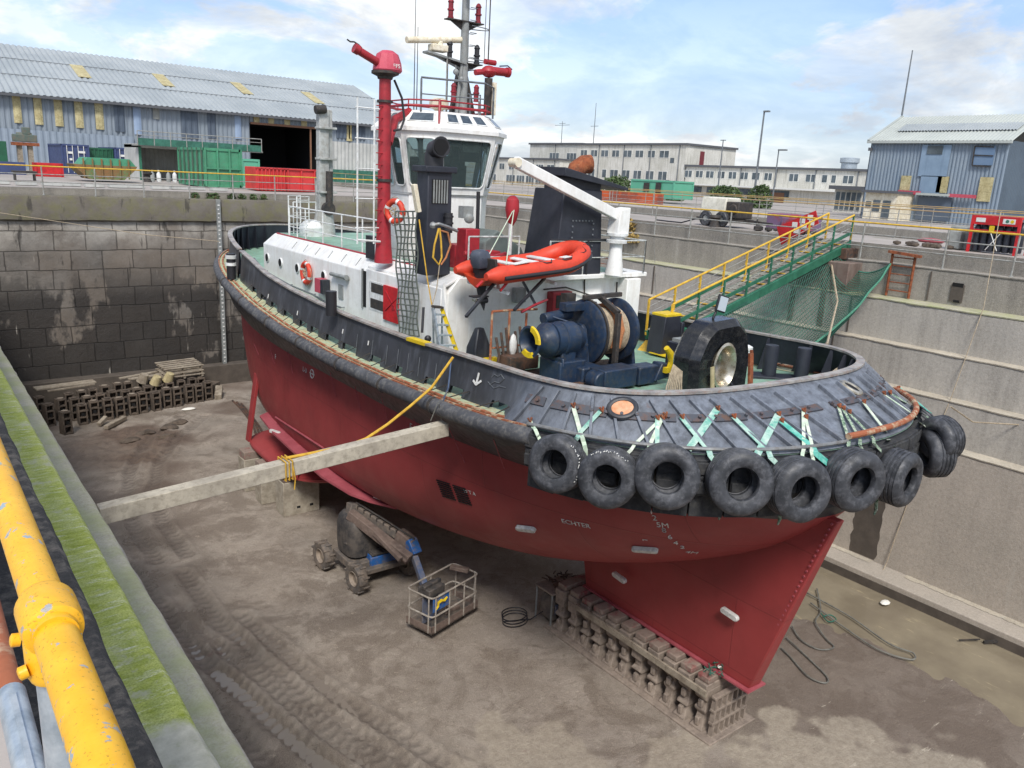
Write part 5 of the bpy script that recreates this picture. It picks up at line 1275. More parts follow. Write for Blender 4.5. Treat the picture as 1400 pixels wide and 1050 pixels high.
for a in (0, .75): 
    o_ = S(-HU+.5, V1-1.4-a, 8.5); g.tube([o_+V(-.3,0,-.15), o_+V(.0,0,.15), o_+V(.0,0,1.5), o_+V(.55,.3,1.5), o_+V(.55,.3,.2)], .024, 6)
    for k in range(5): g.tube([o_+V(0,0,.3+k*.27), o_+V(.55,.3,.3+k*.27)], .014, 5)
sub('stair_rails', g, 'white2', house)
g = MB(); g.lathe([(.42, 0), (.44, .3), (.3, .5), (.12, .56)], S(-1.6, V1-1.6, RZ), n=16); sub('white_vent_cowl', g, 'white2', house)
g = MB(); g.tube([S(-HU+.38, V1-.6, RZ+.02), S(-HU+.38, V0+2.2, RZ+.02)], .03, 6); sub('red_deck_edge', g, 'red', house)
g = MB(); g.box(S(-HU+.25, V0+4.35, RZ+.28), (.16, .5, .62)); sub('black_light_board', g, 'black', house, bevel=.01)
g = MB(); g.box(S(-HU+.25, V0+3.86, RZ+.26), (.14, .42, .58)); sub('white_light_board', g, 'white2', house, bevel=.01)
# liferaft canister, red pipes, search lights on the boat deck by the tower
g = MB(); g.tube([S(-1.9, V0+2.3, RZ+.35), S(-1.0, V0+2.2, RZ+.35)], .22, 14); g.box(S(-1.4, V0+1.9, RZ+.3), (.5,.5,.6)); sub('red_deck_gear', g, 'red', house, bevel=.02)
g = MB(); g.box2(V(10.75, 15.75, RZ), V(11.15, 16.15, 9.75)); g.tube([V(10.6,15.6,9.2), V(11.4,15.5,9.1), V(11.9,15.7,9.15)], .07, 8); sub('red_manifold', g, 'red', house, bevel=.02)
g = MB(); c_ = AY(637, 290, 17.2); g.box(c_, (.3,.25,.3)); g.ball(c_+V(0,-.15,-.15), .13, 10); sub('wall_floodlight', g, 'grey', house)
g = MB(); a_ = AY(654, 262, 17.3); b_ = AY(652, 345, 17.3); g.tube([a_, b_], .05, 8); sub('black_standpipe', g, 'tubeblk', house)
# grey cover behind the inflatable
g = MB(); g.loft([[V(x, 16.6, RZ+z) for x, z in ((11.9,0),(11.9,.7),(12.3,1.0),(13.1,.55),(13.4,0))], [V(x, 17.6, RZ+z) for x, z in ((11.9,0),(11.9,.7),(12.3,1.0),(13.1,.55),(13.4,0))]]); sub('grey_cover', g, 'greycover', house, bevel=.04)
g = MB(); g.box2(V(11.3,16.3,RZ), V(12.2,16.7,RZ+.5)); sub('red_box', g, 'red', house, bevel=.02)
# post with black and white rings at the bow gap, black upright fender on the bulwark
g = MB(); q = AX(316, 365, 8.98); g.tube([q-V(0,0,.4), q+V(0,0,.45)], .15, 12); part('bow_bitt', g, 'tubeblk', tug)
g = MB(); g.lathe([(.18, 0), (.18, .12)], q+V(0,0,.28), n=14); g.lathe([(.18, 0), (.18, .1)], q+V(0,0,.05), n=14); part('bitt_rings', g, 'white2', tug)
g = MB(); q = AX(453, 431, 8.7); g.cyl(q, q+V(0,0,.62), .14, 14); part('fender_post', g, 'tubeblk', tug)
# foredeck stiffeners inside bow bulwark
g = MB()
for side in (-1, 1):
    v = 17.0
    for k in range(kv(17), NK-1, 3):
        a = bw(k, .0, side); b = bw(k, .95, side); c = Vector((12.2, 24, 0)); di = V(c.x-a.x, c.y-a.y, 0).normalized()
        g.prism([a+di*.07, a+di*.42, b+di*.12, b+di*.07], V(.02, .02, 0))
part('bow_stanchions', g, 'funnelblack', tug)
g = MB()
for side in (-1, 1):
    for k in range(6, kv(8), 5):
        a = bw(k, .0, side); b = bw(k, .95, side); c = Vector((12.75, 13, 0)); di = V(c.x-b.x, c.y-b.y, 0).normalized(); a = V(b.x, b.y, a.z)
        g.prism([a+di*.09, a+di*.34, b+di*.16, b+di*.09], V(.02, .02, 0))
part('stern_stanchions', g, 'funnelblack', tug)
# ================================================================ WORKING DECK
DZ = 6.66
# winch (part of the ship) with its drum, gypsy head, frame
wc = V(0, 12.85, 0)
def XW(x, dy, z): return V(x, 12.85+dy, z)
AXZ = 7.72
g = MB(); g.box2(XW(10.7, -.75, DZ), XW(13.6, .75, DZ+.14)); g.beam(XW(10.4,-.85,DZ+.1), XW(13.4,-.95,DZ+.1), .16, .2); g.beam(XW(10.4,-.3,DZ+.2), XW(11.4,-1.6,DZ+.12), .12, .14)
winch = part('towing_winch', g, 'rustdark', tug, bevel=.02)
def disc(x0, x1, r, m_='blue_black', name='drum_flange', n=40):
    g = MB(); g.lathe([(r*.5, x0-x1 if False else 0), (r-.03, 0), (r, .02), (r, x1-x0-.02), (r-.03, x1-x0), (r*.5, x1-x0)], XW(x0, 0, AXZ), (1,0,0), n); return part(name, g, m_, winch, angle=50)
disc(11.98, 12.06, .72); disc(12.98, 13.07, .72); disc(13.12, 13.22, .60)
g = MB(); g.lathe([(.62, 0), (.74, .0), (.74, .05), (.62, .05)], XW(12.07, 0, AXZ), (1,0,0), 40); part('brake_band', g, 'dark', winch, angle=50)
g = MB(); g.lathe([(.40, 0), (.42, .02), (.42, .86), (.40, .88)], XW(12.08, 0, AXZ), (1,0,0), 32); part('drum', g, 'dark', winch)
g = MB()
for k in range(15): g.lathe([(.5, -.032), (.535, -.02), (.55, 0), (.535, .02), (.5, .032)], XW(12.14+k*.055, 0, AXZ), (1,.03,.02), 30)
part('wound_tow_rope', g, 'ropepale', winch)
g = MB(); g.tube([XW(12.72, .2, AXZ+.52), XW(12.70, -.1, AXZ+.58), XW(12.68, -.4, AXZ+.42), XW(12.64, -.57, AXZ+.1), XW(12.6, -.52, AXZ-.3)], .07, 8); g.tube([XW(12.62, .2, AXZ+.52), XW(12.60, -.1, AXZ+.58), XW(12.56, -.4, AXZ+.42), XW(12.50, -.57, AXZ+.1), XW(12.46, -.52, AXZ-.3)], .06, 8); part('orange_rope_turn', g, 'orangerope', winch)
g = MB(); g.lathe([(.11, 0), (.11, .35), (.14, .36), (.14, .5), (.11, .51), (.11, .9)], XW(11.35, 0, AXZ), (1,0,0), 18); part('shaft', g, 'dark', winch)
# bearing pedestals
for x in (11.85, 13.28):
    g = MB(); g.prism([XW(x, -.45, DZ), XW(x, .45, DZ), XW(x, .2, AXZ+.1), XW(x, .1, AXZ+.2), XW(x, -.1, AXZ+.2), XW(x, -.2, AXZ+.1)], V(.1, 0, 0)); part('pedestal', g, 'blue_black', winch, bevel=.02)
g = MB(); g.box(XW(11.6, -.1, DZ+.45), (.5, .6, .9)); g.box(XW(11.55,-.65,DZ+.25), (.6,.5,.5)); part('winch_gearcase', g, 'blue_black', winch, bevel=.04)
# motor / mooring head at the near end
g = MB(); g.lathe([(.26, 0), (.36, .03), (.36, .25), (.38, .26), (.38, .32), (.36, .33), (.36, .62), (.30, .66), (.24, .86), (.2, .87)], XW(10.72, -.35, 7.72), (1,0,0), 30); part('gearbox_drum', g, 'blue_black', winch, angle=40)
g = MB(); g.box(XW(11.15, -.35, 6.98), (.72, .7, .62)); g.box(XW(11.1,-.35,7.35), (.4,.5,.3)); g.box(XW(10.85,-.35,7.28), (.06,.74,.2)); part('gearbox_base', g, 'blue_black', winch, bevel=.04)
g = MB(); g.lathe([(.30, 0), (.37, -.03), (.37, -.10), (.26, -.24), (.235, -.34), (.27, -.44), (.33, -.50), (.34, -.53), (.29, -.54), (.20, -.40), (.18, -.2), (.0, -.2)], XW(10.72, -.35, 7.72), (1,0,0), 30); part('warping_head', g, 'blue_black', winch, angle=40)
for a0, a1 in ((.55*pi, 1.0*pi), (1.35*pi, 1.72*pi)):
    g = MB(); rr = []
    for k in range(11):
        a = lerp(a0, a1, k/10); c = XW(10.72, -.35, 7.72); dr = V(0, cos(a), sin(a)); rr.append([c+V(-.545,0,0)+dr*.225, c+V(-.548,0,0)+dr*.335, c+V(-.50,0,0)+dr*.345, c+V(-.50,0,0)+dr*.22])
    g.loft(rr); part('yellow_sector', g, 'yellow', winch, angle=40)
g = MB(); g.box(XW(11.9, .1, 8.3), (.9, .25, .18)); g.tube([XW(11.0, .2, 8.05), XW(11.8, .25, 8.12)], .13, 12); g.tube([XW(11.0,-.1,8.15), XW(11.3,-.3,8.05), XW(11.2,-.6,7.6)], .03, 6); part('hydraulic_motor', g, 'blue_black', winch, bevel=.02)
g = MB(); g.beam(XW(12.35, -.72, DZ), XW(12.45, -.62, AXZ+.5), .12, .10, up=(1,0,0)); g.beam(XW(12.45,-.62,AXZ+.5), XW(12.5, .1, AXZ+.78), .12, .10, up=(1,0,0)); g.beam(XW(11.95,.0,AXZ+.78), XW(13.1,.0,AXZ+.80), .10, .10); part('spooling_arm', g, 'dark', winch, bevel=.01)
g = MB(); g.box(XW(11.9, -1.15, DZ+.32), (.95, .5, .42)); g.box(XW(12.75, -1.2, DZ+.3), (.6, .4, .4)); g.prism([XW(12.9,-1.45,DZ+.15), XW(13.35,-1.45,DZ+.2), XW(13.4,-1.45,DZ+.5), XW(13.1,-1.45,DZ+.55)], V(0,.3,0)); g.cyl(XW(11.4,-1.35,DZ+.3), XW(11.4,-1.0,DZ+.3), .2, 16); part('brake_gear', g, 'blue_black', winch, bevel=.03)
g = MB(); g.tube([XW(13.05,-1.55,DZ+.92), XW(13.2,-1.55,DZ+.78), XW(13.3,-1.52,DZ+.58), XW(13.22,-1.5,DZ+.35)], [.06,.08,.08,.05], 10); g.box(XW(13.22,-1.5,DZ+.4), (.2,.1,.12)); part('yellow_lever', g, 'yellow', winch)
g = MB(); g.tube([XW(11.9,.7,DZ), XW(12.0,.7,8.2), XW(12.0,.5,8.45)], .05, 6); g.box(XW(11.95,.5,8.4), (.28,.2,.25)); part('winch_stand', g, 'dark', winch)
# forward (deck) pipes and orange guard frame
g = MB()
fx = [AY(673, 426, 13.9), AY(697, 425, 13.9), AY(720, 428, 13.9)]
for p in fx: g.tube([V(p.x, p.y, DZ), V(p.x, p.y, p.z)], .028, 8)
g.tube([V(fx[0].x, fx[0].y, fx[0].z), V(fx[1].x, fx[0].y, fx[0].z), V(fx[2].x+.3, fx[0].y, fx[0].z-.02)], .028, 8); g.tube([V(fx[0].x, fx[0].y, 7.3), V(fx[2].x+.2, fx[0].y, 7.3)], .022, 8)
part('orange_guard_frame', g, 'rustpipe', tug)
g = MB()
for k in range(7):
    x = fx[0].x+.1+.13*k; g.tube([V(x, 13.8, DZ), V(x+.03, 13.75, DZ+.5), V(x-.04, 13.8, DZ+.9+.1*(k % 3))], .035, 6)
g.box(V(fx[1].x+.1, 13.6, DZ+.35), (.8, .4, .3)); g.box(V(fx[1].x+.6, 13.5, DZ+.7), (.3,.3,.25)); part('deck_valves', g, 'rustdark', tug, bevel=.01)
g = MB(); g.tube([V(10.9, 13.7, 8.1), V(11.3, 13.7, 8.25), V(11.8, 13.9, 8.3)], .03, 6); part('red_pipe', g, 'red', tug)
# towing staple
st = V(12.92, 9.98, 6.75); g = MB()
out_ = [(-.93, 0), (-.98, 1.0), (-.72, 1.48), (-.42, 1.68), (.42, 1.72), (.78, 1.46), (.92, 1.0), (.95, 0)]
th = .34
out_ = [(x*.94, z) for x, z in out_]
inn_ = [(-.26*cos(a), .78+.34*sin(a)) for a in [i*pi/10 for i in range(20)]]
# body as lofted ring of section round the opening (front, chamfer, back)
def stpt(x, y, z): return st+V(x, y, z)
def resamp(poly, n):
    P_ = [Vector((x, 0, z)) for x, z in poly]; P_.append(P_[0]); L = [0]
    for a, b in zip(P_, P_[1:]): L.append(L[-1]+(b-a).length)
    o = []
    for i in range(n):
        s_ = L[-1]*i/n
        for j in range(len(L)-1):
            if s_ <= L[j+1]+1e-9: q = P_[j].lerp(P_[j+1], (s_-L[j])/(L[j+1]-L[j])); o.append(q); break
    return o
cen = Vector((0.05, 0, .78)); oo = resamp(out_, 72); rings = []
ii = []
for q in oo:
    a = atan2(q.z-cen.z, q.x-cen.x); ii.append(cen+Vector((.27*cos(a), 0, .36*sin(a))))
for f, y in ((0, -th*.55), (.22, -th), (.80, -th*.86)): rings.append([stpt(*(o_.lerp(i_, f)+Vector((0, y, 0)))) for o_, i_ in zip(oo, ii)])
rings.append([stpt(*(i_+Vector((0, -th*.45, 0)))) for i_ in ii]); rings.append([stpt(*(i_+Vector((0, th*.45, 0)))) for i_ in ii])
for f, y in ((.80, th*.86), (.22, th), (0, th*.55)): rings.append([stpt(*(o_.lerp(i_, f)+Vector((0, y, 0)))) for o_, i_ in zip(oo, ii)])
g = MB(); g.loft(rings, closed=True); stp = part('towing_staple', g, 'glossblack', tug, angle=38)
g = MB(); g.loft([[stpt(*(cen+Vector((r_*.27*cos(a), y, r_*.36*sin(a))))) for a in [i*pi/16 for i in range(32)]] for r_, y in ((1.35, -th*.93), (1.2, -th*.99), (.98, -th*.7), (.86, -.1), (.86, .1), (.98, th*.7), (1.3, th*.93))], caps=False); part('staple_liner', g, 'silver', stp, angle=60)
g = MB(); g.tube([st+V(-.1,0,1.7), st+V(-.02,0,1.85)], .03, 6); g.box(st+V(.1,-.02,2.0), (.3,.05,.34), R=Matrix.Rotation(.25, 3, 'Y')); part('floodlight_on_staple', g, 'darkframe', stp, bevel=.01)
g = MB(); g.box(st+V(.1,-.05,2.0), (.24,.02,.28), R=Matrix.Rotation(.25, 3, 'Y')); part('floodlight_face', g, 'lightface', stp)
g = MB(); g.box2(V(st.x-.75, st.y-.02, 6.6), V(st.x+.9, st.y+.5, 6.8)); part('staple_foot', g, 'funnelblack', stp)
# bollards at the stern
for nm, (x, y) in (('bitt', (15.9, 10.6)), ('bitt', (16.35, 10.05))):
    g = MB(); g.lathe([(.16, 0), (.16, .72), (.15, .78)], V(x, y, 6.75), n=20); g.lathe([(.152, .77), (.0, .785)], V(x, y, 6.75), n=20); part('mooring_bitt', g, 'funnelblack', tug, angle=50)
g = MB(); g.beam(V(15.6,10.9,6.78), V(16.7,9.8,6.78), .5, .08); part('bitt_base', g, 'funnelblack', tug, bevel=.01)
g = MB(); g.lathe([(.06,0),(.06,.3),(.13,.32),(.13,.55),(.1,.6)], V(15.35,10.9,6.72), n=14); part('vent_head', g, 'funnelblack', tug)
g = MB(); g.lathe([(.12,.52),(.12,.68),(.14,.69),(.14,.76),(.06,.8)], V(15.35,10.9,6.72), n=14); part('vent_cap', g, 'white2', tug)
g = MB(); g.lathe([(.10,0),(.10,.32),(.16,.34),(.16,.42),(.1,.43),(.1,.5)], V(16.55,8.95,6.78), n=14); part('roller', g, 'ropepale', tug)
g = MB(); g.lathe([(.08,0),(.08,.2),(.14,.22),(.14,.3)], V(15.9,8.75,6.78), n=14); part('roller', g, 'orangerope', tug)
g = MB(); cc_ = V(17.05, 9.35, 7.2); g.lathe([(.3,-.05),(.34,0),(.3,.05)], cc_, V(-.75,.6,0), 20); part('rope_guide', g, 'funnelblack', tug)
g = MB(); g.lathe([(.2,-.06),(.24,0),(.2,.06)], cc_+V(-.04,.03,0), V(-.75,.6,0), 20); part('guide_liner', g, 'silver', tug)
# black boxes with yellow tops on the far side, fairleads
for i, (x, y, w_, d_, h_, yel) in enumerate(((16.05, 14.0, .8, .5, 1.0, 1), (16.2, 12.6, .7, .5, .95, 1))):
    g = MB(); g.prism([V(x-w_/2, y-d_/2, DZ), V(x+w_/2, y-d_/2, DZ), V(x+w_/2-.12, y-d_/2, DZ+h_), V(x-w_/2+.1, y-d_/2, DZ+h_)], V(0, d_, 0)); g.box(V(x+w_/2+.05, y, DZ+.4), (.12,.45,.8)); o = part('boarding_frame', g, 'funnelblack', tug, bevel=.02)
    g = MB(); g.box(V(x, y, DZ+h_+.03), (w_-.2, d_, .07)); part('yellow_top', g, 'yellow', o, bevel=.01)
g = MB(); g.box(V(14.55, 11.8, DZ+.42), (1.0, .75, .8)); bx_ = part('battery_box', g, 'funnelblack', tug, bevel=.02)
g = MB(); g.box(V(14.6,11.8,DZ+.86), (.9,.6,.08)); g.tube([V(14.3,11.8,DZ+.92),V(14.6,11.7,DZ+1.0),V(14.9,11.9,DZ+.92)], .03, 6); part('box_lid', g, 'grey', bx_)
g = MB(); g.box2(V(15.6,13.2,DZ+.0), V(16.5,14.1,DZ+.02)); part('yellow_step_patch', g, 'yellow', tug, angle=0)
g = MB(); g.box2(V(16.0,13.35,DZ+.02), V(16.5,13.7,DZ+.25)); part('yellow_step', g, 'yellow', tug, bevel=.01)
# yellow patches on the rim and shelf, white arrow on bulwark
def rimpatch(v0, v1, m_):
    g = MB(); ks = [k for k in range(NK) if v0 <= Rh[k][1] <= v1 and Rh[k][0] > 3]; pts = [bw(k, 1.0, -1)+V(0,0,.035) for k in ks]
    rr = [[p+V(-.09,0,-.06), p+V(-.09,0,.012), p+V(.09,0,.012), p+V(.09,0,-.06)] for p in pts]; g.loft(rr); part('yellow_rim_patch', g, m_, tug, angle=30)
rimpatch(8.0, 9.15, 'yellow')
def bwhit(px_, py_, off=.02):
    best = None
    for k in range(kv(1.0), NK-2):
        pass
    d = ray(px_, py_).normalized(); o = Vector((0,0,CH)); return BWB.ray_cast(o, d)
bwm = MB()
for k in range(NK-1): bwm.add([bw(k, 0, -1), bw(k+1, 0, -1), bw(k+1, 1, -1), bw(k, 1, -1)], [(0,1,2,3)])
BWB = bvh(bwm)
def bwq(x, y, lift=.02):
    p, n_ = BWB.ray_cast(Vector((0,0,CH)), ray(x, y).normalized())[:2]
    if p is None: return None
    if n_.dot(Vector((0,0,CH))-p) < 0: n_ = -n_
    return p+n_*lift, n_
g = MB()
a, b, c, d = bwq(656, 510), bwq(652, 526), bwq(648, 520), bwq(659, 521)
g.beam(a[0], b[0], .05, .01, up=a[1]); g.beam(b[0], c[0], .045, .01, up=a[1]); g.beam(b[0], d[0], .045, .01, up=a[1]); part('white_arrow', g, 'mark', tug, angle=0)
g = MB()
pp = [(673,516),(677,512),(682,515),(686,512),(690,518),(684,524),(677,522),(670,526)]; qs = [bwq(*p_, .015) for p_ in pp]; g.tube([q[0] for q in qs if q], .008, 4)
pp = [(668,522),(676,531),(684,528),(692,530)]; qs = [bwq(*p_, .015) for p_ in pp]; g.tube([q[0] for q in qs if q], .006, 4); part('chalk_scribble', g, 'pipegrey', tug)
g = MB()
for p_ in ((368,402),(470,450),(505,466),(408,425)):
    a = bwq(*p_); b = bwq(p_[0]-1, p_[1]+6)
    if a and b: g.beam(a[0], b[0], .045, .01, up=a[1])
part('paint_dabs', g, 'mark', tug, angle=0)
g = MB()
for x in (433, 470, 490, 511, 531, 546, 560, 575, 598):
    a = bwq(x, 436+(x-433)*.37); b = bwq(x-3, 462+(x-433)*.37)
    if a and b: g.beam(a[0], b[0], .012, .006, up=a[1])
part('run_marks', g, 'pipegrey', tug, angle=0)

# ================================================================ THINGS ON AND ROUND THE TUG
# --- tyres
def outdist(p):
    best = (9e9, 1, None)
    for i in range(0, len(stpath)-1):
        a, b = stpath[i], stpath[i+1]; ab = b-a; q = V(p.x, p.y, 0); t = max(0, min(1, (q-a).dot(ab)/ab.dot(ab))); c = a+ab*t; d = (q-c).length
        if d < best[0]:
            n_ = V(ab.y, -ab.x, 0).normalized(); n_ = n_ if n_.dot(a-Vector((12.75, 12.5, 0))) > 0 else -n_; best = (d, 1 if (q-c).dot(n_) > 0 else -1, n_)
    return best[0]*best[1], best[2]
def outpt(px_, py_, tgt, z0=5.7, z1=7.1):
    best = None
    for i in range(71):
        z = lerp(z1, z0, i/70); p = AZ(px_, py_, z); e = abs(outdist(p)[0]-tgt)
        if best is None or e < best[0]: best = (e, p)
    return best[1]
TY = [((763, 633), 6.36, .47, (-.85, -.42, .18), 'worn tyre fender hanging furthest forward in the row round the stern, its wall split white'),
      ((832, 652), 6.30, .47, (-.80, -.55, .12), 'tilted tyre fender with a cut tread beside the plugged orange opening'),
      ((912, 650), 6.37, .50, (-.68, -.72, .16), 'round tyre fender seen face on right of the two split tyres'),
      ((1010, 658), 6.37, .50, (-.58, -.78, .14), 'large tyre fender seen face on below crossed green and white slings'),
      ((1090, 668), 6.30, .50, (-.38, -.90, .10), 'tyre fender with a torn inner edge hanging lowest above the skeg'),
      ((1166, 655), 6.32, .50, (-.30, -.94, .06), 'tyre fender with a reddish wall near the right hand corner of the stern'),
      ((1228, 652), 6.28, .48, (.02, -1., -.02), 'tyre fender with a pale inside below the rusty edge pipe'),
      ((1277, 619), 6.42, .46, (.80, -.60, .10), 'tyre fender edge on at the outermost corner of the stern'),
      ((1286, 600), 6.48, .42, (.95, -.30, .1), 'tyre fender half hidden behind the outermost one at the stern corner'),
      ((1254, 577), 6.62, .34, (.8, -.1, .55), 'topmost tyre fender lying on the far quarter under teal slings')]
TPOS = []
for i, ((px_, py_), z, r_, ax, lab) in enumerate(TY):
    ax = Vector(ax).normalized(); w_ = r_*.50 if i not in (2, 3) else r_*.44; c = outpt(px_, py_, (.17+w_*.95) if i < 7 else .26, 5.9, 6.9)
    T = root('tyre_fender', lab, 'tyre', c, 'tyre fenders hung round the stern')
    ri = r_*.47
    prof = [(ri, -w_*.72), (ri*1.08, -w_*.90), (r_*.70, -w_*1.05), (r_*.88, -w_*.95), (r_*.97, -w_*.72)]
    for k in range(4):
        h = lerp(-w_*.55, w_*.35, k/3); prof += [(r_, h), (r_*.999, h+w_*.16), (r_*.965, h+w_*.18), (r_*.965, h+w_*.24)]
    prof += [(r_, w_*.62), (r_*.97, w_*.72), (r_*.88, w_*.95), (r_*.70, w_*1.05), (ri*1.08, w_*.90), (ri, w_*.72), (ri*1.05, w_*.5), (r_*.80, w_*.3), (r_*.80, -w_*.3), (ri*1.05, -w_*.5)]
    g = MB(); g.lathe(prof, c, ax, 44, closed=True)
    # flexed, sagging tyre
    for v in g.v:
        d = v-c; s_ = 1+.05*noise.noise(d*1.6+V(i*3, 0, 0)); v.x = c.x+d.x*s_; v.y = c.y+d.y*s_; v.z = c.z+d.z*s_*1.02
    part('tyre', g, 'tyre', T, angle=45)
    g = MB(); g.lathe([(ri*.99, -w_*.74), (ri*1.12, -w_*.93), (ri*1.16, -w_*.93), (ri*1.04, -w_*.72)], c, ax, 36, closed=True); part('bead', g, 'bead', T, angle=60)
    if i in (0, 1):
        g = MB()
        for k in range(16):
            a = (k/16*1.5+(.9 if i else 2.2)); _, ba, bb = basis(ax); q = c+(ba*cos(a)+bb*sin(a))*r_*(.93+.03*random.random())+ax*w_*.85; g.tube([q, q+V(random.uniform(-.03,.03), -.01, random.uniform(-.06,.03))], .008, 4)
        part('frayed_cord', g, 'mark', T)
    TPOS.append((c, r_, ax))
# --- slings from the strap rail to the tyres
def sling(pa, pb, wd_, m_, lab, over=.0):
    n = 14; mb = MB(); pts = []; nor = []
    last = None
    for i in range(n+1):
        t = i/n; x = lerp(pa[0], pb[0], t); y = lerp(pa[1], pb[1], t); q = plate(x, y, .06)
        if q is not None and last is None: pts.append(q[0]); nor.append(q[1])
        else:
            p = outpt(x, y, .20); 
            if last is None: last = p
            pts.append(p); nor.append(V(-.4,-.6,.7))
    sd_ = []
    for i, p in enumerate(pts):
        d = (pts[min(i+1, n)]-pts[max(i-1, 0)]).normalized(); sd_.append(d.cross(nor[i]).normalized()*wd_/2)
    rings = [[p-s_, p+s_, p+s_+V(0,0,.01), p-s_+V(0,0,.01)] for p, s_ in zip(pts, sd_)]
    mb.loft(rings); return single('sling', mb, m_, lab, 'sling', 'webbing slings holding the tyres', angle=0)
def bwq2(x, y):
    q = plate(x, y, .07); return q[0] if q else outpt(x, y, .1)
SL = [((785, 557), (803, 624), 'paleweb', .07, 'pale sling running straight down between the two split tyres'),
      ((823, 563), (776, 613), 'teal', .07, 'teal sling crossing over to the tyre furthest forward'),
      ((727, 577), (740, 606), 'paleweb', .06, 'short frayed rope sling left of the first tyre'),
      ((908, 571), (845, 633), 'paleweb', .05, 'thin pale sling slanting to the second tyre'),
      ((905, 574), (885, 618), 'paleweb', .06, 'pale sling hanging beside the face on tyre left'),
      ((898, 575), (898, 610), 'teal', .07, 'short teal sling directly above the third tyre'),
      ((979, 563), (940, 618), 'teal', .11, 'broad green sling crossing down to the third tyre'),
      ((931, 574), (978, 632), 'teal', .09, 'green and white sling from the left padeye to the large round tyre'),
      ((1062, 571), (1033, 626), 'teal', .11, 'broad pale green sling crossing down onto the large round tyre'),
      ((1001, 574), (1068, 640), 'teal', .09, 'long teal sling crossing to the lowest tyre'),
      ((1066, 580), (1141, 641), 'aqua', .12, 'bright turquoise sling crossing below the plating'),
      ((1096, 566), (1097, 626), 'paleweb', .06, 'white sling hanging straight above the lowest tyre'),
      ((1099, 575), (1112, 630), 'paleweb', .06, 'white sling slanting right of the straight one'),
      ((1144, 560), (1161, 614), 'mossweb', .06, 'mottled green sling left of the reddish tyre'),
      ((1150, 563), (1180, 616), 'mossweb', .06, 'mottled green sling leading to the top of the reddish tyre'),
      ((1158, 568), (1205, 617), 'mossweb', .06, 'mottled green sling ending in a black strap'),
      ((1178, 554), (1225, 615), 'paleweb', .07, 'cream rope sling leading over the rusty pipe'),
      ((1205, 542), (1282, 595), 'paleweb', .06, 'long cream sling slanting to the corner tyre'),
      ((1213, 541), (1283, 578), 'mossweb', .10, 'faded green sling below the turquoise one at the corner'),
      ((1228, 531), (1270, 563), 'aqua', .12, 'bright turquoise sling at the far corner of the stern')]
for a, b, m_, w_, lab in SL:
    sling(a, b, w_, m_, lab)
    A = bwq2(*a); g = MB(); g.tube([A+V(-.04,0,.05), A+V(0,-.03,-.03), A+V(.04,0,.05)], .022, 6)
    part('shackle', g, 'rust', tug)
# strap tails under the tyres
for (x, y), lab in (((985, 708), 'frayed strap tail hanging below the large round tyre'), ((1066, 715), 'knotted strap tail hanging below the lowest tyre'), ((948, 683), 'loose strap tail between two round tyres'), ((1198, 702), 'rope tail with an eye under the stern corner')):
    p = AZ(x, y-14, 5.75); g = MB(); g.tube([p+V(.01,0,.2), p, p+V(.03,0,-.12), p+V(-.01,0,-.22)], [.02,.03,.028,.015], 6); single('strap_tail', g, 'mossweb', lab, 'strap')
# --- inflatable boat
RB0 = root('inflatable_boat', 'orange inflatable boat with an outboard engine slung across the aft deck', 'inflatable boat', (11.6, 14.3, 8.8))
# local axes : bow to +x (right), slightly up
def LB(l, w_, h): 
    o = V(11.42, 14.2, 9.04); ax = V(.985, -.0, .07).normalized(); up = V(-.07, 0, .985).normalized(); wd2 = V(0, .86, 0); l *= .86; h *= .9
    return o+ax*l+wd2*w_+up*h
tb = []
for t in range(41):
    a = lerp(-1, 1, t/40)
    if abs(a) > .42:
        l = lerp(.55, -1.85, (abs(a)-.42)/.58); w_ = .68; h = 0
    else:
        th_ = a/.42*pi/2; l = .55+1.15*cos(th_)**.8; w_ = .68*abs(sin(th_))**.75*(1); h = .30*cos(th_)**1.3
    tb.append(LB(l, -w_ if a < 0 else w_, h))
rr = [.08, .15]+[.195]*37+[.15, .08]
g = MB(); g.tube(tb, rr, 16); part('buoyancy_tube', g, 'orange', RB0, angle=60)
g = MB(); g.tube([p+V(0,0,-.02)+ (p-LB(0,0,0)).normalized()*0 for p in [LB(*q) for q in []]] or [tb[0], tb[1]], .01, 4) if False else None
def outl(k, o): 
    p = tb[k]; q = tb[min(k+1, 40)]-tb[max(k-1, 0)]; n_ = q.cross(V(0,0,1)).normalized(); c = LB(-.2, 0, 0); n_ = n_ if n_.dot(p-c) > 0 else -n_; return p+n_*o
g = MB(); g.tube([outl(k, .185)-V(0,0,.05) for k in range(2, 39)], .05, 8); part('rubbing_strake', g, 'tubeblk', RB0, angle=60)
g = MB(); rows = []
for k in range(13):
    l = lerp(-1.7, 1.55, k/12); wv = .55*(1-max(0, (l-.4)/1.3)**2)**.5 if l > .4 else .55; hh = max(0, (l-.5)/1.2)**2*.30
    rows.append([LB(l, -wv, -.05+hh), LB(l, -wv*.5, -.26+hh*1.0), LB(l, 0, -.36+hh*1.2), LB(l, wv*.5, -.26+hh), LB(l, wv, -.05+hh), LB(l, wv*.6, -.10+hh), LB(l, 0, -.14+hh), LB(l, -wv*.6, -.10+hh)])
g.loft(rows); part('boat_hull', g, 'orange2', RB0, angle=40)
for l in (-.75, -.1, .45):
    g = MB(); g.box(LB(l, 0, .16), (.16, 1.25, .04), R=Matrix.Rotation(-.13, 3, 'Y')); part('thwart', g, 'white2', RB0, bevel=.01)
g = MB(); g.box(LB(-1.42, 0, .08), (.06, .95, .5), R=Matrix.Rotation(-.13, 3, 'Y')); part('transom', g, 'dark', RB0, bevel=.01)
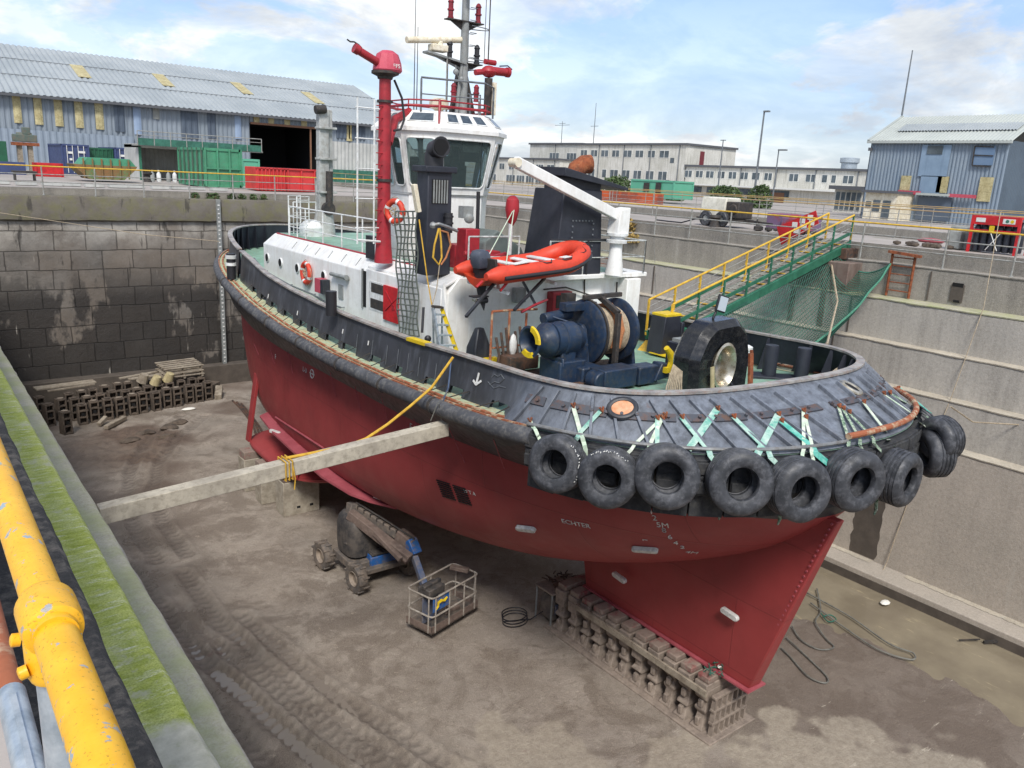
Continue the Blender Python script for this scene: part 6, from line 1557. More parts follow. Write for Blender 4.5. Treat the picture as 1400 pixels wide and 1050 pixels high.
g = MB(); g.loft([[LB(-1.55+a*sx, -.02+b*sy, h) for a, b in ((-.17,-.2),(.17,-.2),(.22,0),(.17,.2),(-.17,.2),(-.24,0))] for h, sx, sy in ((.12, .8, .8), (.22, 1, 1), (.42, 1.02, 1), (.52, .8, .8), (.55, .4, .4))])
ob = part('outboard_engine', g, 'outboard', RB0, angle=50)
g = MB(); g.loft([[LB(-1.52+a*s_, b*s_, h) for a, b in ((-.1,-.1),(.1,-.1),(.14,0),(.1,.1),(-.1,.1))] for h, s_ in ((.14, 1.3), (-.2, 1.1), (-.55, .7))]); g.box(LB(-1.6,0,-.58), (.4,.2,.03)); g.tube([LB(-1.68,0,-.7), LB(-1.36,0,-.7)], [.05,.07], 10); g.prism([LB(-1.55,-.015,-.75), LB(-1.4,-.015,-.75), LB(-1.45,-.015,-.95)], V(0,.03,0)); part('engine_leg', g, 'tubeblk', ob, angle=40)
g = MB()
for k in range(3):
    a = k*2*pi/3; g.prism([LB(-1.72, 0, -.7), LB(-1.72, .12*cos(a), -.7+.12*sin(a)), LB(-1.75, .12*cos(a+.6), -.7+.12*sin(a+.6))], V(.012,0,0))
part('propeller', g, 'silver', ob)
g = MB()
for s_ in (-1, 1):
    ks = range(8, 20, 3) if s_ < 0 else range(22, 34, 3)
    for k in ks:
        a = tb[k]+V(0,0,.2); b = tb[k+2]+V(0,0,.2); o_ = (outl(k+1, .14)-tb[k+1]); g.tube([a, a.lerp(b, .3)+o_+V(0,0,-.03), a.lerp(b, .7)+o_+V(0,0,-.03), b], .012, 5)
part('grab_line', g, 'tubeblk', RB0)
g = MB()
for k in (5, 12): p = tb[k]+V(0,0,.215); g.box(p, (.42 if k == 5 else .22, .2, .012), R=Matrix.Rotation(-.13, 3, 'Y'))
part('white_patch', g, 'mark', RB0)
g = MB(); p = outl(6, .1)+V(0,-.06,.13); 
part('registration_text', text('RIB 4', .09, p+V(0,-.02,.02), V(1,0,.1), V(0,.5,.8), .002), 'tubeblk', RB0, angle=0, recalc=False) if False else None
g = MB(); g.tube([LB(-1.9,-.6,-.1), LB(-2.1,-.62,-.22)], .03, 6); g.tube([LB(-1.15,-.6,-.22), LB(-1.4,-.65,-.38)], .03, 6); part('grab_handle', g, 'scarlet', RB0)
# orange bow fender lump left (separate end of tube beyond the engine)
for s_, lab in ((0, 'left'), (1, 'right')): pass
# cradle arms (part of tug)
g = MB()
for a, b in (((790, 385), (0, 0)),): pass
p = [AY(738, 385, 13.9), AY(700, 440, 13.6)]
g.beam(AY(678, 385, 13.9), AY(637, 433, 13.4), .06, .05); g.beam(AY(745, 380, 13.9), AY(703, 424, 13.4), .06, .05); g.beam(AY(715, 385, 13.9), AY(733, 418, 13.8), .06, .05)
part('black_cradle_arm', g, 'black', tug)
g = MB(); g.beam(AY(640, 385, 14.6), AY(696, 401, 13.7), .07, .07); g.beam(AY(680, 372, 14.9), AY(681, 396, 14.4), .07, .07); g.beam(AY(742, 382, 14.9), AY(760, 388, 13.9), .07, .07); part('white_cradle_arm', g, 'white2', tug)
# lifting bridle + red-covered post
g = MB(); top = AY(703, 285, 15.2)
for a in (LB(-1.1, -.5, .2), LB(-1.0, .5, .2), LB(-.4, .4, .2)): g.tube([top, a], .012, 5)
single('boat_bridle', g, 'paleweb', 'pale rope bridle rising from the inflatable boat to the red covered block', 'rope bridle')
g = MB(); g.tube([V(top.x, 15.3, RZ), V(top.x, 15.3, 10.1)], .05, 8); o = part('boat_davit_post', g, 'white2', tug)
g = MB(); g.lathe([(.03, 0), (.12, .15), (.17, .4), (.15, .62), (.08, .70), (.02, .72)], V(top.x+.02, 15.3, 9.85), n=12); part('red_block_cover', g, 'red', tug)
# --- scramble net hanging on the near side
A, B, C_, D = onside(541, 289, -3.35), onside(569, 289, -3.35), onside(572, 460, -3.12), onside(545, 455, -3.12)
NT_ = root('scramble_net', 'square-mesh grey scramble net hung against the white deckhouse side', 'net', tuple((C_+D)/2))
rows_n, cols_n = 20, 5
Y_a, Y_b = D.y, C_.y
def npt(i, j): 
    p = A.lerp(B, j/cols_n).lerp(D.lerp(C_, j/cols_n), i/rows_n); return p+SX*(.03*sin(i*.9+j))
for j in range(cols_n+1):
    g = MB(); g.tube([npt(i, j) for i in range(rows_n+1)], .020, 5); part('upright_rope', g, 'netrope', NT_)
for i in range(rows_n+1):
    g = MB(); g.tube([npt(i, j) for j in range(cols_n+1)], .017, 5); part('cross_rope', g, 'netrope', NT_)
g = MB(); a = AY(573, 300, 15.7); g.tube([a, AY(584, 380, 15.3), AY(598, 462, 14.9)], .014, 5); single('net_line', g, 'yrope', 'slack yellowish line from the net top past the white corner', 'rope')
g = MB(); p = AY(585, 463, 14.9); g.ball(p, .08, 10); g.tube([AY(579,420,15.2), AY(577,455,15.1)], .03, 6); single('net_weight', g, 'tubeblk', 'small round black float at the foot of the scramble net', 'float')
# --- step ladder on deck
q0, q1 = AY(592, 421, 14.75), AY(604, 422, 14.75); f0, f1 = V(q0.x+.05, 14.35, 6.75), V(q1.x+.33, 14.3, 6.75)
LD = root('step_ladder', 'yellow-sided aluminium step ladder standing on deck by the white wall', 'ladder', tuple((f0+f1)/2))
for a, b, m_ in ((q0, f0, 'galv'), (q1, f1, 'yellow')):
    g = MB(); g.beam(a, b, .045, .08); part('stile', g, m_, LD)
for k in range(6):
    t = (k+.6)/6.2; g = MB(); g.beam(q0.lerp(f0, t), q1.lerp(f1, t), .11, .035); part('tread', g, 'galv', LD)
g = MB(); g.beam(q0+V(0,0,.03), q1+V(0,0,.03), .16, .05); part('ladder_cap', g, 'dark', LD)
for a in (q0, q1):
    g = MB(); g.tube([a, V(a.x+.25, 15.05, 6.75)], .022, 6); part('rear_leg', g, 'galv', LD)
g = MB(); p = V(10.35, 14.5, 6.7); g.loft([[p+V(a*s_, b*s_, h) for a, b in ((-.25,-.2),(.25,-.2),(.25,.2),(-.25,.2))] for h, s_ in ((0, 1), (.5, .9), (.95, .35))]); single('black_cover', g, 'black', 'dark folded cover leaning by the step ladder', 'cover', bevel=.03)
g = MB(); g.box(V(10.5, 14.2, 6.85), (.35, .2, .3)); single('yellow_tin', g, 'yellow', 'small yellow tin beside the step ladder foot', 'tin', bevel=.02)
g = MB(); g.box(V(10.85, 14.0, 6.9), (.28, .28, .4)); g.box(V(10.85, 14.0, 7.12), (.3, .3, .04)); single('brown_crate', g, 'rustdark', 'small brown crate on deck right of the step ladder', 'crate', bevel=.02)
# --- lifebuoys
def buoy(c, n_, r_, lab):
    L_b = root('lifebuoy', lab, 'lifebuoy', tuple(c)); _, a, b = basis(n_)
    g = MB(); g.tube([c+(a*cos(t)+b*sin(t))*r_ for t in [i*pi/16 for i in range(32)]], .075, 10, closed=True); part('ring', g, 'orange', L_b, angle=60)
    for k in range(4):
        t0 = k*pi/2+.4; g = MB(); g.tube([c+(a*cos(t)+b*sin(t))*r_ for t in (t0-.13, t0, t0+.13)], .079, 10); part('white_band', g, 'white2', L_b, angle=60)
    g = MB(); g.tube([c+(a*cos(t)+b*sin(t))*(r_+.08+.03*cos(4*t)) for t in [i*pi/16 for i in range(32)]], .01, 5, closed=True); part('grab_line', g, 'ropepale', L_b)
    g = MB()
    for k in range(5): g.tube([c-Vector(n_)*-.05+(a*cos(k)+b*sin(k))*.14, c+Vector(n_)*.06+(a*cos(k+2.4)+b*sin(k+2.4))*.12], .018, 5)
    part('coiled_line', g, 'ropepale', L_b)
buoy(onside(422.6, 373)+SX*.1, SX, .30, 'orange lifebuoy with a coiled line between two portholes on the deckhouse side')
buoy(AY(540, 289, 18.05), (-.93,-.35,0), .25, 'orange lifebuoy on the bridge trunk behind the scramble net')
# --- ropes hung by the near funnel
for pts, m_, lab, r_ in (([(600,312),(594,335),(592,352),(600,362),(604,352),(603,330),(601,312)], 'yrope', 'yellow rope loop hanging in front of the near funnel', .022), ([(602,315),(612,318),(616,335),(610,352),(603,362)], 'orangerope', 'orange and brown rope hanging right of the yellow loop', .022), ([(601,362),(597,395),(590,420)], 'ropepale', 'thin pale rope trailing down the aft wall of the deckhouse', .013)):
    g = MB(); g.tube([AY(x, y, 15.05) for x, y in pts], r_, 6); single('hanging_rope', g, m_, lab, 'rope')
g = MB(); g.tube([AY(590,308,15.2), AY(600,306,15.1), AY(612,310,15.1), AY(625,316,15.2)], .035, 7); g.ball(AY(592,308,15.2), .08, 8); part('rope_arm', g, 'steel', tug)
# --- things on the working deck
g = MB()
for k in range(9):
    x = 11.16+.032*k; g.tube([V(x+.2, 9.62, 7.75-.02*k), V(x-.02+.02*k, 9.55, 7.35), V(x-.08+.03*k, 9.5, 6.95), V(x-.1+.05*k, 9.45, 6.8)], .014, 6)
single('rope_hank', g, 'ropepale', 'hank of grey rope draped by the left leg of the black towing staple', 'rope')
g = MB(); g.tube([V(11.9,12.2,8.9),V(11.85,11,8.1),V(11.8,10,7.85)], .012, 5) if False else g.beam(V(12.45, 9.45, 6.75), V(12.36, 9.5, 7.62), .09, .03, up=(0,1,0)); single('timber_batten', g, 'newwood', 'pale timber batten leaning on the front of the black towing staple', 'batten')
g = MB(); g.beam(V(13.85, 9.6, 6.75), V(13.9, 9.75, 7.7), .12, .05, up=(0,1,0)); g.beam(V(13.95, 9.7, 6.75), V(13.98, 9.8, 7.75), .05, .05); single('rusty_plank', g, 'rust', 'rusty upright plank against the right leg of the towing staple', 'plank')
PK = root('paint_pail', 'white paint pail with red bands standing on the green deck near the bitts', 'pail', (15.05, 8.95, 6.75))
g = MB(); g.lathe([(.155, 0), (.175, .36)], V(15.05, 8.95, 6.75), n=20); part('pail', g, 'white2', PK)
for h in (.14, .29):
    g = MB(); g.lathe([(.165+.0, 0), (.172, .02), (.172, .05), (.165, .06)], V(15.05, 8.95, 6.75+h), n=20); part('band', g, 'scarlet', PK)
g = MB(); g.lathe([(.185, 0), (.185, .03), (.1, .045)], V(15.05, 8.95, 7.11), n=20); part('lid', g, 'hiblue', PK)
def coil(c, r_, n_t, m_, lab, rt=.025, sq=1.):
    g = MB(); pts = []
    for i in range(n_t*20): 
        a = i/20*2*pi; rr_ = r_*(.65+.35*noise.noise(V(i*.05, r_, 1))*1+.2*sin(i*.13)); pts.append(Vector(c)+V(rr_*cos(a), rr_*sin(a)*sq, rt+.015*(i/20)))
    g.tube(pts, rt, 6); return single('rope_coil', g, m_, lab, 'rope')
coil((14.75, 9.2, 6.76), .48, 5, 'yrope', 'heap of yellow rope round the paint pail', .022, .7)
coil((13.25, 8.9, 6.78), .18, 4, 'wine', 'small dark red coil at the foot of the towing staple', .03)
g = MB(); g.tube([V(15.2, 9.2, 7.15), V(16.0, 9.1, 7.2), V(16.95, 9.4, 7.22)], .025, 7); single('mooring_rope', g, 'ropepale', 'pale rope stretched from the pail to the guide at the stern', 'rope')
g = MB(); g.tube([V(13.6, 12.0, DZ+.2), V(14.0, 11.5, DZ+.12), V(14.4, 11.2, DZ+.1), V(14.6,10.7,DZ+.1)], [.09, .11, .10, .05], 8); g.tube([V(13.7,11.9,DZ+.3),V(14.2,11.4,DZ+.2)], .05, 7); single('folded_tow_rope', g, 'ropepale', 'thick dirty tow rope eye lying on deck right of the winch', 'rope')
for i, (x, y, m_, lab) in enumerate(((14.15, 12.1, 'mark', 'crumpled white and red bag right behind the tow rope eye'), (14.7, 11.0, 'mark', 'crumpled white bag nearest the towing staple'), (13.1, 10.95, 'grey', 'pile of pale rags on deck by the near bulwark'))):
    g = MB(); g.ball(V(x, y, DZ+.14), .17, 10, (1.3, .9, .8)); 
    for v in g.v: v += V(.05*noise.noise(v*7), .05*noise.noise(v*7+V(3,3,3)), .05*noise.noise(v*6+V(9,3,3)))
    single('rag_bag', g, m_, lab, 'bag')
g = MB(); g.tube([V(13.2,10.7,DZ+.12), V(13.8,10.6,DZ+.14)], .06, 8); g.tube([V(13.85,10.6,DZ+.05), V(13.85,10.6,DZ+.22)], .14, 12); g.box(V(13.95,10.75,DZ+.2), (.14,.14,.22)); single('grease_gun', g, 'tubeblk', 'black hand tool with a round tin lying on deck by the towing staple', 'tool')
g = MB(); g.tube([V(14.6,12.6,DZ+.05), V(15.0,12.2,DZ+.05), V(15.3,12.4,DZ+.05), V(15.2,12.9,DZ+.05), V(15.5,13.2,DZ+.05)], .03, 7); single('black_hose', g, 'tubeblk', 'short black hose curled on the green deck by the yellow step', 'hose')
g = MB(); g.tube([V(10.0,12.4,DZ+.05)+V(.22*cos(a), .3*sin(a), 0) for a in [i*pi/8 for i in range(14)]], .02, 6); single('pale_hose', g, 'paleweb', 'pale thin hose on the green deck between the deckhouse and winch', 'hose')
g = MB(); g.ball(V(10.75, 13.75, 7.35), .16, 10, (.6,.5,1.7)); single('hanging_rag', g, 'mark', 'white rag hanging on the orange guard frame', 'rag')
# ================================================================ THINGS IN THE DOCK
# --- timber shore from the left wall to the hull
ends = (V(2.05, 12.72, 5.66), V(8.28, 12.62, 6.12))
SHR = root('timber_shore', 'long weathered timber beam wedged between the left dock wall and the red hull', 'timber beam', tuple((ends[0]+ends[1])/2-V(0,0,.15)))
g = MB(); g.beam(ends[0], ends[1], .26, .27)
part('beam', g, 'beamwood', SHR, bevel=.012)
g = MB()
for t in (.465, .475, .485): 
    c = ends[0].lerp(ends[1], t); g.tube([c+V(0,-.17,.17), c+V(0,.17,.17), c+V(0,.17,-.17), c+V(0,-.17,-.17)], .014, 5, closed=True)
g.tube([c+V(0,-.17,.1), c+V(.03,-.2,-.15), c+V(.01,-.2,-.35)], .012, 5)
single('rope_lashing', g, 'yrope', 'yellow rope lashing knotted round the middle of the timber beam', 'rope')
ra = AX(625, 491, 8.75); c = ends[0].lerp(ends[1], .475)
pts = [c+V(0,0,.18)]
for px_, py_, t in ((470, 611, .56), (500, 600, .64), (530, 580, .72), (560, 556, .82), (590, 530, .92)): pts.append(AY(px_, py_, lerp(12.7, ra.y, (t-.475)/.525)))
pts.append(ra+V(-.1,0,.05)); g = MB(); g.tube(pts, .028, 7); single('tackle_rope', g, 'yrope', 'yellow rope rising from the timber beam to the black bulwark', 'rope')
g = MB(); g.tube([ra+V(-.1,.06,.03), AX(613, 530, 8.3), AX(606, 548, 8.2)], .016, 5); single('bulwark_line', g, 'fabric', 'blue line tied beside the yellow rope on the bulwark', 'rope')
g = MB(); g.tube([AX(612, 535, 8.2), AX(598, 552, 8.0), ends[1]+V(-.35,0,.2)], .009, 5); g.tube([AX(600, 552, 8.0), ends[1]+V(-.1,0,.2)], .009, 5); single('wire_strop', g, 'cable', 'thin wire strop from the deck edge to the beam end', 'wire')
# --- keel blocks under the skeg
def kblock(name, label, x0, x1, yc, wd_, zt, m1, m2, group, seed, grid_end=False):
    rnd = random.Random(seed); r = root(name, label, 'keel block', ((x0+x1)/2, yc, 0), group)
    g = MB(); xc = (x0+x1)/2; L = x1-x0
    if grid_end: pass
    j1, j2 = rnd.uniform(-.06,.06), rnd.uniform(-.05,.05); L *= rnd.uniform(.94, 1.03)
    g.loft([[V(xc+a*L*s_/2+j2*(z > .4), yc+b*wd_*s2/2, z) for a, b in ((-1,-1),(1,-1),(1,1),(-1,1))] for z, s_, s2 in ((0, 1., .95), (.08, 1., .95), (.20, .84, .62), (.34+j1, .78, .55), (.40+j1, .9, .82), (.46+j1, .92, .82), (.55+j1, .78, .58), (.66, .78, .6), (.74+j2, .94, .88), (zt-.3, .94, .88))])
    part('iron_base', g, m1, r, bevel=.018)
    g = MB(); g.box(V(xc+rnd.uniform(-.02,.02), yc, zt-.22), (L*.97, wd_*.92, .15), rz=rnd.uniform(-.02,.02)); part('oak_wedge', g, m1, r, bevel=.018)
    g = MB(); g.box(V(xc+rnd.uniform(-.03,.03), yc, zt-.07), (L*.9, wd_*.86, .13), rz=rnd.uniform(-.03,.03)); part('timber_cap', g, m2, r, bevel=.02)
    for sx in (-1, 1):
        g = MB(); g.box(V(xc+sx*L*.40, yc, .62), (.12, wd_*.34, .18)); g.box(V(xc+sx*L*.45, yc, .22), (.10, wd_*.3, .2)); part('lug', g, m1, r, bevel=.02)
    return r
ys = [8.72+i*.445 for i in range(11)]
for i, y in enumerate(ys):
    lab = ['keel block nearest the viewer under the tip of the red skeg'] + ['%s keel block from the near end of the row under the skeg' % ORD[k] for k in range(1, 10)] + ['last keel block of the row under the skeg, beside the welding set']
    kblock('keel_block', lab[i], 12.14, 13.34, y, .35, 1.29, 'block', 'blockr', 'keel blocks in a row under the skeg', i)
# cast grid block at the near end
r = root('grid_block', 'openwork cast grid block standing on end at the near end of the keel blocks', 'keel block', (12.75, 8.42, 0))
g = MB()
for z in (.04, .36, .66, .96): g.box(V(12.75, 8.38, z), (1.16-.02*z, .12, .06))
part('grid_bar', g, 'block', r, bevel=.01)
for k in range(7):
    g = MB()
    for a, b in ((.07,.34),(.39,.64),(.69,.94)): g.beam(V(12.22+k*.176, 8.38, a), V(12.25+k*.170, 8.38, b), .05, .10, up=(0,1,0))
    part('grid_rib', g, 'block', r)
g = MB(); g.beam(V(12.08, 8.5, 1.02), V(12.1, 12.5, 1.04), .05, .14); single('loose_batten', g, 'wood', 'long thin batten lying along the near side of the keel blocks', 'batten')
g = MB()
for k in range(26):
    a = random.uniform(0, 6.3); c = V(12.45+.18*cos(a), 8.62+.14*sin(a), 1.34+random.uniform(0,.14)); g.tube([c, c+V(random.uniform(-.12,.12), random.uniform(-.12,.12), random.uniform(-.08,.08))], .012, 4)
single('net_scrap', g, 'netgrn', 'scrap of green netting lying on the nearest keel block', 'netting')
g = MB(); g.ball(V(12.62, 8.6, 1.42), .07, 8, (1.5,1,.6)); single('white_rag', g, 'paper', 'small white rag on the nearest keel block', 'rag')
g = MB(); g.add([(11.9, 8.15, .045), (13.6, 8.15, .045), (13.6, 13.6, .045), (11.9, 13.6, .045)], [(0,1,2,3)]); g2 = MB(); g2.box2((12.0, 8.2, -.1), (13.5, 13.5, .05)); single('base_slab', g2, 'block', 'low muddy base slab under the row of keel blocks', 'slab', bevel=.02)
# --- welding set with cables
r = root('welding_set', 'muddy welding set in a tubular frame beside the keel blocks', 'welding set', (12.65, 13.75, 0))
x0, x1, y0, y1 = 12.12, 13.12, 13.38, 13.98
for x in (x0, x1):
    for y in (y0, y1): g = MB(); g.tube([V(x,y,0), V(x,y,.92)], .025, 6); part('frame_post', g, 'grey', r)
g = MB(); g.box(V((x0+x1)/2, (y0+y1)/2, .93), (x1-x0+.08, y1-y0+.08, .05)); part('top_tray', g, 'block', r, bevel=.01)
g = MB(); g.loft([[V((x0+x1)/2+a*.42*s_, (y0+y1)/2+b*.25*s_, z) for a, b in ((-1,-1),(1,-1),(1,1),(-1,1))] for z, s_ in ((.1, 1), (.55, 1.02), (.75, .8))]); part('engine_cover', g, 'mudgrey', r, bevel=.04)
g = MB(); g.box(V(x0+.28, y0-.0, .45), (.3, .06, .25)); g.box(V(x0+.7, y0+.02, .4), (.12,.05,.12)); part('control_panel', g, 'mudblue', r, bevel=.01)
g = MB()
for k in range(40):
    c = V(random.uniform(x0+.2,x1), random.uniform(y0,y1), .99+random.uniform(0,.12)); g.tube([c, c+V(random.uniform(-.15,.15), random.uniform(-.12,.12), random.uniform(-.03,.06))], .018, 5)
part('tangled_leads', g, 'rustdark', r)
g = MB(); pts = []
for i in range(60): a = i*.33; pts.append(V(11.75-.35*cos(a)-.004*i, 14.4+.28*sin(a)-.006*i, .04))
pts += [V(11.9,13.9,.05), V(12.12,13.7,.3)]; g.tube(pts, .014, 5); single('welding_lead', g, 'tubeblk', 'loops of thin black lead on the floor left of the welding set', 'cable')
# --- boom lift
BL = root('boom_lift', 'muddy blue articulated boom lift parked under the hull with its basket down', 'boom lift', (9.9, 17.3, 0))
# chassis axes: f = towards basket side
o = V(9.55, 17.95, 0); fx_ = V(.86, -.36, 0).normalized(); fy_ = V(-.28, .96, 0).normalized()
fx_ = V(.95, .06, 0).normalized(); fy_ = V(-.06, .95, 0).normalized()
def LC(a, b, z): return o+fx_*a+fy_*b+V(0,0,z)
for (a, b), lab in (((-.72, -.32), None), ((-.80, 1.38), None), ((.95, -.25), None), ((.95, 1.35), None)):
    c = LC(a, b, .40); g = MB(); ax = -fx_
    prof = [(.20, -.10), (.30, -.14), (.38, -.13), (.40, -.10), (.40, .10), (.38, .13), (.30, .14), (.20, .10)]
    g.lathe(prof, c, ax, 30, closed=True)
    for k in range(18):
        t = k/18*2*pi; _, ba, bb = basis(ax); q = c+(ba*cos(t)+bb*sin(t))*.405; R_ = Matrix((ax, (-ba*sin(t)+bb*cos(t)), (ba*cos(t)+bb*sin(t)))).transposed(); g.box(q+ax*(.07 if k % 2 else -.07), (.17, .045, .05), R=R_)
    t_ = part('wheel_tyre', g, 'mudgrey', BL, angle=35)
    g = MB(); g.lathe([(.0, .04), (.09, .04), (.10, .0), (.17, .0), (.205, .05), (.215, .12), (.20, .125), (.18, .02)], c, ax, 24); part('wheel_rim', g, 'rimmud', t_, angle=35)
g = MB(); g.box(LC(.1, .52, .52), (1.5, 1.25, .22)); g.box(LC(.1, -.28, .46), (1.5, .2, .14)); part('chassis', g, 'mudgrey', BL, bevel=.02)
g = MB(); g.box(LC(.42, -.18, .64), (1.25, .1, .26)); g.box(LC(.5, .1, .70), (1.3, .5, .2)); g.box(LC(1.0,.0,.72), (.4,.6,.3)); part('blue_turntable', g, 'hiblue', BL, bevel=.02)
g = MB(); g.box(LC(.3, .05, .83), (.9, .55, .04)); 
for a in (-.1, .25, .6): g.beam(LC(a, -.22, .86), LC(a, .3, .86), .03, .03)
part('battery_tray', g, 'darkcover', BL)
cv = LC(-.12, .62, 0); g = MB(); pl = [(abs(cos(a))**.55*(1 if cos(a) > 0 else -1), abs(sin(a))**.55*(1 if sin(a) > 0 else -1)) for a in [i*pi/10+.01 for i in range(20)]]
g.loft([[cv+V(x*.50*s_, y*.56*s_, z) for x, y in pl] for z, s_ in ((.72, .96), (.95, 1.0), (1.50, 1.0), (1.70, .92), (1.83, .74), (1.88, .45))]); part('engine_hood', g, 'darkcover', BL, angle=40)
g = MB(); g.tube([cv+V(.1,-.42,1.72), cv+V(.3,-.4,1.55), cv+V(.5,-.35,1.2)], .015, 5); g.lathe([(.16,0),(.14,.03)], cv+V(-.1,-.2,1.82), n=14); part('hood_trim', g, 'mudgrey', BL)
# booms: folded pairs from the pivot (back, high) down toward the jib
A0 = AZ(475, 704, 2.25); A1 = AZ(478, 692, 2.35); B0 = AZ(566, 742, 1.75); B1 = AZ(558, 768, 1.45)
PA, PB = AY(484, 692, 18.6), AY(563, 742, 16.9)
g = MB(); g.beam(PA, PB, .22, .24); part('upper_boom', g, 'mudgrey', BL, bevel=.02)
PA2, PB2 = AY(478, 702, 18.4), AY(560, 765, 16.6)
g = MB(); g.beam(PA2, PB2, .24, .26); part('lower_boom', g, 'mudbrown', BL, bevel=.02)
g = MB(); g.beam(AY(512, 728, 17.5), AY(548, 765, 16.5), .12, .14); g.tube([AY(520, 742, 17.3), AY(556, 768, 16.5)], .05, 8); g.beam(AY(545,730,17.3), AY(565,745,16.85), .3, .34); part('boom_knuckle', g, 'mudbrown', BL, bevel=.02)
g = MB(); g.beam(AY(560, 738, 16.95), AY(568, 758, 16.7), .28, .3); part('blue_elbow', g, 'hiblue', BL, bevel=.02)
g = MB()
for k in range(9):
    t = k/9+.06; p = PA.lerp(PB, t); g.box(p+V(-.02,-.13,.08), (.1,.03,.1))
g.tube([PA+V(0,-.12,.16), PA.lerp(PB,.5)+V(0,-.14,.18), PB+V(0,-.12,.16)], .025, 6); part('cable_carrier', g, 'dark', BL)
g = MB(); g.beam(PA+V(0,0,.1), PA2+V(0,0,-.9), .3, .32, up=(1,0,0)); part('riser', g, 'mudgrey', BL, bevel=.02)
J0, J1 = AY(567, 762, 16.6), AY(583, 808, 15.7)
g = MB(); g.beam(J0, J1, .16, .2); part('jib', g, 'mudblue', BL, bevel=.02)
# basket
bo = AZ(590, 877, 0.05); be = AZ(652, 838, 0.05); ex = (be-bo); ex.z = 0; Lb = ex.length; ex.normalize(); ey = V(-ex.y, ex.x, 0); Wb = .85
def BK(a, b, z): return bo+ex*a+ey*b+V(0,0,z)
r = BL
g = MB(); g.prism([BK(0,0,.16), BK(Lb,0,.16), BK(Lb,Wb,.16), BK(0,Wb,.16)], V(0,0,.04)); fl2 = part('basket_floor', g, 'mudgrey', BL)
g = MB(); g.prism([BK(0,0,.16), BK(Lb,0,.16), BK(Lb,0,.36), BK(0,0,.36)], ey*.02); g.prism([BK(0,0,.16), BK(0,Wb,.16), BK(0,Wb,.36), BK(0,0,.36)], ex*.02); g.prism([BK(Lb,0,.16), BK(Lb,Wb,.16), BK(Lb,Wb,.36), BK(Lb,0,.36)], ex*.02); part('toe_board', g, 'mudbrown', BL)
def rr_(z, r0=.12):
    P_ = []
    for (ca, cb, sa, sb) in ((0,0,1,1), (Lb,0,-1,1), (Lb,Wb,-1,-1), (0,Wb,1,-1)):
        q = [BK(ca+sa*r0, cb, z), BK(ca+sa*.03, cb+sb*.03, z), BK(ca, cb+sb*r0, z)]
        if sa*sb < 0: q = q[::-1]
        P_ += q[::-1]
    return P_
for z in (.62, 1.12):
    g = MB(); g.tube(rr_(z), .024, 7, closed=True); part('basket_rail', g, 'basketgrey', BL)
for a, b in ((.0,.12),(.12,0),(Lb*.36,0),(Lb*.68,0),(Lb-.12,0),(Lb,.12),(Lb,Wb-.1),(Lb*.5,Wb),(.0,Wb-.1)):
    g = MB(); g.tube([BK(a,b,.18), BK(a,b,1.12)], .02, 6); part('basket_post', g, 'basketgrey', BL)
g = MB(); cx_ = BK(.28,.30,0); g.box(cx_+V(0,0,1.18), (.55,.4,.22), rz=atan2(ex.y, ex.x)); g.box(cx_+V(0,0,1.32), (.6,.12,.1), rz=atan2(ex.y, ex.x)); part('control_box', g, 'darkcover', BL, bevel=.02)
g = MB(); g.prism([BK(.05,.02,.72), BK(.62,.02,.72), BK(.62,.02,1.10), BK(.05,.02,1.10)], ey*.02); pn = part('blue_panel', g, 'hiblue', BL, bevel=.01)
g = MB(); pp = [BK(.12,-.004,.80), BK(.2,-.004,.86), BK(.2,-.004,.95), BK(.32,-.004,.97), BK(.42,-.004,.92), BK(.52,-.004,.98)]; g.tube(pp, [.02,.03,.035,.04,.035,.025], 6); part('yellow_swoosh', g, 'yellow', pn)
g = MB(); g.prism([BK(.05,.35,.3), BK(.6,.35,.3), BK(.6,.35,1.0), BK(.05,.35,1.0)], ey*.03); part('back_panel', g, 'mudblue', BL)
g = MB(); g.box(BK(Lb-.15, Wb*.6, 1.14), (.16,.5,.1), rz=atan2(ex.y, ex.x)+.3); g.tube([BK(Lb*.5,.3,.22), BK(Lb*.6,.5,.3), BK(Lb*.8,.3,.22)], .04, 6); g.box(BK(Lb*.7,.35,.25), (.3,.15,.1)); part('basket_contents', g, 'mudbrown', BL, bevel=.02)
# --- docking blocks under the drive guard
for lab, x0, x1, y0, y1 in (('large pale concrete block under the drive guard, nearest the boom lift', 9.02, 10.25, 23.05, 23.75), ('narrow pale concrete block left of and behind the large one', 8.78, 10.1, 24.35, 24.95), ('dark stained block furthest back under the drive guard', 8.7, 10.0, 25.7, 26.3)):
    r = root('docking_block', lab, 'concrete block', ((x0+x1)/2, (y0+y1)/2, 0), 'blocks under the drive guard')
    g = MB(); g.box2((x0,y0,0), (x1,y1,1.16)); part('block', g, 'conc', r, bevel=.02)
    g = MB(); g.box2((x0+.02,y0+.02,1.16), (x1-.02,y1-.02,1.42)); part('packing_timber', g, 'blockr' if y0 > 24 else 'mudbrown', r, bevel=.02)
    g = MB()
    for fxx in (.36, .72): g.box2((lerp(x0,x1,fxx), y0-.004, .22), (lerp(x0,x1,fxx)+.12, y0+.01, .30))
    part('lifting_slot', g, 'hole', r, angle=0)
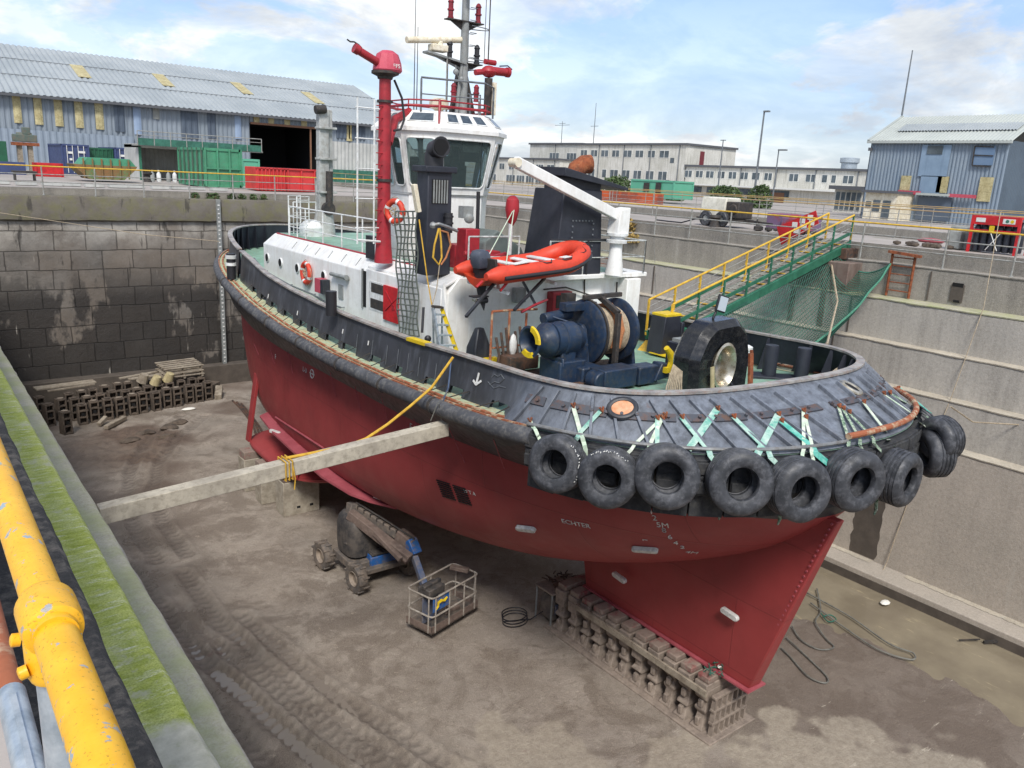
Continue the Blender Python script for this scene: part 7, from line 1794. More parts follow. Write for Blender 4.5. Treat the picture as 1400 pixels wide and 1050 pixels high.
for x, y in ((15.6, 23.4), (15.8, 25.2), (12.9, 27.0)):
    r = root('docking_block', 'pale concrete block on the far side under the drive guard' if x > 15 and y < 24 else ('pale concrete block deep under the bow' if y > 26 else 'second concrete block on the far side under the drive guard'), 'concrete block', (x, y, 0), 'blocks under the drive guard')
    g = MB(); g.box(V(x, y, .58), (1.2,.65,1.16)); part('block', g, 'conc', r, bevel=.02)
    g = MB(); g.box(V(x, y, 1.29), (1.16,.6,.26)); part('packing_timber', g, 'mudbrown', r, bevel=.02)
# --- stored keel blocks by the end wall
def sblock(loc, h, rz, label, seed):
    rnd = random.Random(seed); c = Vector(loc); r = root('stored_block', label, 'keel block', tuple(c), 'stored keel blocks by the end wall')
    g = MB(); w_, d_ = .36, .42; R_ = Matrix.Rotation(rz, 3, 'Z')
    T_ = lambda x, y, z: c+R_ @ V(x, y, z)
    # cast column: two cheeks, bored top, open bays
    for sx in (-1, 1): g.prism([T_(sx*.15-.03, -.21, 0), T_(sx*.15-.03, .21, 0), T_(sx*.15-.03, .17, h), T_(sx*.15-.03, -.17, h)], R_ @ V(.06,0,0))
    for z in (.03, h*.36, h*.68, h-.04): g.box(T_(0, 0, z), (.34, .38-.04*z, .07), R=R_)
    g.box(T_(0, .1, h*.5), (.3, .06, h*.96), R=R_)
    part('iron_casting', g, 'storeblock', r, bevel=.012)
    g = MB(); g.lathe([(.085, 0), (.085, .012)], T_(0, 0, h-.003), n=10); g.box(T_(0, -.188, h*.52), (.13, .01, .13), R=R_); part('bore', g, 'hole', r, angle=0)
    g = MB(); g.lathe([(.11, 0), (.13, .03), (.09, .035)], T_(0,0,h-.005), n=12); part('top_ring', g, 'storeblock2' if rnd.random() < .45 else 'storeblock', r)
    return r
fa, fb = V(5.55, 36.3, 0), V(11.15, 37.55, 0)
n_ = 12
for row in range(3):
    for k in range(n_):
        if row == 2 and k in (9, 10, 11): continue
        p = fa.lerp(fb, k/(n_-1)) + V(-.12*row, .75*row, 0) + V(random.uniform(-.05,.05), random.uniform(-.06,.06), 0)
        rown = ['front', 'middle', 'back'][row]
        lab = '%s stored block from the left in the %s row by the end wall' % (ORD[k], rown)
        sblock(p, random.uniform(.82, .92)+.08*row, .05+random.uniform(-.08,.08), lab, row*20+k)
for i, (x, y) in enumerate(((4.75, 35.2), (4.35, 36.6), (4.9, 37.2), (4.2, 37.9))):
    sblock(V(x, y, 0), .95, .3, ['stored block standing alone in front at the left corner', 'stored block against the left wall', 'stored block just behind the lone front one', 'stored block deepest in the left corner'][i], 80+i)
for i, (a, b, w_, lab) in enumerate((((4.2,38.9,1.05),(6.6,39.2,1.05),.55,'flat slab of boards resting on the back row of blocks at left'), ((7.6,39.0,1.1),(9.6,39.3,1.2),.18,'long plank lying over the back row, left of the pallets'), ((7.9,38.6,1.12),(9.9,38.8,1.18),.22,'second plank lying over the middle row'), ((4.6,38.3,1.04),(6.5,38.6,1.06),.10,'thin batten on top of the boards at left'))):
    g = MB(); g.beam(a, b, w_, .07); single('loose_board', g, 'wood', lab, 'board', bevel=.01)
def pallet(c, rz, tilt, lab):
    c = Vector(c); R_ = Matrix.Rotation(rz, 3, 'Z') @ Matrix.Rotation(tilt, 3, 'X'); r = root('wooden_pallet', lab, 'pallet', tuple(c), 'pallets on the stored blocks')
    for k in range(5): g = MB(); g.box(c+R_ @ V(0, -.5+k*.25, .12), (1.9, .14, .03), R=R_); part('slat', g, 'wood', r)
    for k in range(3): g = MB(); g.box(c+R_ @ V(-.85+k*.85, 0, .05), (.1, 1.1, .1), R=R_); part('bearer', g, 'wood', r)
pallet((10.2, 38.7, 1.0), .12, 0, 'lower weathered pallet on the back right blocks'); pallet((10.25, 38.9, 1.15), .1, .06, 'middle weathered pallet of the pile on the back right blocks'); pallet((10.3, 39.1, 1.38), .14, .12, 'topmost pallet leaning on the pile by the end wall')
for i, (x, y, z) in enumerate(((8.85, 37.9, .95), (9.45, 38.05, .98), (8.4, 38.3, 1.0))):
    g = MB(); g.tube([V(x, y, z), V(x+.12, y-.1, z+.38)], [.24, .17], 10)
    for v in g.v: v += V(.04*noise.noise(v*4), .04*noise.noise(v*4+V(5,5,5)), 0)
    single('timber_stub', g, 'newwood' if i < 2 else 'wood', ['pale sawn log stub standing on the blocks, left one', 'pale sawn log stub right of its twin on the blocks', 'grey log stub lying behind the pale ones'][i], 'timber')
for i, (a, b, r_) in enumerate((((6.15,34.9,.12),(7.1,35.9,.14),.10), ((6.0,35.5,.1),(6.35,35.8,.3),.09), ((11.5,37.3,.12),(11.85,38.2,.35),.16), ((11.2,38.2,.3),(11.9,38.9,.3),.25))):
    g = MB(); g.beam(a, b, r_*2, r_*1.7); single('timber_offcut', g, 'wood' if i < 3 else 'storeblock', ['short timber offcut on the mud in front of the stored blocks', 'stubby timber offcut by the lone front block', 'split timber offcut at the right end of the stored blocks', 'dark lump at the right end of the stored blocks'][i], 'timber', bevel=.02)
g = MB(); g.ball(V(9.85, 36.3, .04), .16, 8, (2,1,.4)); single('white_scrap', g, 'paper', 'white scrap of plastic on the mud in front of the stored blocks', 'litter')
for i, (x, y) in enumerate(((7.4, 33.6), (8.4, 33.9), (6.6, 32.9), (7.9, 32.8), (8.9, 34.4))):
    g = MB(); g.ball(V(x, y, .06), .26, 9, (1.6, .8, .5))
    for v in g.v: v += V(.14*noise.noise(v*3), .12*noise.noise(v*3+V(5,5,5)), .1*noise.noise(v*5))
    single('mud_clod', g, 'storeblock', '%s clod of churned mud from the left end of the heap before the stored blocks' % ORD[[1,3,0,2,4][i]], 'mud clod')
# anchor chain / hoses by the bow
def floorhose(pts, r_, m_, lab, nm='hose'):
    P_ = []
    for i in range(len(pts)-1):
        p0, p1, p2, p3 = [Vector((*pts[max(0, min(len(pts)-1, j))], .035)) for j in (i-1, i, i+1, i+2)]
        for k in range(8):
            t = k/8; P_.append(.5*((2*p1)+(-p0+p2)*t+(2*p0-5*p1+4*p2-p3)*t*t+(-p0+3*p1-3*p2+p3)*t**3))
    g = MB(); g.tube(P_, r_, 6); single(nm, g, m_, lab, nm)
Zf = lambda x, y: tuple(AZ(x, y, .03)[:2])
floorhose([Zf(1098, 808), Zf(1160, 842), Zf(1215, 880), Zf(1248, 893), Zf(1245, 902), Zf(1200, 888), Zf(1150, 855), Zf(1105, 822)], .022, 'cable', 'long looped grey hose on the floor right of the skeg')
floorhose([Zf(1117, 805), Zf(1122, 835), Zf(1115, 850), Zf(1128, 872), Zf(1140, 885), Zf(1120, 888), Zf(1095, 875), Zf(1082, 855)], .02, 'cable', 'second looped grey hose nearest the skeg edge')
floorhose([Zf(1075, 872), Zf(1105, 900), Zf(1130, 925), Zf(1128, 934), Zf(1105, 925), Zf(1080, 898), Zf(1067, 885)], .02, 'cable', 'short looped grey hose behind the skeg tip')
floorhose([Zf(1122, 838), Zf(1132, 850), Zf(1143, 847), Zf(1135, 841), Zf(1126, 843)], .018, 'netgrn', 'small green loop of line among the grey hoses')
for k in range(3):
    floorhose([Zf(318+k*6, 548+k*2), Zf(330+k*6, 560+k*3), Zf(345+k*5, 580+k*2), Zf(352+k*5, 600), Zf(362+k*4, 612)], .05, 'rustdark', ['muddy chain strand leftmost below the bow', 'muddy chain strand in the middle below the bow', 'muddy chain strand closest to the hull below the bow'][k], 'chain')
# lines hanging over the right wall
def hang(pts, r_, m_, lab): g = MB(); g.tube(pts, r_, 5); single('hanging_line', g, m_, lab, 'rope')
hang([AX(1368, 290, 24.3), AX(1345, 420, 23.6), AX(1300, 545, 22.8), AX(1240, 690, 22.3), AX(1212, 770, 22.2), AX(1190, 815, 21.4), AX(1175, 830, 20.8)], .012, 'ropepale', 'long thin line hanging down the stepped wall at right into the pool')
hang([AX(1133, 338, 24.2), AX(1145, 412, 22.5), AX(1131, 470, 17.5)], .03, 'ropepale', 'thick pale rope hanging from the quay past the green netting')
hang([V(17.6, 7.2, 6.7), AX(1330, 577, 21), AX(1400, 581, 23), AX(1450, 582, 23.5)], .018, 'ropepale', 'pale mooring line from the stern corner tyres off to the right')
hang([AX(894, 325, 24.2), AX(896, 372, 23.6), AX(897, 404, 23.1)], .012, 'cable', 'thin wire hanging down the stepped wall behind the gangway foot')
hang([AY(0, 291, 40.2), AY(100, 306, 38.5), AY(200, 321, 36), AY(300, 330, 34)], .014, 'ropepale', 'pale line stretched across in front of the far end wall')
# rusty ladder recess on the right wall
r = root('wall_ladder', 'rusty iron ladder fixed to the top of the stepped wall right of the netting', 'ladder', (24.0, 12.1, 8.0))
g = MB()
for y in (11.72, 12.42): g.tube([V(24.25, y, 8.02), V(24.25, y, 9.35)], .04, 6); part('stile', g, 'rust', r); g = MB()
for k in range(5): g = MB(); g.tube([V(24.25, 11.72, 8.2+k*.25), V(24.25, 12.42, 8.2+k*.25)], .018, 5); part('rung', g, 'rust', r)
g = MB(); g.beam(V(24.15, 11.5, 9.3), V(24.15, 12.5, 9.36), .12, .08); part('head_beam', g, 'rust', r)
r = root('wall_ladder', 'faint thin iron ladder on the wall behind the davit crane', 'ladder', (23.4, 24.2, 6.8))
for y in (23.9, 24.45): g = MB(); g.tube([V(23.48, y, 6.8), V(23.48, y, 8.0)], .02, 5); part('stile', g, 'rust', r)
for k in range(5): g = MB(); g.tube([V(23.48, 23.9, 6.95+k*.24), V(23.48, 24.45, 6.95+k*.24)], .014, 4); part('rung', g, 'rust', r)
# litter
for i, (px_, py_, z, lab) in enumerate(((1210, 825, .0, 'white litter on the muddy pool below the long line'), (1345, 878, .0, 'dark stick of driftwood in the pool at right'))):
    p = AZ(px_, py_, z); g = MB()
    if i == 0: g.ball(p+V(0,0,.03), .13, 8, (1.4,.9,.4))
    else: g.beam(p, p+V(.3,-.25,.06), .07, .06); g.beam(p+V(-.5,.4,.02), p+V(.0,.1,.03), .03, .03)
    single('litter', g, 'paper' if i == 0 else 'dark', lab, 'litter')
# --- gangway
GW = root('gangway', 'green gangway with yellow handrails sloping from the right quay down to the aft deck', 'gangway', (20.5, 14.6, 7.0))
gb, gt = (16.25, 6.95), (24.75, 9.36); yn0, yf0, yn1, yf1 = 14.0, 14.85, 14.15, 15.05
def GP(t, s_, h): return V(lerp(gb[0], gt[0], t), lerp(lerp(yn0, yf0, s_), lerp(yn1, yf1, s_), t), lerp(gb[1], gt[1], t)+h)
for s_ in (0, 1):
    g = MB(); g.beam(GP(0, s_, .0), GP(1, s_, .0), .10, .26, up=(0,0,1)); part('stringer', g, 'gwgreen', GW, bevel=.01)
    g = MB(); g.beam(GP(0.03, s_, .42), GP(1, s_, .42), .04, .10); part('knee_rail', g, 'gwgreen', GW)
    g = MB(); g.tube([GP(0, s_, .98), GP(1, s_, .98), GP(1.0, s_, .2)] if s_ == 0 else [GP(0, s_, .98), GP(1, s_, .98)], .032, 8); part('yellow_handrail', g, 'lyellow', GW)
    for h in (.6, .78): g = MB(); g.tube([GP(0, s_, h), GP(1, s_, h)], .012, 5); part('wire', g, 'railgrey', GW)
    for k in range(9):
        g = MB(); g.beam(GP(k/8, s_, .0), GP(k/8, s_, .98), .05, .05, up=(1,0,0)); part('stanchion', g, 'lyellow' if s_ == 1 or k == 0 else 'gwgreen', GW)
g = MB()
for k in range(8): g.beam(GP(k/8, 0, -.05), GP((k+1)/8, 1, -.05), .03, .03)
part('under_brace', g, 'gwgreen', GW)
g = MB(); g.prism([GP(0, .04, .15), GP(0, .96, .15), GP(1, .96, .15), GP(1, .04, .15)], V(0,0,.02)); part('walkway', g, 'gwgrey', GW)
for k in range(26):
    g = MB(); g.beam(GP((k+.5)/26, .06, .185), GP((k+.5)/26, .94, .185), .16 if k % 3 == 0 else .06, .02); part('tread', g, 'lyellow' if k % 3 == 0 else 'gwlight', GW)
g = MB(); g.prism([GP(.0,.0,-.15), GP(-.05,.0,-.38), GP(-.05,1,-.38), GP(0,1,-.15)], V(.35,0,0)); part('foot_roller_frame', g, 'lyellow', GW)
# orange barrier panel on the gangway head
g = MB(); q = [AX(1062, 310, 24.9), AX(1115, 288, 24.9), AX(1119, 306, 24.9), AX(1068, 335, 24.9)]; g.prism(q, V(.04,0,0)); r = single('red_gate', g, 'scarlet', 'red and white barrier panel leaning beside the head of the gangway', 'barrier')
g = MB()
for k in range(3):
    for j in range(2):
        c = q[0].lerp(q[1], .45+.2*k).lerp(q[3].lerp(q[2], .45+.2*k), .3+.4*j); g.box(c-V(.01,0,0), (.012,.2,.16))
o = part('white_square', MB().add([v-r.location+Vector((0,0,0)) for v in []], []) if False else g, 'mark', GW) if False else None
g2_ = g; ORG[r.name] = r.location.copy(); part('white_square', g2_, 'mark', r, angle=0)
# landing pad beneath
g = MB(); g.box2((24.2, 13.9, 8.95), (25.3, 15.3, 9.3)); single('gangway_landing', g, 'rustdark', 'dark landing frame under the head of the gangway', 'landing', bevel=.02)
g = MB(); g.box2((23.6, 13.4, 6.8), (24.4, 15.9, 8.9)); g.box2((23.55,14.0,6.8),(23.62,14.2,8.4)); g.box2((23.55,15.1,6.8),(23.62,15.3,8.4)); single('pier_block', g, 'rustwall', 'brownish stained pier in the wall under the gangway head', 'pier', bevel=.02)
g = MB(); g.tube([AX(1132, 340, 24.5), AX(1118, 345, 24.3), AX(1090, 351, 23.8), AX(1050, 356, 23), AX(1020, 362, 22.5)], .045, 7); g.ball(AX(1134, 339, 24.4), .13, 8); single('headrope', g, 'ropepale', 'thick pale rope tied round the green gangway stringer', 'rope')
# --- safety net under the gangway : knotted grid with real cords
a0, a1 = AX(1212, 362, 24.1), AX(1140, 362, 24.1)
b0_, b1_ = AX(1103, 466, 18.3), AX(1008, 452, 18.0)
c0, c1 = V(a1.x-.3, 14.2, 9.2), V(17.3, 14.0, 7.25)
NG = root('safety_net', 'green safety netting slung below the gangway between quay and tug', 'net', (21, 12, 6.5))
nu, nv = 84, 34
def NP(i, j):
    u, v = i/nu, j/nv
    top = V(24.3, 14.25, 9.15).lerp(V(17.2, 13.9, 7.2), u)            # edge along the stringer
    low = V(24.1, 12.35, 9.0).lerp(V(17.5, 10.9, 7.1), u)               # outer edge
    low.z += -.9*sin(pi*u)*.35
    p = top.lerp(low, v); p.z -= (1.15+.5*u)*4*v*(1-v)*(.35+.65*sin(pi*min(1, u*1.05+.02))) ; p += V(.05*noise.noise(p*.9), .06*noise.noise(p*.8+V(4,4,4)), 0); return p
for j in range(nv+1):
    g = MB(); g.tube([NP(i, j) for i in range(nu+1)], .030 if j in (0, nv) else .0095, 3); part('long_cord', g, 'aqua2' if j == nv else 'netgrn', NG, angle=60)
for i in range(nu+1):
    g = MB(); g.tube([NP(i, j) for j in range(nv+1)], .03 if i == 0 else .0095, 3); part('cross_cord', g, 'netgrn', NG, angle=60)
# ================================================================ BEYOND THE DOCK
def corr(p0, p1, z0, z1, pitch=.30, amp=.05, nrm=None, zf0=None, zf1=None):
    # profiled sheeting between two ground points; z0/z1 may be functions of t
    p0 = Vector(p0); p1 = Vector(p1); d = p1-p0; L = d.length; d.normalize(); n_ = nrm or V(-d.y, d.x, 0); k = int(L/pitch); lo_, hi_ = [], []
    for i in range(k):
        for f, a in ((0, 0), (.25, 1), (.55, 1), (.8, 0)):
            t = (i+f)/k; p = p0+d*(L*t)+n_*(a*amp); lo_.append(V(p.x, p.y, z0)); hi_.append(V(p.x, p.y, z1))
    g = MB(); g.grid([lo_, hi_]); return g
def sheet3(A, B, C_, D, n, amp):    # roof slope A-B eave, D-C ridge, ribs running up the slope
    A, B, C_, D = map(Vector, (A, B, C_, D)); nn = (B-A).cross(D-A).normalized(); nn = nn if nn.z > 0 else -nn; lo_, hi_ = [], []
    for i in range(n):
        for f, a in ((0, 0), (.25, 1), (.55, 1), (.8, 0)):
            t = (i+f)/n; lo_.append(A.lerp(B, t)+nn*a*amp); hi_.append(D.lerp(C_, t)+nn*a*amp)
    g = MB(); g.grid([lo_, hi_]); return g
YS = 80.; EA = 15.7; RGZ = 20.8
sh = root('warehouse', 'long blue grey profiled metal warehouse with a grey sheet roof and yellowed panels at left', 'warehouse', (15, 88, QZ))
xd0, xd1 = AY(343, 200, YS).x, AY(437, 200, YS).x; zd_ = AY(390, 172, YS).z
g = corr((-25, YS, 0), (xd0, YS, 0), QZ, EA, .42, .07, V(0,-1,0)); part('cladding', g, 'bluegrey', sh, angle=0, recalc=False)
g = corr((xd0, YS, 0), (xd1, YS, 0), zd_, EA, .42, .07, V(0,-1,0)); part('cladding', g, 'bluegrey', sh, angle=0, recalc=False)
g = corr((xd1, YS, 0), (47, YS, 0), 13.6, EA, .42, .07, V(0,-1,0)); part('cladding', g, 'bluegrey', sh, angle=0, recalc=False)
g = corr((xd1, YS, 0), (47, YS, 0), QZ, 13.6, .42, .07, V(0,-1,0)); part('pale_cladding', g, 'palewall', sh, angle=0, recalc=False)
g = corr((-25, YS-.12, 0), (AY(185,200,YS).x, YS-.12, 0), QZ, 12.75, .5, .06, V(0,-1,0)); part('lower_cladding', g, 'bluegrey3', sh, angle=0, recalc=False)
g = sheet3((-25, YS-.7, EA-.2), (47.5, YS-.7, EA-.2), (47.5, 95, RGZ), (-25, 95, RGZ), 150, .09); part('roof', g, 'roofg', sh, angle=0, recalc=False)
g = MB(); g.add([(-25, 95, RGZ), (47.5, 95, RGZ), (47.5, 111, EA), (-25, 111, EA)], [(0,1,2,3)]); g.add([(47, YS, QZ), (47, 110, QZ), (47, 110, EA), (47, 95, RGZ), (47, YS, EA)], [(0,1,2,3,4)]); part('gable', g, 'bluegrey', sh, angle=0)
g = MB(); g.beam(V(-25, YS-.72, EA-.28), V(47.5, YS-.72, EA-.28), .2, .22); part('gutter', g, 'trim', sh)
for k in (1, 2):
    t = k/3; g = MB(); g.beam(V(-25, lerp(YS-.7, 95, t), lerp(EA-.2, RGZ, t)+.1), V(47.5, lerp(YS-.7, 95, t), lerp(EA-.2, RGZ, t)+.1), .09, .04); part('lap_line', g, 'trim', sh)
for px_, py_ in ((110, 99), (223, 111), (330, 122), (427, 135)):
    # where the sight line meets the slope
    d = ray(px_, py_); sl_ = (RGZ-EA+.2)/(95-YS+.7); t = (EA-.2-CH+ -sl_*(YS-.7))/(d.z-sl_*d.y); p = Vector((0,0,CH))+d*t; up = V(0, 1, sl_).normalized(); nn = V(0, -sl_, 1).normalized()
    g = MB(); g.prism([p+V(-.55,0,0)-up*2.1+nn*.11, p+V(.55,0,0)-up*2.1+nn*.11, p+V(.55,0,0)+up*2.1+nn*.11, p+V(-.55,0,0)+up*2.1+nn*.11], nn*.03); part('rooflight', g, 'rooflight', sh, angle=0)
def wpanel(x0, x1, yt, yb, m_, name='wall_panel', off=.1):
    a = AY(x0, yt, YS); b = AY(x1, yt, YS); c = AY((x0+x1)/2, yb, YS)
    g = corr((a.x, YS-off, 0), (b.x, YS-off, 0), c.z, min(a.z, EA-.35), .42, .07, V(0,-1,0)); part(name, g, m_, sh, angle=0, recalc=False)
for x in (15, 44, 72, 100, 128): wpanel(x, x+14, 124+(x-15)*.09, 168+(x-15)*.08, 'rooflight', 'translucent_panel')
for x in (346, 366, 388, 411): wpanel(x, x+10, 155+(x-346)*.09, 168+(x-346)*.09, 'rooflight', 'translucent_panel')
wpanel(473, 483, 170, 193, 'rooflight', 'translucent_panel')
wpanel(154, 170, 138, 180, 'darkpanel'); wpanel(246, 271, 146, 189, 'darkpanel'); wpanel(282, 295, 150, 189, 'darkpanel'); wpanel(208, 219, 143, 163, 'winw2'); wpanel(181, 194, 146, 184, 'palepanel'); wpanel(320, 331, 158, 190, 'palepanel'); wpanel(459, 500, 170, 190, 'darkpanel')
g = MB(); g.box2((xd0, YS+.6, QZ), (xd1, YS+12, zd_+.3)); 
gi_ = MB(); gi_.add([(xd0, YS+9, QZ), (xd1, YS+9, QZ), (xd1, YS+9, zd_), (xd0, YS+9, zd_)], [(0,1,2,3)]); gi_.add([(xd0, YS, QZ), (xd0, YS+9, QZ), (xd0, YS+9, zd_), (xd0, YS, zd_)], [(0,1,2,3)]); gi_.add([(xd1, YS, QZ), (xd1, YS+9, QZ), (xd1, YS+9, zd_), (xd1, YS, zd_)], [(0,1,2,3)]); gi_.add([(xd0, YS, zd_), (xd1, YS, zd_), (xd1, YS+9, zd_), (xd0, YS+9, zd_)], [(0,1,2,3)]); gi_.add([(xd0, YS, QZ+.01), (xd1, YS, QZ+.01), (xd1, YS+9, QZ+.01), (xd0, YS+9, QZ+.01)], [(0,1,2,3)]); part('open_doorway', gi_, 'hole', sh, angle=0, recalc=False)
g = MB(); g.beam(V(xd0, YS-.1, zd_), V(xd1, YS-.1, zd_), .2, .2); g.beam(V(lerp(xd0,xd1,.86), YS-.05, QZ), V(lerp(xd0,xd1,.86), YS-.05, zd_), .14, .14, up=(0,1,0)); part('door_frame', g, 'brown', sh)
g = MB(); g.box2((xd1, YS-.6, QZ), (46, YS-.3, 10.8)); single('green_fence', g, 'netgrn', 'long low green fence against the pale wall behind the wheelhouse', 'fence')
# yard at left
def shipbox(loc, size, m_, label, name='container', cat='container', ribs=True, doors=None):
    x0, y0, z0 = loc; sx, sy, sz = size; r = root(name, label, cat, (x0+sx/2, y0+sy/2, z0))
    g = MB(); g.box2((x0+.05, y0+.05, z0+.1), (x0+sx-.05, y0+sy-.05, z0+sz-.05)); part('body', g, m_, r, angle=0)
    g = MB()
    for x in (x0, x0+sx):
        for y in (y0, y0+sy): g.box(V(x+(.05 if x == x0 else -.05), y+(.05 if y == y0 else -.05), z0+sz/2), (.12, .12, sz))
    for z in (z0+.08, z0+sz-.07):
        for y in (y0+.04, y0+sy-.04): g.box(V(x0+sx/2, y, z), (sx, .1, .14))
        for x in (x0+.04, x0+sx-.04): g.box(V(x, y0+sy/2, z), (.1, sy, .14))
    part('frame', g, m_, r, angle=0)
    if ribs:
        g = MB(); n = int(sx/.28)
        for k in range(n): g.box(V(x0+.2+(sx-.4)*k/(n-1), y0+.03, z0+sz/2), (.11, .07, sz-.25))
        n = int(sy/.28)
        for k in range(n): g.box(V(x0+.03, y0+.2+(sy-.4)*k/(n-1), z0+sz/2), (.07, .11, sz-.25))
        part('side_ribs', g, m_, r, angle=0)
    if doors:
        g = MB()
        for fx2 in (.2, .4, .6, .8): g.beam(V(x0+sx*fx2, y0-.02, z0+.1), V(x0+sx*fx2, y0-.02, z0+sz-.1), .04, .04, up=(0,1,0))
        part('locking_bars', g, 'mark', r, angle=0)
        g = MB()
        for fx2, fz2, w2 in ((.32, .72, .18), (.32, .5, .1), (.72, .75, .25), (.72, .55, .2)): g.box(V(x0+sx*fx2, y0-.025, z0+sz*fz2), (w2*sx, .02, .16))
        part('door_marks', g, 'mark', r, angle=0)
    return r
YB = 70
shipbox((AY(84,210,YB).x, YB, QZ), (1.9, 6, 2.2), 'bbox', 'left dark blue container end on in front of the warehouse', doors=True, ribs=False)
shipbox((AY(122,210,YB).x, YB+.6, QZ), (1.8, 6, 2.05), 'dgreen', 'dark green container between the two dark blue ones', ribs=True)
shipbox((AY(157,210,YB).x, YB, QZ), (1.75, 6, 2.15), 'bbox', 'right dark blue container end on in front of the warehouse', doors=True, ribs=False)
p = AZ(48, 235, QZ); p = AY(48, 234, 60); shipbox((p.x, 60, QZ), (1.6, 1, .85), 'scarlet', 'small red crate on the quay at far left', 'red_crate', 'crate', ribs=False)
# rusty skip
r = root('open_skip', 'rusty trapezoid skip with a green rim on the far quay', 'skip', (10.2, 53, QZ)); x0, x1 = AY(100, 230, 52.5).x, AY(187, 230, 52.5).x
g = MB(); g.loft([[V(lerp(x0,x1,.5)+a*(x1-x0)/2*s_, 53.5+b*1.2, z) for a, b in ((-1,-1),(1,-1),(1,1),(-1,1))] for z, s_ in ((QZ+.15, .55), (QZ+.7, .9), (QZ+.95, 1.))]); part('skip_body', g, 'skiprust', r, angle=20)
g = MB(); g.loft([[V(lerp(x0,x1,.55)+a*(x1-x0)/2*s_, 53.5+b*1.2, z) for a, b in ((-1,-1),(1,-1),(1,1),(-1,1))] for z, s_ in ((QZ+.95, .85), (QZ+1.35, .66))]); part('skip_upper', g, 'gbox', r, angle=20)
g = MB()
for k in range(6): x = lerp(x0+.5, x1-.5, k/5); g.beam(V(x, 52.25, QZ+.2), V(x, 52.22, QZ+1.3), .08, .06, up=(0,1,0))
part('skip_ribs', g, 'skiprust', r)
# trestle with machinery
r = root('trestle', 'old machine on a rusty trestle in front of the warehouse at far left', 'machine', (9.5, 68, QZ)); a = AY(20, 205, 68); b = AY(50, 205, 68)
g = MB(); g.box(V((a.x+b.x)/2, 68, 11.5), (b.x-a.x+.3, 1, .22)); part('beam', g, 'rust', r)
for x in (a.x+.3, b.x-.4): g = MB(); g.box(V(x, 68, 10.5), (.3,.6,1.9)); part('leg', g, 'wood', r)
g = MB(); g.box(V((a.x+b.x)/2, 68, 11.9), (1.5,.6,.5)); g.cyl(V(a.x+.2,68,12.1), V(b.x-.2,68,12.1), .2, 10); g.box(V(a.x+.8,68,12.4),(.5,.4,.5)); part('engine', g, 'old_machine', r, bevel=.04)
g = MB(); g.box2((AY(0,222,63).x-2, 62.5, QZ), (AY(33,222,63).x, 63, QZ+.8)); single('blue_rack', g, 'bbox', 'low blue rack on the quay left of the small red crate', 'rack'); g = MB(); g.box2((AY(0,200,66).x-3, 66, QZ), (AY(9,200,66).x, 67, QZ+2.1)); single('green_cabin', g, 'dgreen', 'dark green cabin cut off by the left edge of the photo, behind the blue rack', 'cabin', bevel=.03)
# open store and its netted gantry
XA = AY(190, 220, 60).x
r = root('open_store', 'pale open-fronted store shed under a green netted gantry', 'shed', (XA+2.5, 61, QZ)); 
g = MB(); g.box2((XA, 60, QZ), (XA+.15, 64, 11.9)); g.box2((XA+4.6, 60, QZ), (XA+6.2, 64, 11.8)); g.box2((XA, 60, 11.65), (XA+6.2, 64, 11.85)); part('shell', g, 'palewall', r)
g = corr((XA+.1, 62.6, 0), (XA+4.6, 62.6, 0), QZ, 11.65, .3, .05, V(0,-1,0)); part('back_sheeting', g, 'greyribs', r, angle=0, recalc=False)
g = MB(); g.beam(V(XA+.08,59.95,QZ), V(XA+.08,59.95,11.7), .16, .1, up=(0,1,0)); g.beam(V(XA+4.4,59.95,QZ), V(XA+4.4,59.95,11.5), .35, .1, up=(0,1,0)); part('green_post', g, 'gwgreen', r)
r = root('netted_gantry', 'raised walkway screened with dark green netting above the open store', 'walkway', (XA+4, 59.6, 11.7))
g = MB(); g.box2((XA-.3, 59.2, 11.75), (XA+8.3, 60.4, 11.85)); part('deck', g, 'railgrey', r)
g = MB(); g.box2((XA-.2, 59.15, 11.8), (XA+8.2, 59.18, 12.25)); part('green_screen', g, 'netgrn', r)
g = MB()
for k in range(9): g.tube([V(XA-.2+k*1.05,59.15,11.8), V(XA-.2+k*1.05,59.15,12.7)], .03, 5)
g.tube([V(XA-.2,59.15,12.7), V(XA+8.2,59.15,12.7)], .03, 5); g.tube([V(XA-.2,59.15,12.45), V(XA+8.2,59.15,12.45)], .02, 5); part('handrail', g, 'railgrey', r)
for i in range(6):
    g = MB(); x = lerp(AY(208,236,57).x, AY(262,236,57).x, i/5); g.lathe([(.14, 0), (.14, .5), (.06, .62), (.06, .75)], V(x, 57+.4*(i % 2), QZ), n=10); single('gas_bottle', g, 'white2' if i % 2 else 'grey', '%s small pale bottle from the left in the cluster before the open store' % ORD[i], 'bottle')
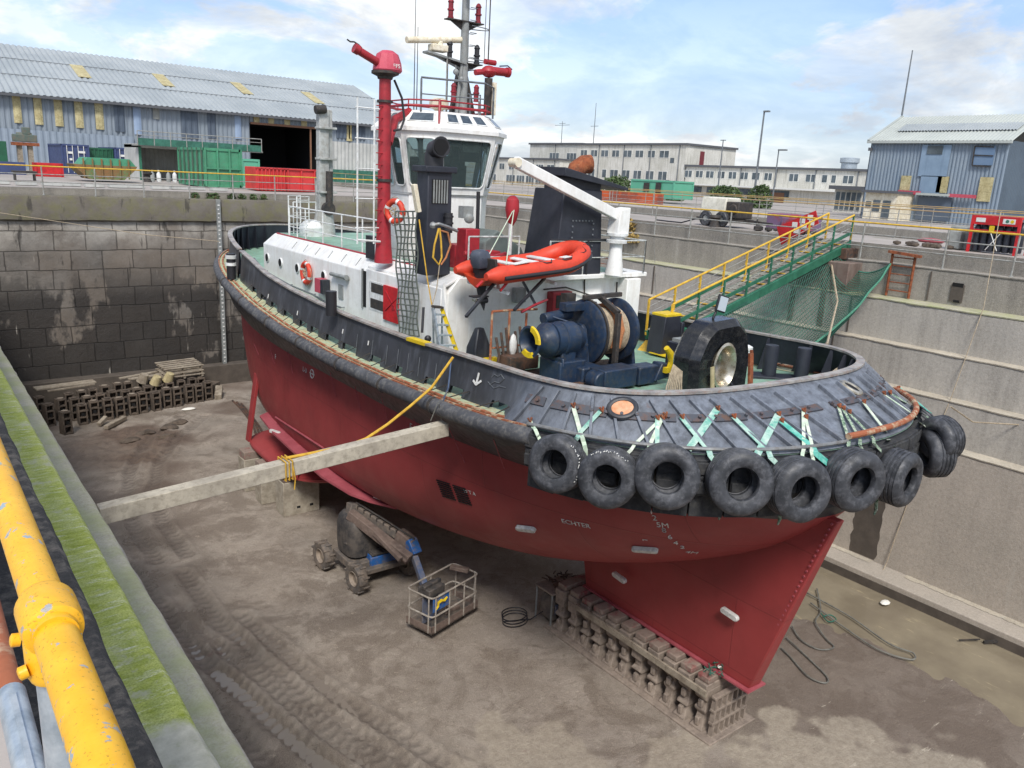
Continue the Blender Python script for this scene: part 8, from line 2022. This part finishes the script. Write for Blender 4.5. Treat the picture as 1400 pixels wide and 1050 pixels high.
# big green skip container
a = AZ(279, 257, QZ); b = AZ(330, 258.5, QZ); yk = (a.y+b.y)/2; xa_, xb_ = AY(280, 240, yk).x, AY(330, 240, yk).x
shp = shipbox((xa_, yk, QZ+.05), (xb_-xa_, 5.2, AY(300, 203, yk).z-QZ-.05), 'gbox', 'tall bright green waste container on the far quay', 'waste_container', ribs=False)
g = MB(); hh = AY(300, 203, yk).z-QZ
for k in range(4): g.beam(V(lerp(xa_, xb_, (k+.02)/3.05)+.04, yk-.03, QZ+.1), V(lerp(xa_, xb_, (k+.02)/3.05)+.04, yk-.03, QZ+hh), .09, .08, up=(0,1,0))
g.beam(V(xa_, yk-.03, QZ+hh*.5), V(xb_, yk-.03, QZ+hh*.5), .06, .08); part('stiffeners', g, 'gbox', shp)
g = MB()
for k in range(6): g.beam(V(xa_-.02, yk+.4+k*.85, QZ+.1), V(xa_-.02, yk+.4+k*.85, QZ+hh), .1, .06, up=(1,0,0))
part('side_stiffeners', g, 'dgbox', shp)
p = AY(331, 240, 54); shipbox((p.x, 54, QZ), (1.2, 3, 1.75), 'gbox2', 'smaller pale green box right behind the tall green container', 'green_box', 'container', ribs=False)
# red skips
for i, (x0, x1, lab) in enumerate(((350, 391, 'left one of two red ribbed skips on the far quay'), (391, 432, 'right one of two red ribbed skips on the far quay, smoother'))):
    a, b = AY(x0, 250, 45).x, AY(x1, 250, 45).x; r = root('red_skip', lab, 'skip', ((a+b)/2, 46, QZ)); h = AY(390, 230, 45).z-QZ
    g = MB(); g.box2((a+.02, 45, QZ+.05), (b-.02, 46.8, QZ+h)); part('tub', g, 'rskip', r, bevel=.03)
    g = MB()
    for k in range(8 if i == 0 else 3): x = lerp(a+.1, b-.1, k/(7 if i == 0 else 2)); g.box(V(x, 44.96, QZ+h/2), (.08, .1, h-.1))
    g.beam(V(a,44.96,QZ+h-.04), V(b,44.96,QZ+h-.04), .1, .08); part('skip_ribs', g, 'rskip', r)
    g = MB(); g.box2((a+.12, 45.12, QZ+h-.02), (b-.12, 46.7, QZ+h+.004)); part('skip_load', g, 'dark', r, angle=0)
# --- white office range
OX = 90.
def office(name, label, x, y0, y1, zt, rows, zb=QZ, depth=11):
    r = root(name, label, 'office building', (x+depth/2, (y0+y1)/2, zb))
    g = MB(); g.box2((x, y0, zb), (x+depth, y1, zt)); part('wall', g, 'office', r, angle=0)
    g = MB(); g.box2((x-.25, y0-.25, zt), (x+depth+.2, y1+.2, zt+.28)); part('parapet', g, 'trim', r, angle=0)
    for (z0, z1, ws) in rows:
        for (wa, wb) in ws:
            f = MB(); f.box2((x-.03, wa, z0), (x+.1, wb, z1)); fr = part('window', f, 'winw', r, angle=0)
            n = max(1, round((wb-wa)/.75)); g = MB()
            for k in range(n): g.box2((x-.05, lerp(wa, wb, k/n)+.06, z0+.07), (x-.028, lerp(wa, wb, (k+1)/n)-.06, z1-.07))
            part('pane', g, 'win', fr, angle=0)
    g = MB()
    for k in range(int((y1-y0)/5.5)): y = y0+1.2+k*5.5; g.tube([V(x-.08, y, zb), V(x-.08, y, zt)], .07, 5)
    part('downpipe', g, 'pipegrey', r)
    return r
def wy(px_, py_, X): return AX(px_, py_, X).y
def winrow(pairs, py_, X): return [(min(wy(a, py_, X), wy(b, py_, X)), max(wy(a, py_, X), wy(b, py_, X))) for a, b in pairs]
zz_ = lambda px_, py_, X=OX: AX(px_, py_, X).z
lw = winrow([(936,946),(951,961),(965,976),(981,991),(996,1007),(1012,1023),(1028,1039),(1045,1056),(1079,1092),(1102,1116),(1124,1132),(1137,1144),(1153,1168)], 241, OX)
ofA = office('office_building', 'long low white office block with dark parapet running to the blue shed at right', OX, 50.5, 77.6, 13.55, [(zz_(1050,247), zz_(1050,236), lw)])
g = MB(); g.box2((OX-4, 51, 11.1), (OX, 77.6, 11.3)); part('canopy', g, 'winw', ofA, angle=0)
g = MB(); g.box2((OX-3.2, 51, QZ), (OX-.01, 77.6, 11.1)); part('ground_floor', g, 'office', ofA, angle=0)
g = MB()
for a, b in ((921,958),(965,1000),(1005,1028),(1048,1078)): y0, y1 = wy(b, 272, OX-3.2), wy(a, 272, OX-3.2); g.box2((OX-3.24, y0, 10.15), (OX-3.21, y1, 10.95)); part('strip_window', g, 'win', ofA, angle=0); g = MB()
y0, y1 = wy(1070, 285, OX-3.2), wy(1052, 285, OX-3.2); g = MB(); g.box2((OX-3.26, y0, QZ), (OX-3.22, y1, 10.7)); part('boarded_door', g, 'brown', ofA, angle=0)
uw = winrow([(794,803),(808,817),(822,832),(837,847),(852,864),(869,880),(886,896),(902,915)], 210, OX); mw = winrow([(804,813),(823,829),(834,845),(851,861),(866,877),(883,894),(900,912)], 238, OX)
ofB = office('office_building', 'three storey stained white office block in the middle distance', OX, 77.9, 101, 16.45, [(zz_(850,215), zz_(850,205), uw), (zz_(850,244), zz_(850,232), mw)])
g = MB(); g.box2((OX+3.0, 77.84, 13.9), (OX+3.9, 77.9, 15.8)); part('red_door', g, 'brownred', ofB, angle=0)
g = MB(); g.box2((OX-.04, 80.0, 14.0), (OX-.01, 80.7, 14.7)); g.box2((OX-.04, 80.5, 10.9), (OX-.01, 81.2, 11.6)); part('small_window', g, 'win', ofB, angle=0)
ofC = office('office_building', 'plainer set back white block left of the three storey one', OX+1.5, 101.3, 115, 16.6, [(14.2, 15.3, [(102.5,105),(107,109.5)])])
ww = winrow([(672,677),(683,690),(696,703),(708,716),(733,743),(748,758)], 228, OX-3); w2 = winrow([(670,678),(692,704),(706,717),(719,730),(732,744)], 250, OX-3)
ofD = office('office_building', 'low white two storey block with many doors behind the wheelhouse', OX-3, 101.5, 150, 13.9, [(12.1, 13.2, ww+[(128,130),(132,134),(136,138),(141,143)]), (9.9, 11.3, w2)])
# silver vent, poles and aerials
g = MB(); g.lathe([(.9, 0), (.9, .7), (1.1, .8), (1.1, 1.3), (.8, 1.35)], AX(1160, 232, OX+1), n=16); single('roof_vent', g, 'galv', 'shiny metal vent drum on the roof of the low office block', 'vent')
def pole(px_, ptop, pbot, X, r_, lab, arm=0, cross=()):
    b = AX(px_, pbot, X); h = AX(px_, ptop, X).z-b.z; g = MB(); g.tube([V(b.x, b.y, min(b.z, 99)), V(b.x, b.y, b.z+h)], [r_, r_*.6], 6)
    if arm: g.box(V(b.x, b.y-arm*.5, b.z+h), (.3, arm, .12))
    for f, l in cross: g.tube([V(b.x, b.y-l, b.z+h*f), V(b.x, b.y+l, b.z+h*f)], r_*.5, 4)
    single('mast_pole', g, 'pipegrey', lab, 'pole')
pole(1028, 153, 291, 60, .11, 'tall thin grey lighting pole rising behind the low office block', .5); pole(1054, 205, 289, 64, .08, 'shorter lamp pole right of the tall thin one', .8)
pole(767, 166, 200, 93, .07, 'aerial with crossbars on the office roof behind the far funnel', cross=((.85, 1.9), (.92, .8))); pole(811, 141, 198, 93, .07, 'taller thin aerial on the three storey office roof', cross=((.45, .9),)); pole(981, 191, 262, 80, .10, 'pair of stacked chimney pipes beside the three storey office', cross=((.99, .4), (.5,.3)))
pole(1233, 70, 158, 55.5, .06, 'very thin aerial on the ridge of the blue shed at right')
# --- right hand shed
RX, RY0, RY1, RE = 52., 20.85, 29.3, 14.45
rs = root('metal_shed', 'weathered blue profiled metal shed with a pale roof at right', 'shed', (58, 25, QZ))
g = corr((RX, RY0, 0), (RX, RY1, 0), QZ, RE, .22, .05, V(-1,0,0)); part('cladding', g, 'bluegrey2', rs, angle=0, recalc=False)
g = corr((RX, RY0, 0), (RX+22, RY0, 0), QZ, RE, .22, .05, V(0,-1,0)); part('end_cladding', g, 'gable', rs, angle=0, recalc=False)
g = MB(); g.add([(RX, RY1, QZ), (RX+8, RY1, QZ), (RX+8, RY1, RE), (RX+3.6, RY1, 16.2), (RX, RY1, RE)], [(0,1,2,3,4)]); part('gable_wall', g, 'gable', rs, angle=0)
g = sheet3((RX-.25, RY0-.2, RE-.05), (RX-.25, RY1+.15, RE-.05), (RX+3.6, RY1+.15, 16.2), (RX+3.6, RY0-.2, 16.2), 40, .05); part('roof', g, 'roofp', rs, angle=0, recalc=False)
g = MB(); g.add([(RX+3.6, RY0-.2, 16.2), (RX+3.6, RY1+.15, 16.2), (RX+9, RY1+.15, RE), (RX+9, RY0-.2, RE)], [(0,1,2,3)]); part('far_slope', g, 'roofp', rs, angle=0)
g = sheet3((RX+1.05, RY0+.2, 15.1), (RX+1.05, RY1-1.0, 15.1), (RX+2.1, RY1-1.0, 15.6), (RX+2.1, RY0+.2, 15.6), 40, .05); part('darker_roof_band', g, 'roofg', rs, angle=0, recalc=False)
g = MB(); g.beam(V(RX-.25, RY0-.2, RE-.1), V(RX-.25, RY1+.15, RE-.1), .15, .15); g.beam(V(RX-.2, RY1+.1, RE), V(RX+3.6, RY1+.1, 16.25), .2, .12); part('eaves_trim', g, 'roofp', rs)
def rp(x0, y0, x1, y1, m_, name='panel', off=.09, th=.03):
    a = AX(x0, y0, RX-off); b = AX(x1, y1, RX-off); g = MB(); g.box2((RX-off-th, b.y, b.z), (RX-off, a.y, a.z)); part(name, g, m_, rs, angle=0)
rp(1233,240,1243,262,'rooflight','translucent_panel'); rp(1283,241,1294,264,'rooflight','translucent_panel'); rp(1341,242,1353,276,'rooflight','translucent_panel')
rp(1262,198,1294,242,'palepanel2','patched_sheets'); rp(1260,240,1284,266,'palepanel2','patched_sheets'); rp(1269,199,1288,211,'win','small_window', .13); rp(1333,200,1357,226,'bluegrey4','hatch',.1)
g = MB()
for a, b in (((1333,200),(1359,201)), ((1332,212),(1358,213)), ((1329,226),(1354,228)), ((1333,200),(1329,226))): g.beam(AX(*a, RX-.15), AX(*b, RX-.15), .06, .06)
part('hatch_frame', g, 'dark', rs)
rp(1256,268,1296,303,'darkpanel','sliding_door',.14); 
g = MB(); g.beam(AX(1228, 262, RX-.3), AX(1258, 264, RX-.3), .12, .22); part('red_door_track', g, 'faded_red', rs); g = MB(); g.beam(AX(1297, 267, RX-.3), AX(1334, 269, RX-.3), .12, .2); part('red_door_track', g, 'faded_red', rs); g = MB(); g.beam(AX(1233, 264, RX-.25), AX(1231, 300, RX-.25), .1, .1, up=(1,0,0)); part('red_post', g, 'faded_red', rs); g = MB(); g.beam(AX(1254, 265, RX-.4), AX(1298, 267, RX-.4), .4, .14); part('door_hood', g, 'roofp', rs)
g = MB(); g.box(AX(1190, 204, RX-.2), (.2,.2,.2)); part('floodlight', g, 'trim', rs)
# annex
r = root('porch_annex', 'small cream entrance annex with glazed doors beside the blue shed', 'annex', (50, 28, QZ)); ya, yb = AX(1224, 290, 50).y, AX(1180, 290, 50).y
g = MB(); g.box2((50, ya, QZ), (52, yb, 11.15)); part('wall', g, 'cream', r, angle=0); g = MB(); g.box2((49.7, ya-.1, 11.15), (52, yb+.2, 11.3)); part('flat_roof', g, 'trim', r, angle=0)
for f0, f1, z0, z1 in ((.18,.42,QZ+.1,10.7), (.5,.72,QZ+.5,10.7), (.78,.95,QZ+.7,10.6)): g = MB(); g.box2((49.96, lerp(ya,yb,f0), z0), (49.99, lerp(ya,yb,f1), z1)); part('glazing', g, 'win', r, angle=0)
r = root('porch_annex', 'darker glazed porch at the corner of the low office block', 'annex', (60, 35, QZ)); ya, yb = AX(1178, 285, 62).y, AX(1138, 285, 62).y
g = MB(); g.box2((62, ya, QZ), (65, yb, 11.3)); part('wall', g, 'office', r, angle=0); g = MB(); g.box2((61.5, ya-.2, 11.3), (65, yb+.3, 11.6)); part('flat_roof', g, 'trim', r, angle=0)
for k in range(5): g = MB(); g.box2((61.95, lerp(ya,yb,.08+k*.18), QZ+.2), (61.98, lerp(ya,yb,.08+k*.18+.13), 11.1)); part('glazing', g, 'win', r, angle=0)
# --- site cabin, compressor, other plant on the right quay
ya, yb = AX(920, 270, 50).y, AX(861, 270, 50).y
r = shipbox((50, ya, QZ+.35), (2.4, yb-ya, 1.45), 'gbox2', 'green site cabin with two openings behind the neighbouring dock', 'site_cabin', 'cabin', ribs=False)
for f0, f1, z0, z1 in ((.28,.40,.35,1.35), (.55,.68,.7,1.3)): g = MB(); g.box2((49.93, lerp(ya,yb,f0), QZ+.35+z0-.2), (49.97, lerp(ya,yb,f1), QZ+.35+z1-.1)); part('opening', g, 'dark', r, angle=0)
g = MB(); g.box2((46.5, ya-2, QZ), (46.7, yb+6, QZ+.75))
for k in range(7): g.box2((46.45, ya-1.5+k*2, QZ), (46.5, ya-1.3+k*2, QZ+.8))
single('orange_barrier', g, 'orangebar', 'long low orange and rust barrier below the green site cabin', 'barrier')
cx, cy = 26.1, 20.4; r = root('compressor_trailer', 'white towable compressor with its side open on the right quay', 'compressor', (cx, cy, QZ))
a_ = V(-.55, -.83, 0).normalized() if False else V(0, -1, 0); 
g = MB(); g.loft([[V(cx+b*.5*s2, cy+.75-a*1.2, z) for a, b in ((0,-1),(1,-1),(1,1),(0,1))] for z, s2 in ((QZ+.32, 1.), (QZ+.85, 1.), (QZ+1.12, .86))]); part('canopy', g, 'cream2', r, bevel=.05)
g = MB(); g.box2((cx-.45, cy-1.05, QZ+.35), (cx+.45, cy-.45, QZ+.98)); g.cyl(V(cx-.5,cy-.8,QZ+.7), V(cx+.4,cy-.8,QZ+.7), .2, 12); part('engine', g, 'dark', r, bevel=.04)
g = MB(); g.box2((cx-.5, cy-1.1, QZ+.25), (cx+.5, cy+.9, QZ+.33)); g.beam(V(cx, cy-1.1, QZ+.3), V(cx, cy-2.3, QZ+.25), .09, .09); g.tube([V(cx-.1,cy-1.7,QZ+.05), V(cx-.1,cy-1.7,QZ+.4)], .03, 6); part('drawbar', g, 'dark', r)
for sy_ in (-.3, .45):
    g = MB(); g.lathe([(.14,-.09),(.27,-.09),(.3,-.06),(.3,.06),(.27,.09),(.14,.09)], V(cx-.5, cy+sy_-.05, QZ+.3), (1,0,0), 20, closed=True); w_ = part('wheel', g, 'tyre', r); g = MB(); g.lathe([(.0,-.05),(.1,-.06),(.145,-.03),(.145,.03)], V(cx-.5, cy+sy_-.05, QZ+.3), (1,0,0), 16); part('hub', g, 'grey', w_)
g = MB(); g.tube([V(cx-.6,cy+.6,QZ+.3), V(cx-.9,cy+1.3,QZ+.05), V(cx-.7,cy+2.2,QZ+.04), V(cx-.5,cy+3,QZ+.04)], .03, 6); part('air_hose', g, 'tubeblk', r)
g = MB()
for k in range(9): p = V(25.6+random.uniform(-.3,.3), 18.2-.25*k+random.uniform(-.1,.1), QZ+.1); g.ball(p, random.uniform(.08,.2), 6, (1.4,1,.7))
single('scrap_heap', g, 'dark', 'low heap of dark scrap beside the compressor drawbar', 'scrap')
yq0, yq1 = AX(1112, 300, 28).y, AX(1056, 300, 28).y; g = MB(); g.box2((27.6, yq0, QZ), (28.6, yq1, QZ+.62)); g.box2((27.4,yq0+.2,QZ+.1), (27.6,yq0+1,QZ+.5)); r = single('red_plant', g, 'redplant', 'faded red and purple plant container behind the gangway head', 'container', bevel=.04)
# gas bottle rack at right edge
gy0, gy1, gx = AX(1392, 330, 25.7).y, AX(1327, 330, 25.7).y, 25.6
r = root('bottle_rack', 'red framed rack of tall black gas bottles at the right edge of the quay', 'gas rack', (gx, (gy0+gy1)/2, QZ)); gh = AX(1337, 294, gx).z-QZ
for y in (gy0, gy1):
    for x in (gx, gx+.8): g = MB(); g.box(V(x, y, QZ+gh/2), (.07,.07,gh)); part('frame_post', g, 'scarlet', r)
g = MB(); g.box2((gx-.03, gy0, QZ+gh-.26), (gx+.0, gy1, QZ+gh)); g.box2((gx, gy0, QZ+gh-.05), (gx+.8, gy1, QZ+gh)); g.box2((gx-.02, gy0, QZ+gh*.60), (gx+.02, gy1, QZ+gh*.63)); part('header_panel', g, 'scarlet', r)
n = 6
for k in range(n):
    for x in (.18, .5):
        g = MB(); rr2 = (gy1-gy0)/n*.45; g.lathe([(rr2*.9, 0), (rr2, .05), (rr2, gh-.42), (rr2*.7, gh-.32), (.03, gh-.25), (.03, gh-.18)], V(gx+x, gy0+(k+.5)*(gy1-gy0)/n, QZ+.05), n=14); part('gas_bottle', g, 'bottleblk', r)
g = MB(); g.box2((gx-.04, gy0+.12, QZ+gh-.2), (gx-.031, gy0+.45, QZ+gh-.06)); g.box2((gx-.04, gy1-.36, QZ+gh-.19), (gx-.031, gy1-.1, QZ+gh-.07)); part('white_label', g, 'mark', r, angle=0)
g = MB(); g.cyl(V(gx-.041, gy0+.33, QZ+gh-.13), V(gx-.044, gy0+.33, QZ+gh-.13), .05, 12); part('label_disc', g, 'netgrn', r); g = MB(); g.cyl(V(gx-.041, gy0+.2, QZ+gh-.13), V(gx-.044, gy0+.2, QZ+gh-.13), .05, 12); g.box2((gx-.04, lerp(gy0,gy1,.5), QZ+gh-.48), (gx-.031, lerp(gy0,gy1,.5)+.14, QZ+gh-.28)); part('yellow_label', g, 'yellow', r)
g = MB(); g.tube([V(gx-.06, lerp(gy0,gy1,.55), QZ+gh*.55), V(gx-.08, lerp(gy0,gy1,.35), QZ+.1)], .012, 4); g.tube([V(gx-.06, lerp(gy0,gy1,.35), QZ+gh*.55), V(gx-.08, lerp(gy0,gy1,.6), QZ+.1)], .012, 4); part('white_hose', g, 'mark', r)
g = MB(); g.box(V(26.0, gy1+.55, QZ+.3), (.3,.35,.55)); g.box(V(26.3, gy1+.4, QZ+.35), (.3,.9,.7)); single('grey_cabinet', g, 'concgrey', 'small grey cabinet left of the red bottle rack', 'cabinet', bevel=.03)
g = MB()
for k in range(8): g.ball(V(25.6+random.uniform(-.2,.3), gy1+.6+.22*k, QZ+.07), random.uniform(.08,.16), 7, (1.5,1.2,.6))
single('sack_heap', g, 'storeblock', 'heap of dirty sacks on the quay edge left of the grey cabinet', 'sacks')
g = MB(); g.ball(V(30.0-1.4, 13.4, QZ+.06), .35, 8, (.6,1.4,.3)); single('pink_sack', g, 'pink', 'flat pinkish sheet lying on the quay behind the railing', 'sheet')
# --- bushes and weeds
def bush(c, rx, rz_, n, label, name='bush', m_='leaf'):
    c = Vector(c); rnd = random.Random(int(c.x*7+c.y)); r = root(name, label, 'bush', tuple(c)); g = MB()
    for k in range(n):
        a = rnd.uniform(0, 2*pi); e = rnd.uniform(0, 1)**.6; zq = rnd.uniform(.02, 1); rad = rx*e*sqrt(max(.05, 1-(zq-.35)**2*1.9)); p = c+V(cos(a)*rad, sin(a)*rad, zq*rz_*(1+.25*noise.noise(V(cos(a)*2, sin(a)*2, c.x)))); s_ = rnd.uniform(.08, .2)*(rx/1.5)**.4
        u = V(rnd.uniform(-1,1), rnd.uniform(-1,1), rnd.uniform(-.3,1)).normalized(); v = u.cross(V(rnd.uniform(-1,1), rnd.uniform(-1,1), rnd.uniform(-1,1))).normalized(); g.add([p-u*s_, p+v*s_*.5, p+u*s_, p-v*s_*.5], [(0,1,2,3)])
    part('foliage', g, m_, r, angle=0, recalc=False)
    g = MB()
    for k in range(4): a = k*1.6; g.tube([c, c+V(cos(a)*rx*.3, sin(a)*rx*.3, rz_*.6)], [.05, .02], 5)
    part('stem', g, 'brown', r)
p = AX(841, 274, 62); bush((62, p.y, QZ), 2.0, 1.9, 1600, 'round green bush left of the green site cabin')
p = AX(990, 278, 58); bush((58, p.y, QZ), 1.7, 1.6, 1400, 'low green bush in front of the office ground floor')
p = AX(1037, 283, 56); bush((56, p.y, QZ), 1.1, 1.7, 1100, 'taller green bush right of the low one by the office')
p = AX(1010, 283, 57); bush((57, p.y, QZ), 1.3, .7, 700, 'scrubby weeds between the two bushes by the office')
p = AX(920, 277, 60); bush((60, p.y, QZ), 1.1, .7, 600, 'small weeds right of the green site cabin')
for i in range(7):
    x = 12.0+i*.55+random.uniform(-.2,.2); bush((x, 41.1, 9.2), .22, .25, 90, '%s weed tuft from the left on the far coping near the gauge board' % ORD[i], 'weed_tuft')
p = AX(855, 300, 24.6); bush((24.7, p.y, 9.0), .45, .5, 400, 'dry straw coloured shrub growing from the right coping behind the davit post', 'dry_shrub', 'straw')
p = AX(868, 318, 24.4); bush((24.4, p.y, 8.6), .4, .35, 300, 'lower dry clump on the right wall below the straw shrub', 'dry_shrub', 'straw')
# white kerb slabs and clutter on the far quay
for i in range(16):
    x = -.5+i*.95+random.uniform(-.1,.1); g = MB(); g.box(V(x, 43.2+.25*(i % 3), QZ+.10), (.8, .5, .16), rz=random.uniform(-.05,.05)); single('quay_plank', g, 'palewall', '%s pale slab from the left in the line along the far quay edge' % ORD[i], 'slab', bevel=.01)
for i, (x, y) in enumerate(((1.6, 56), (2.7, 56.2), (6.0, 50.5))):
    g = MB(); g.box(V(x, y, QZ+.45), (1.1,.8,.1)); 
    for a in (-.45,.45): g.box(V(x+a, y, QZ+.2), (.06,.7,.42))
    single('work_bench', g, 'palewall' if i < 2 else 'dark', ['leftmost low white bench on the far quay','low white bench next to the red crate','small dark bench in front of the rusty skip'][i], 'bench')
g = MB(); g.lathe([(.28,0),(.18,.2),(.18,.42),(.3,.5),(.3,.6)], AZ(202, 249, QZ), n=12); single('quay_bollard', g, 'dark', 'dark mooring bollard on the far quay before the open store', 'bollard')
g = MB(); p = AX(1008, 323, 25.2); g.lathe([(.22,0),(.16,.15),(.16,.3),(.24,.36),(.2,.45)], V(25.3, p.y+1.2, QZ), n=12); single('quay_bollard', g, 'dark', 'dark mooring bollard on the right quay near the compressor', 'bollard')
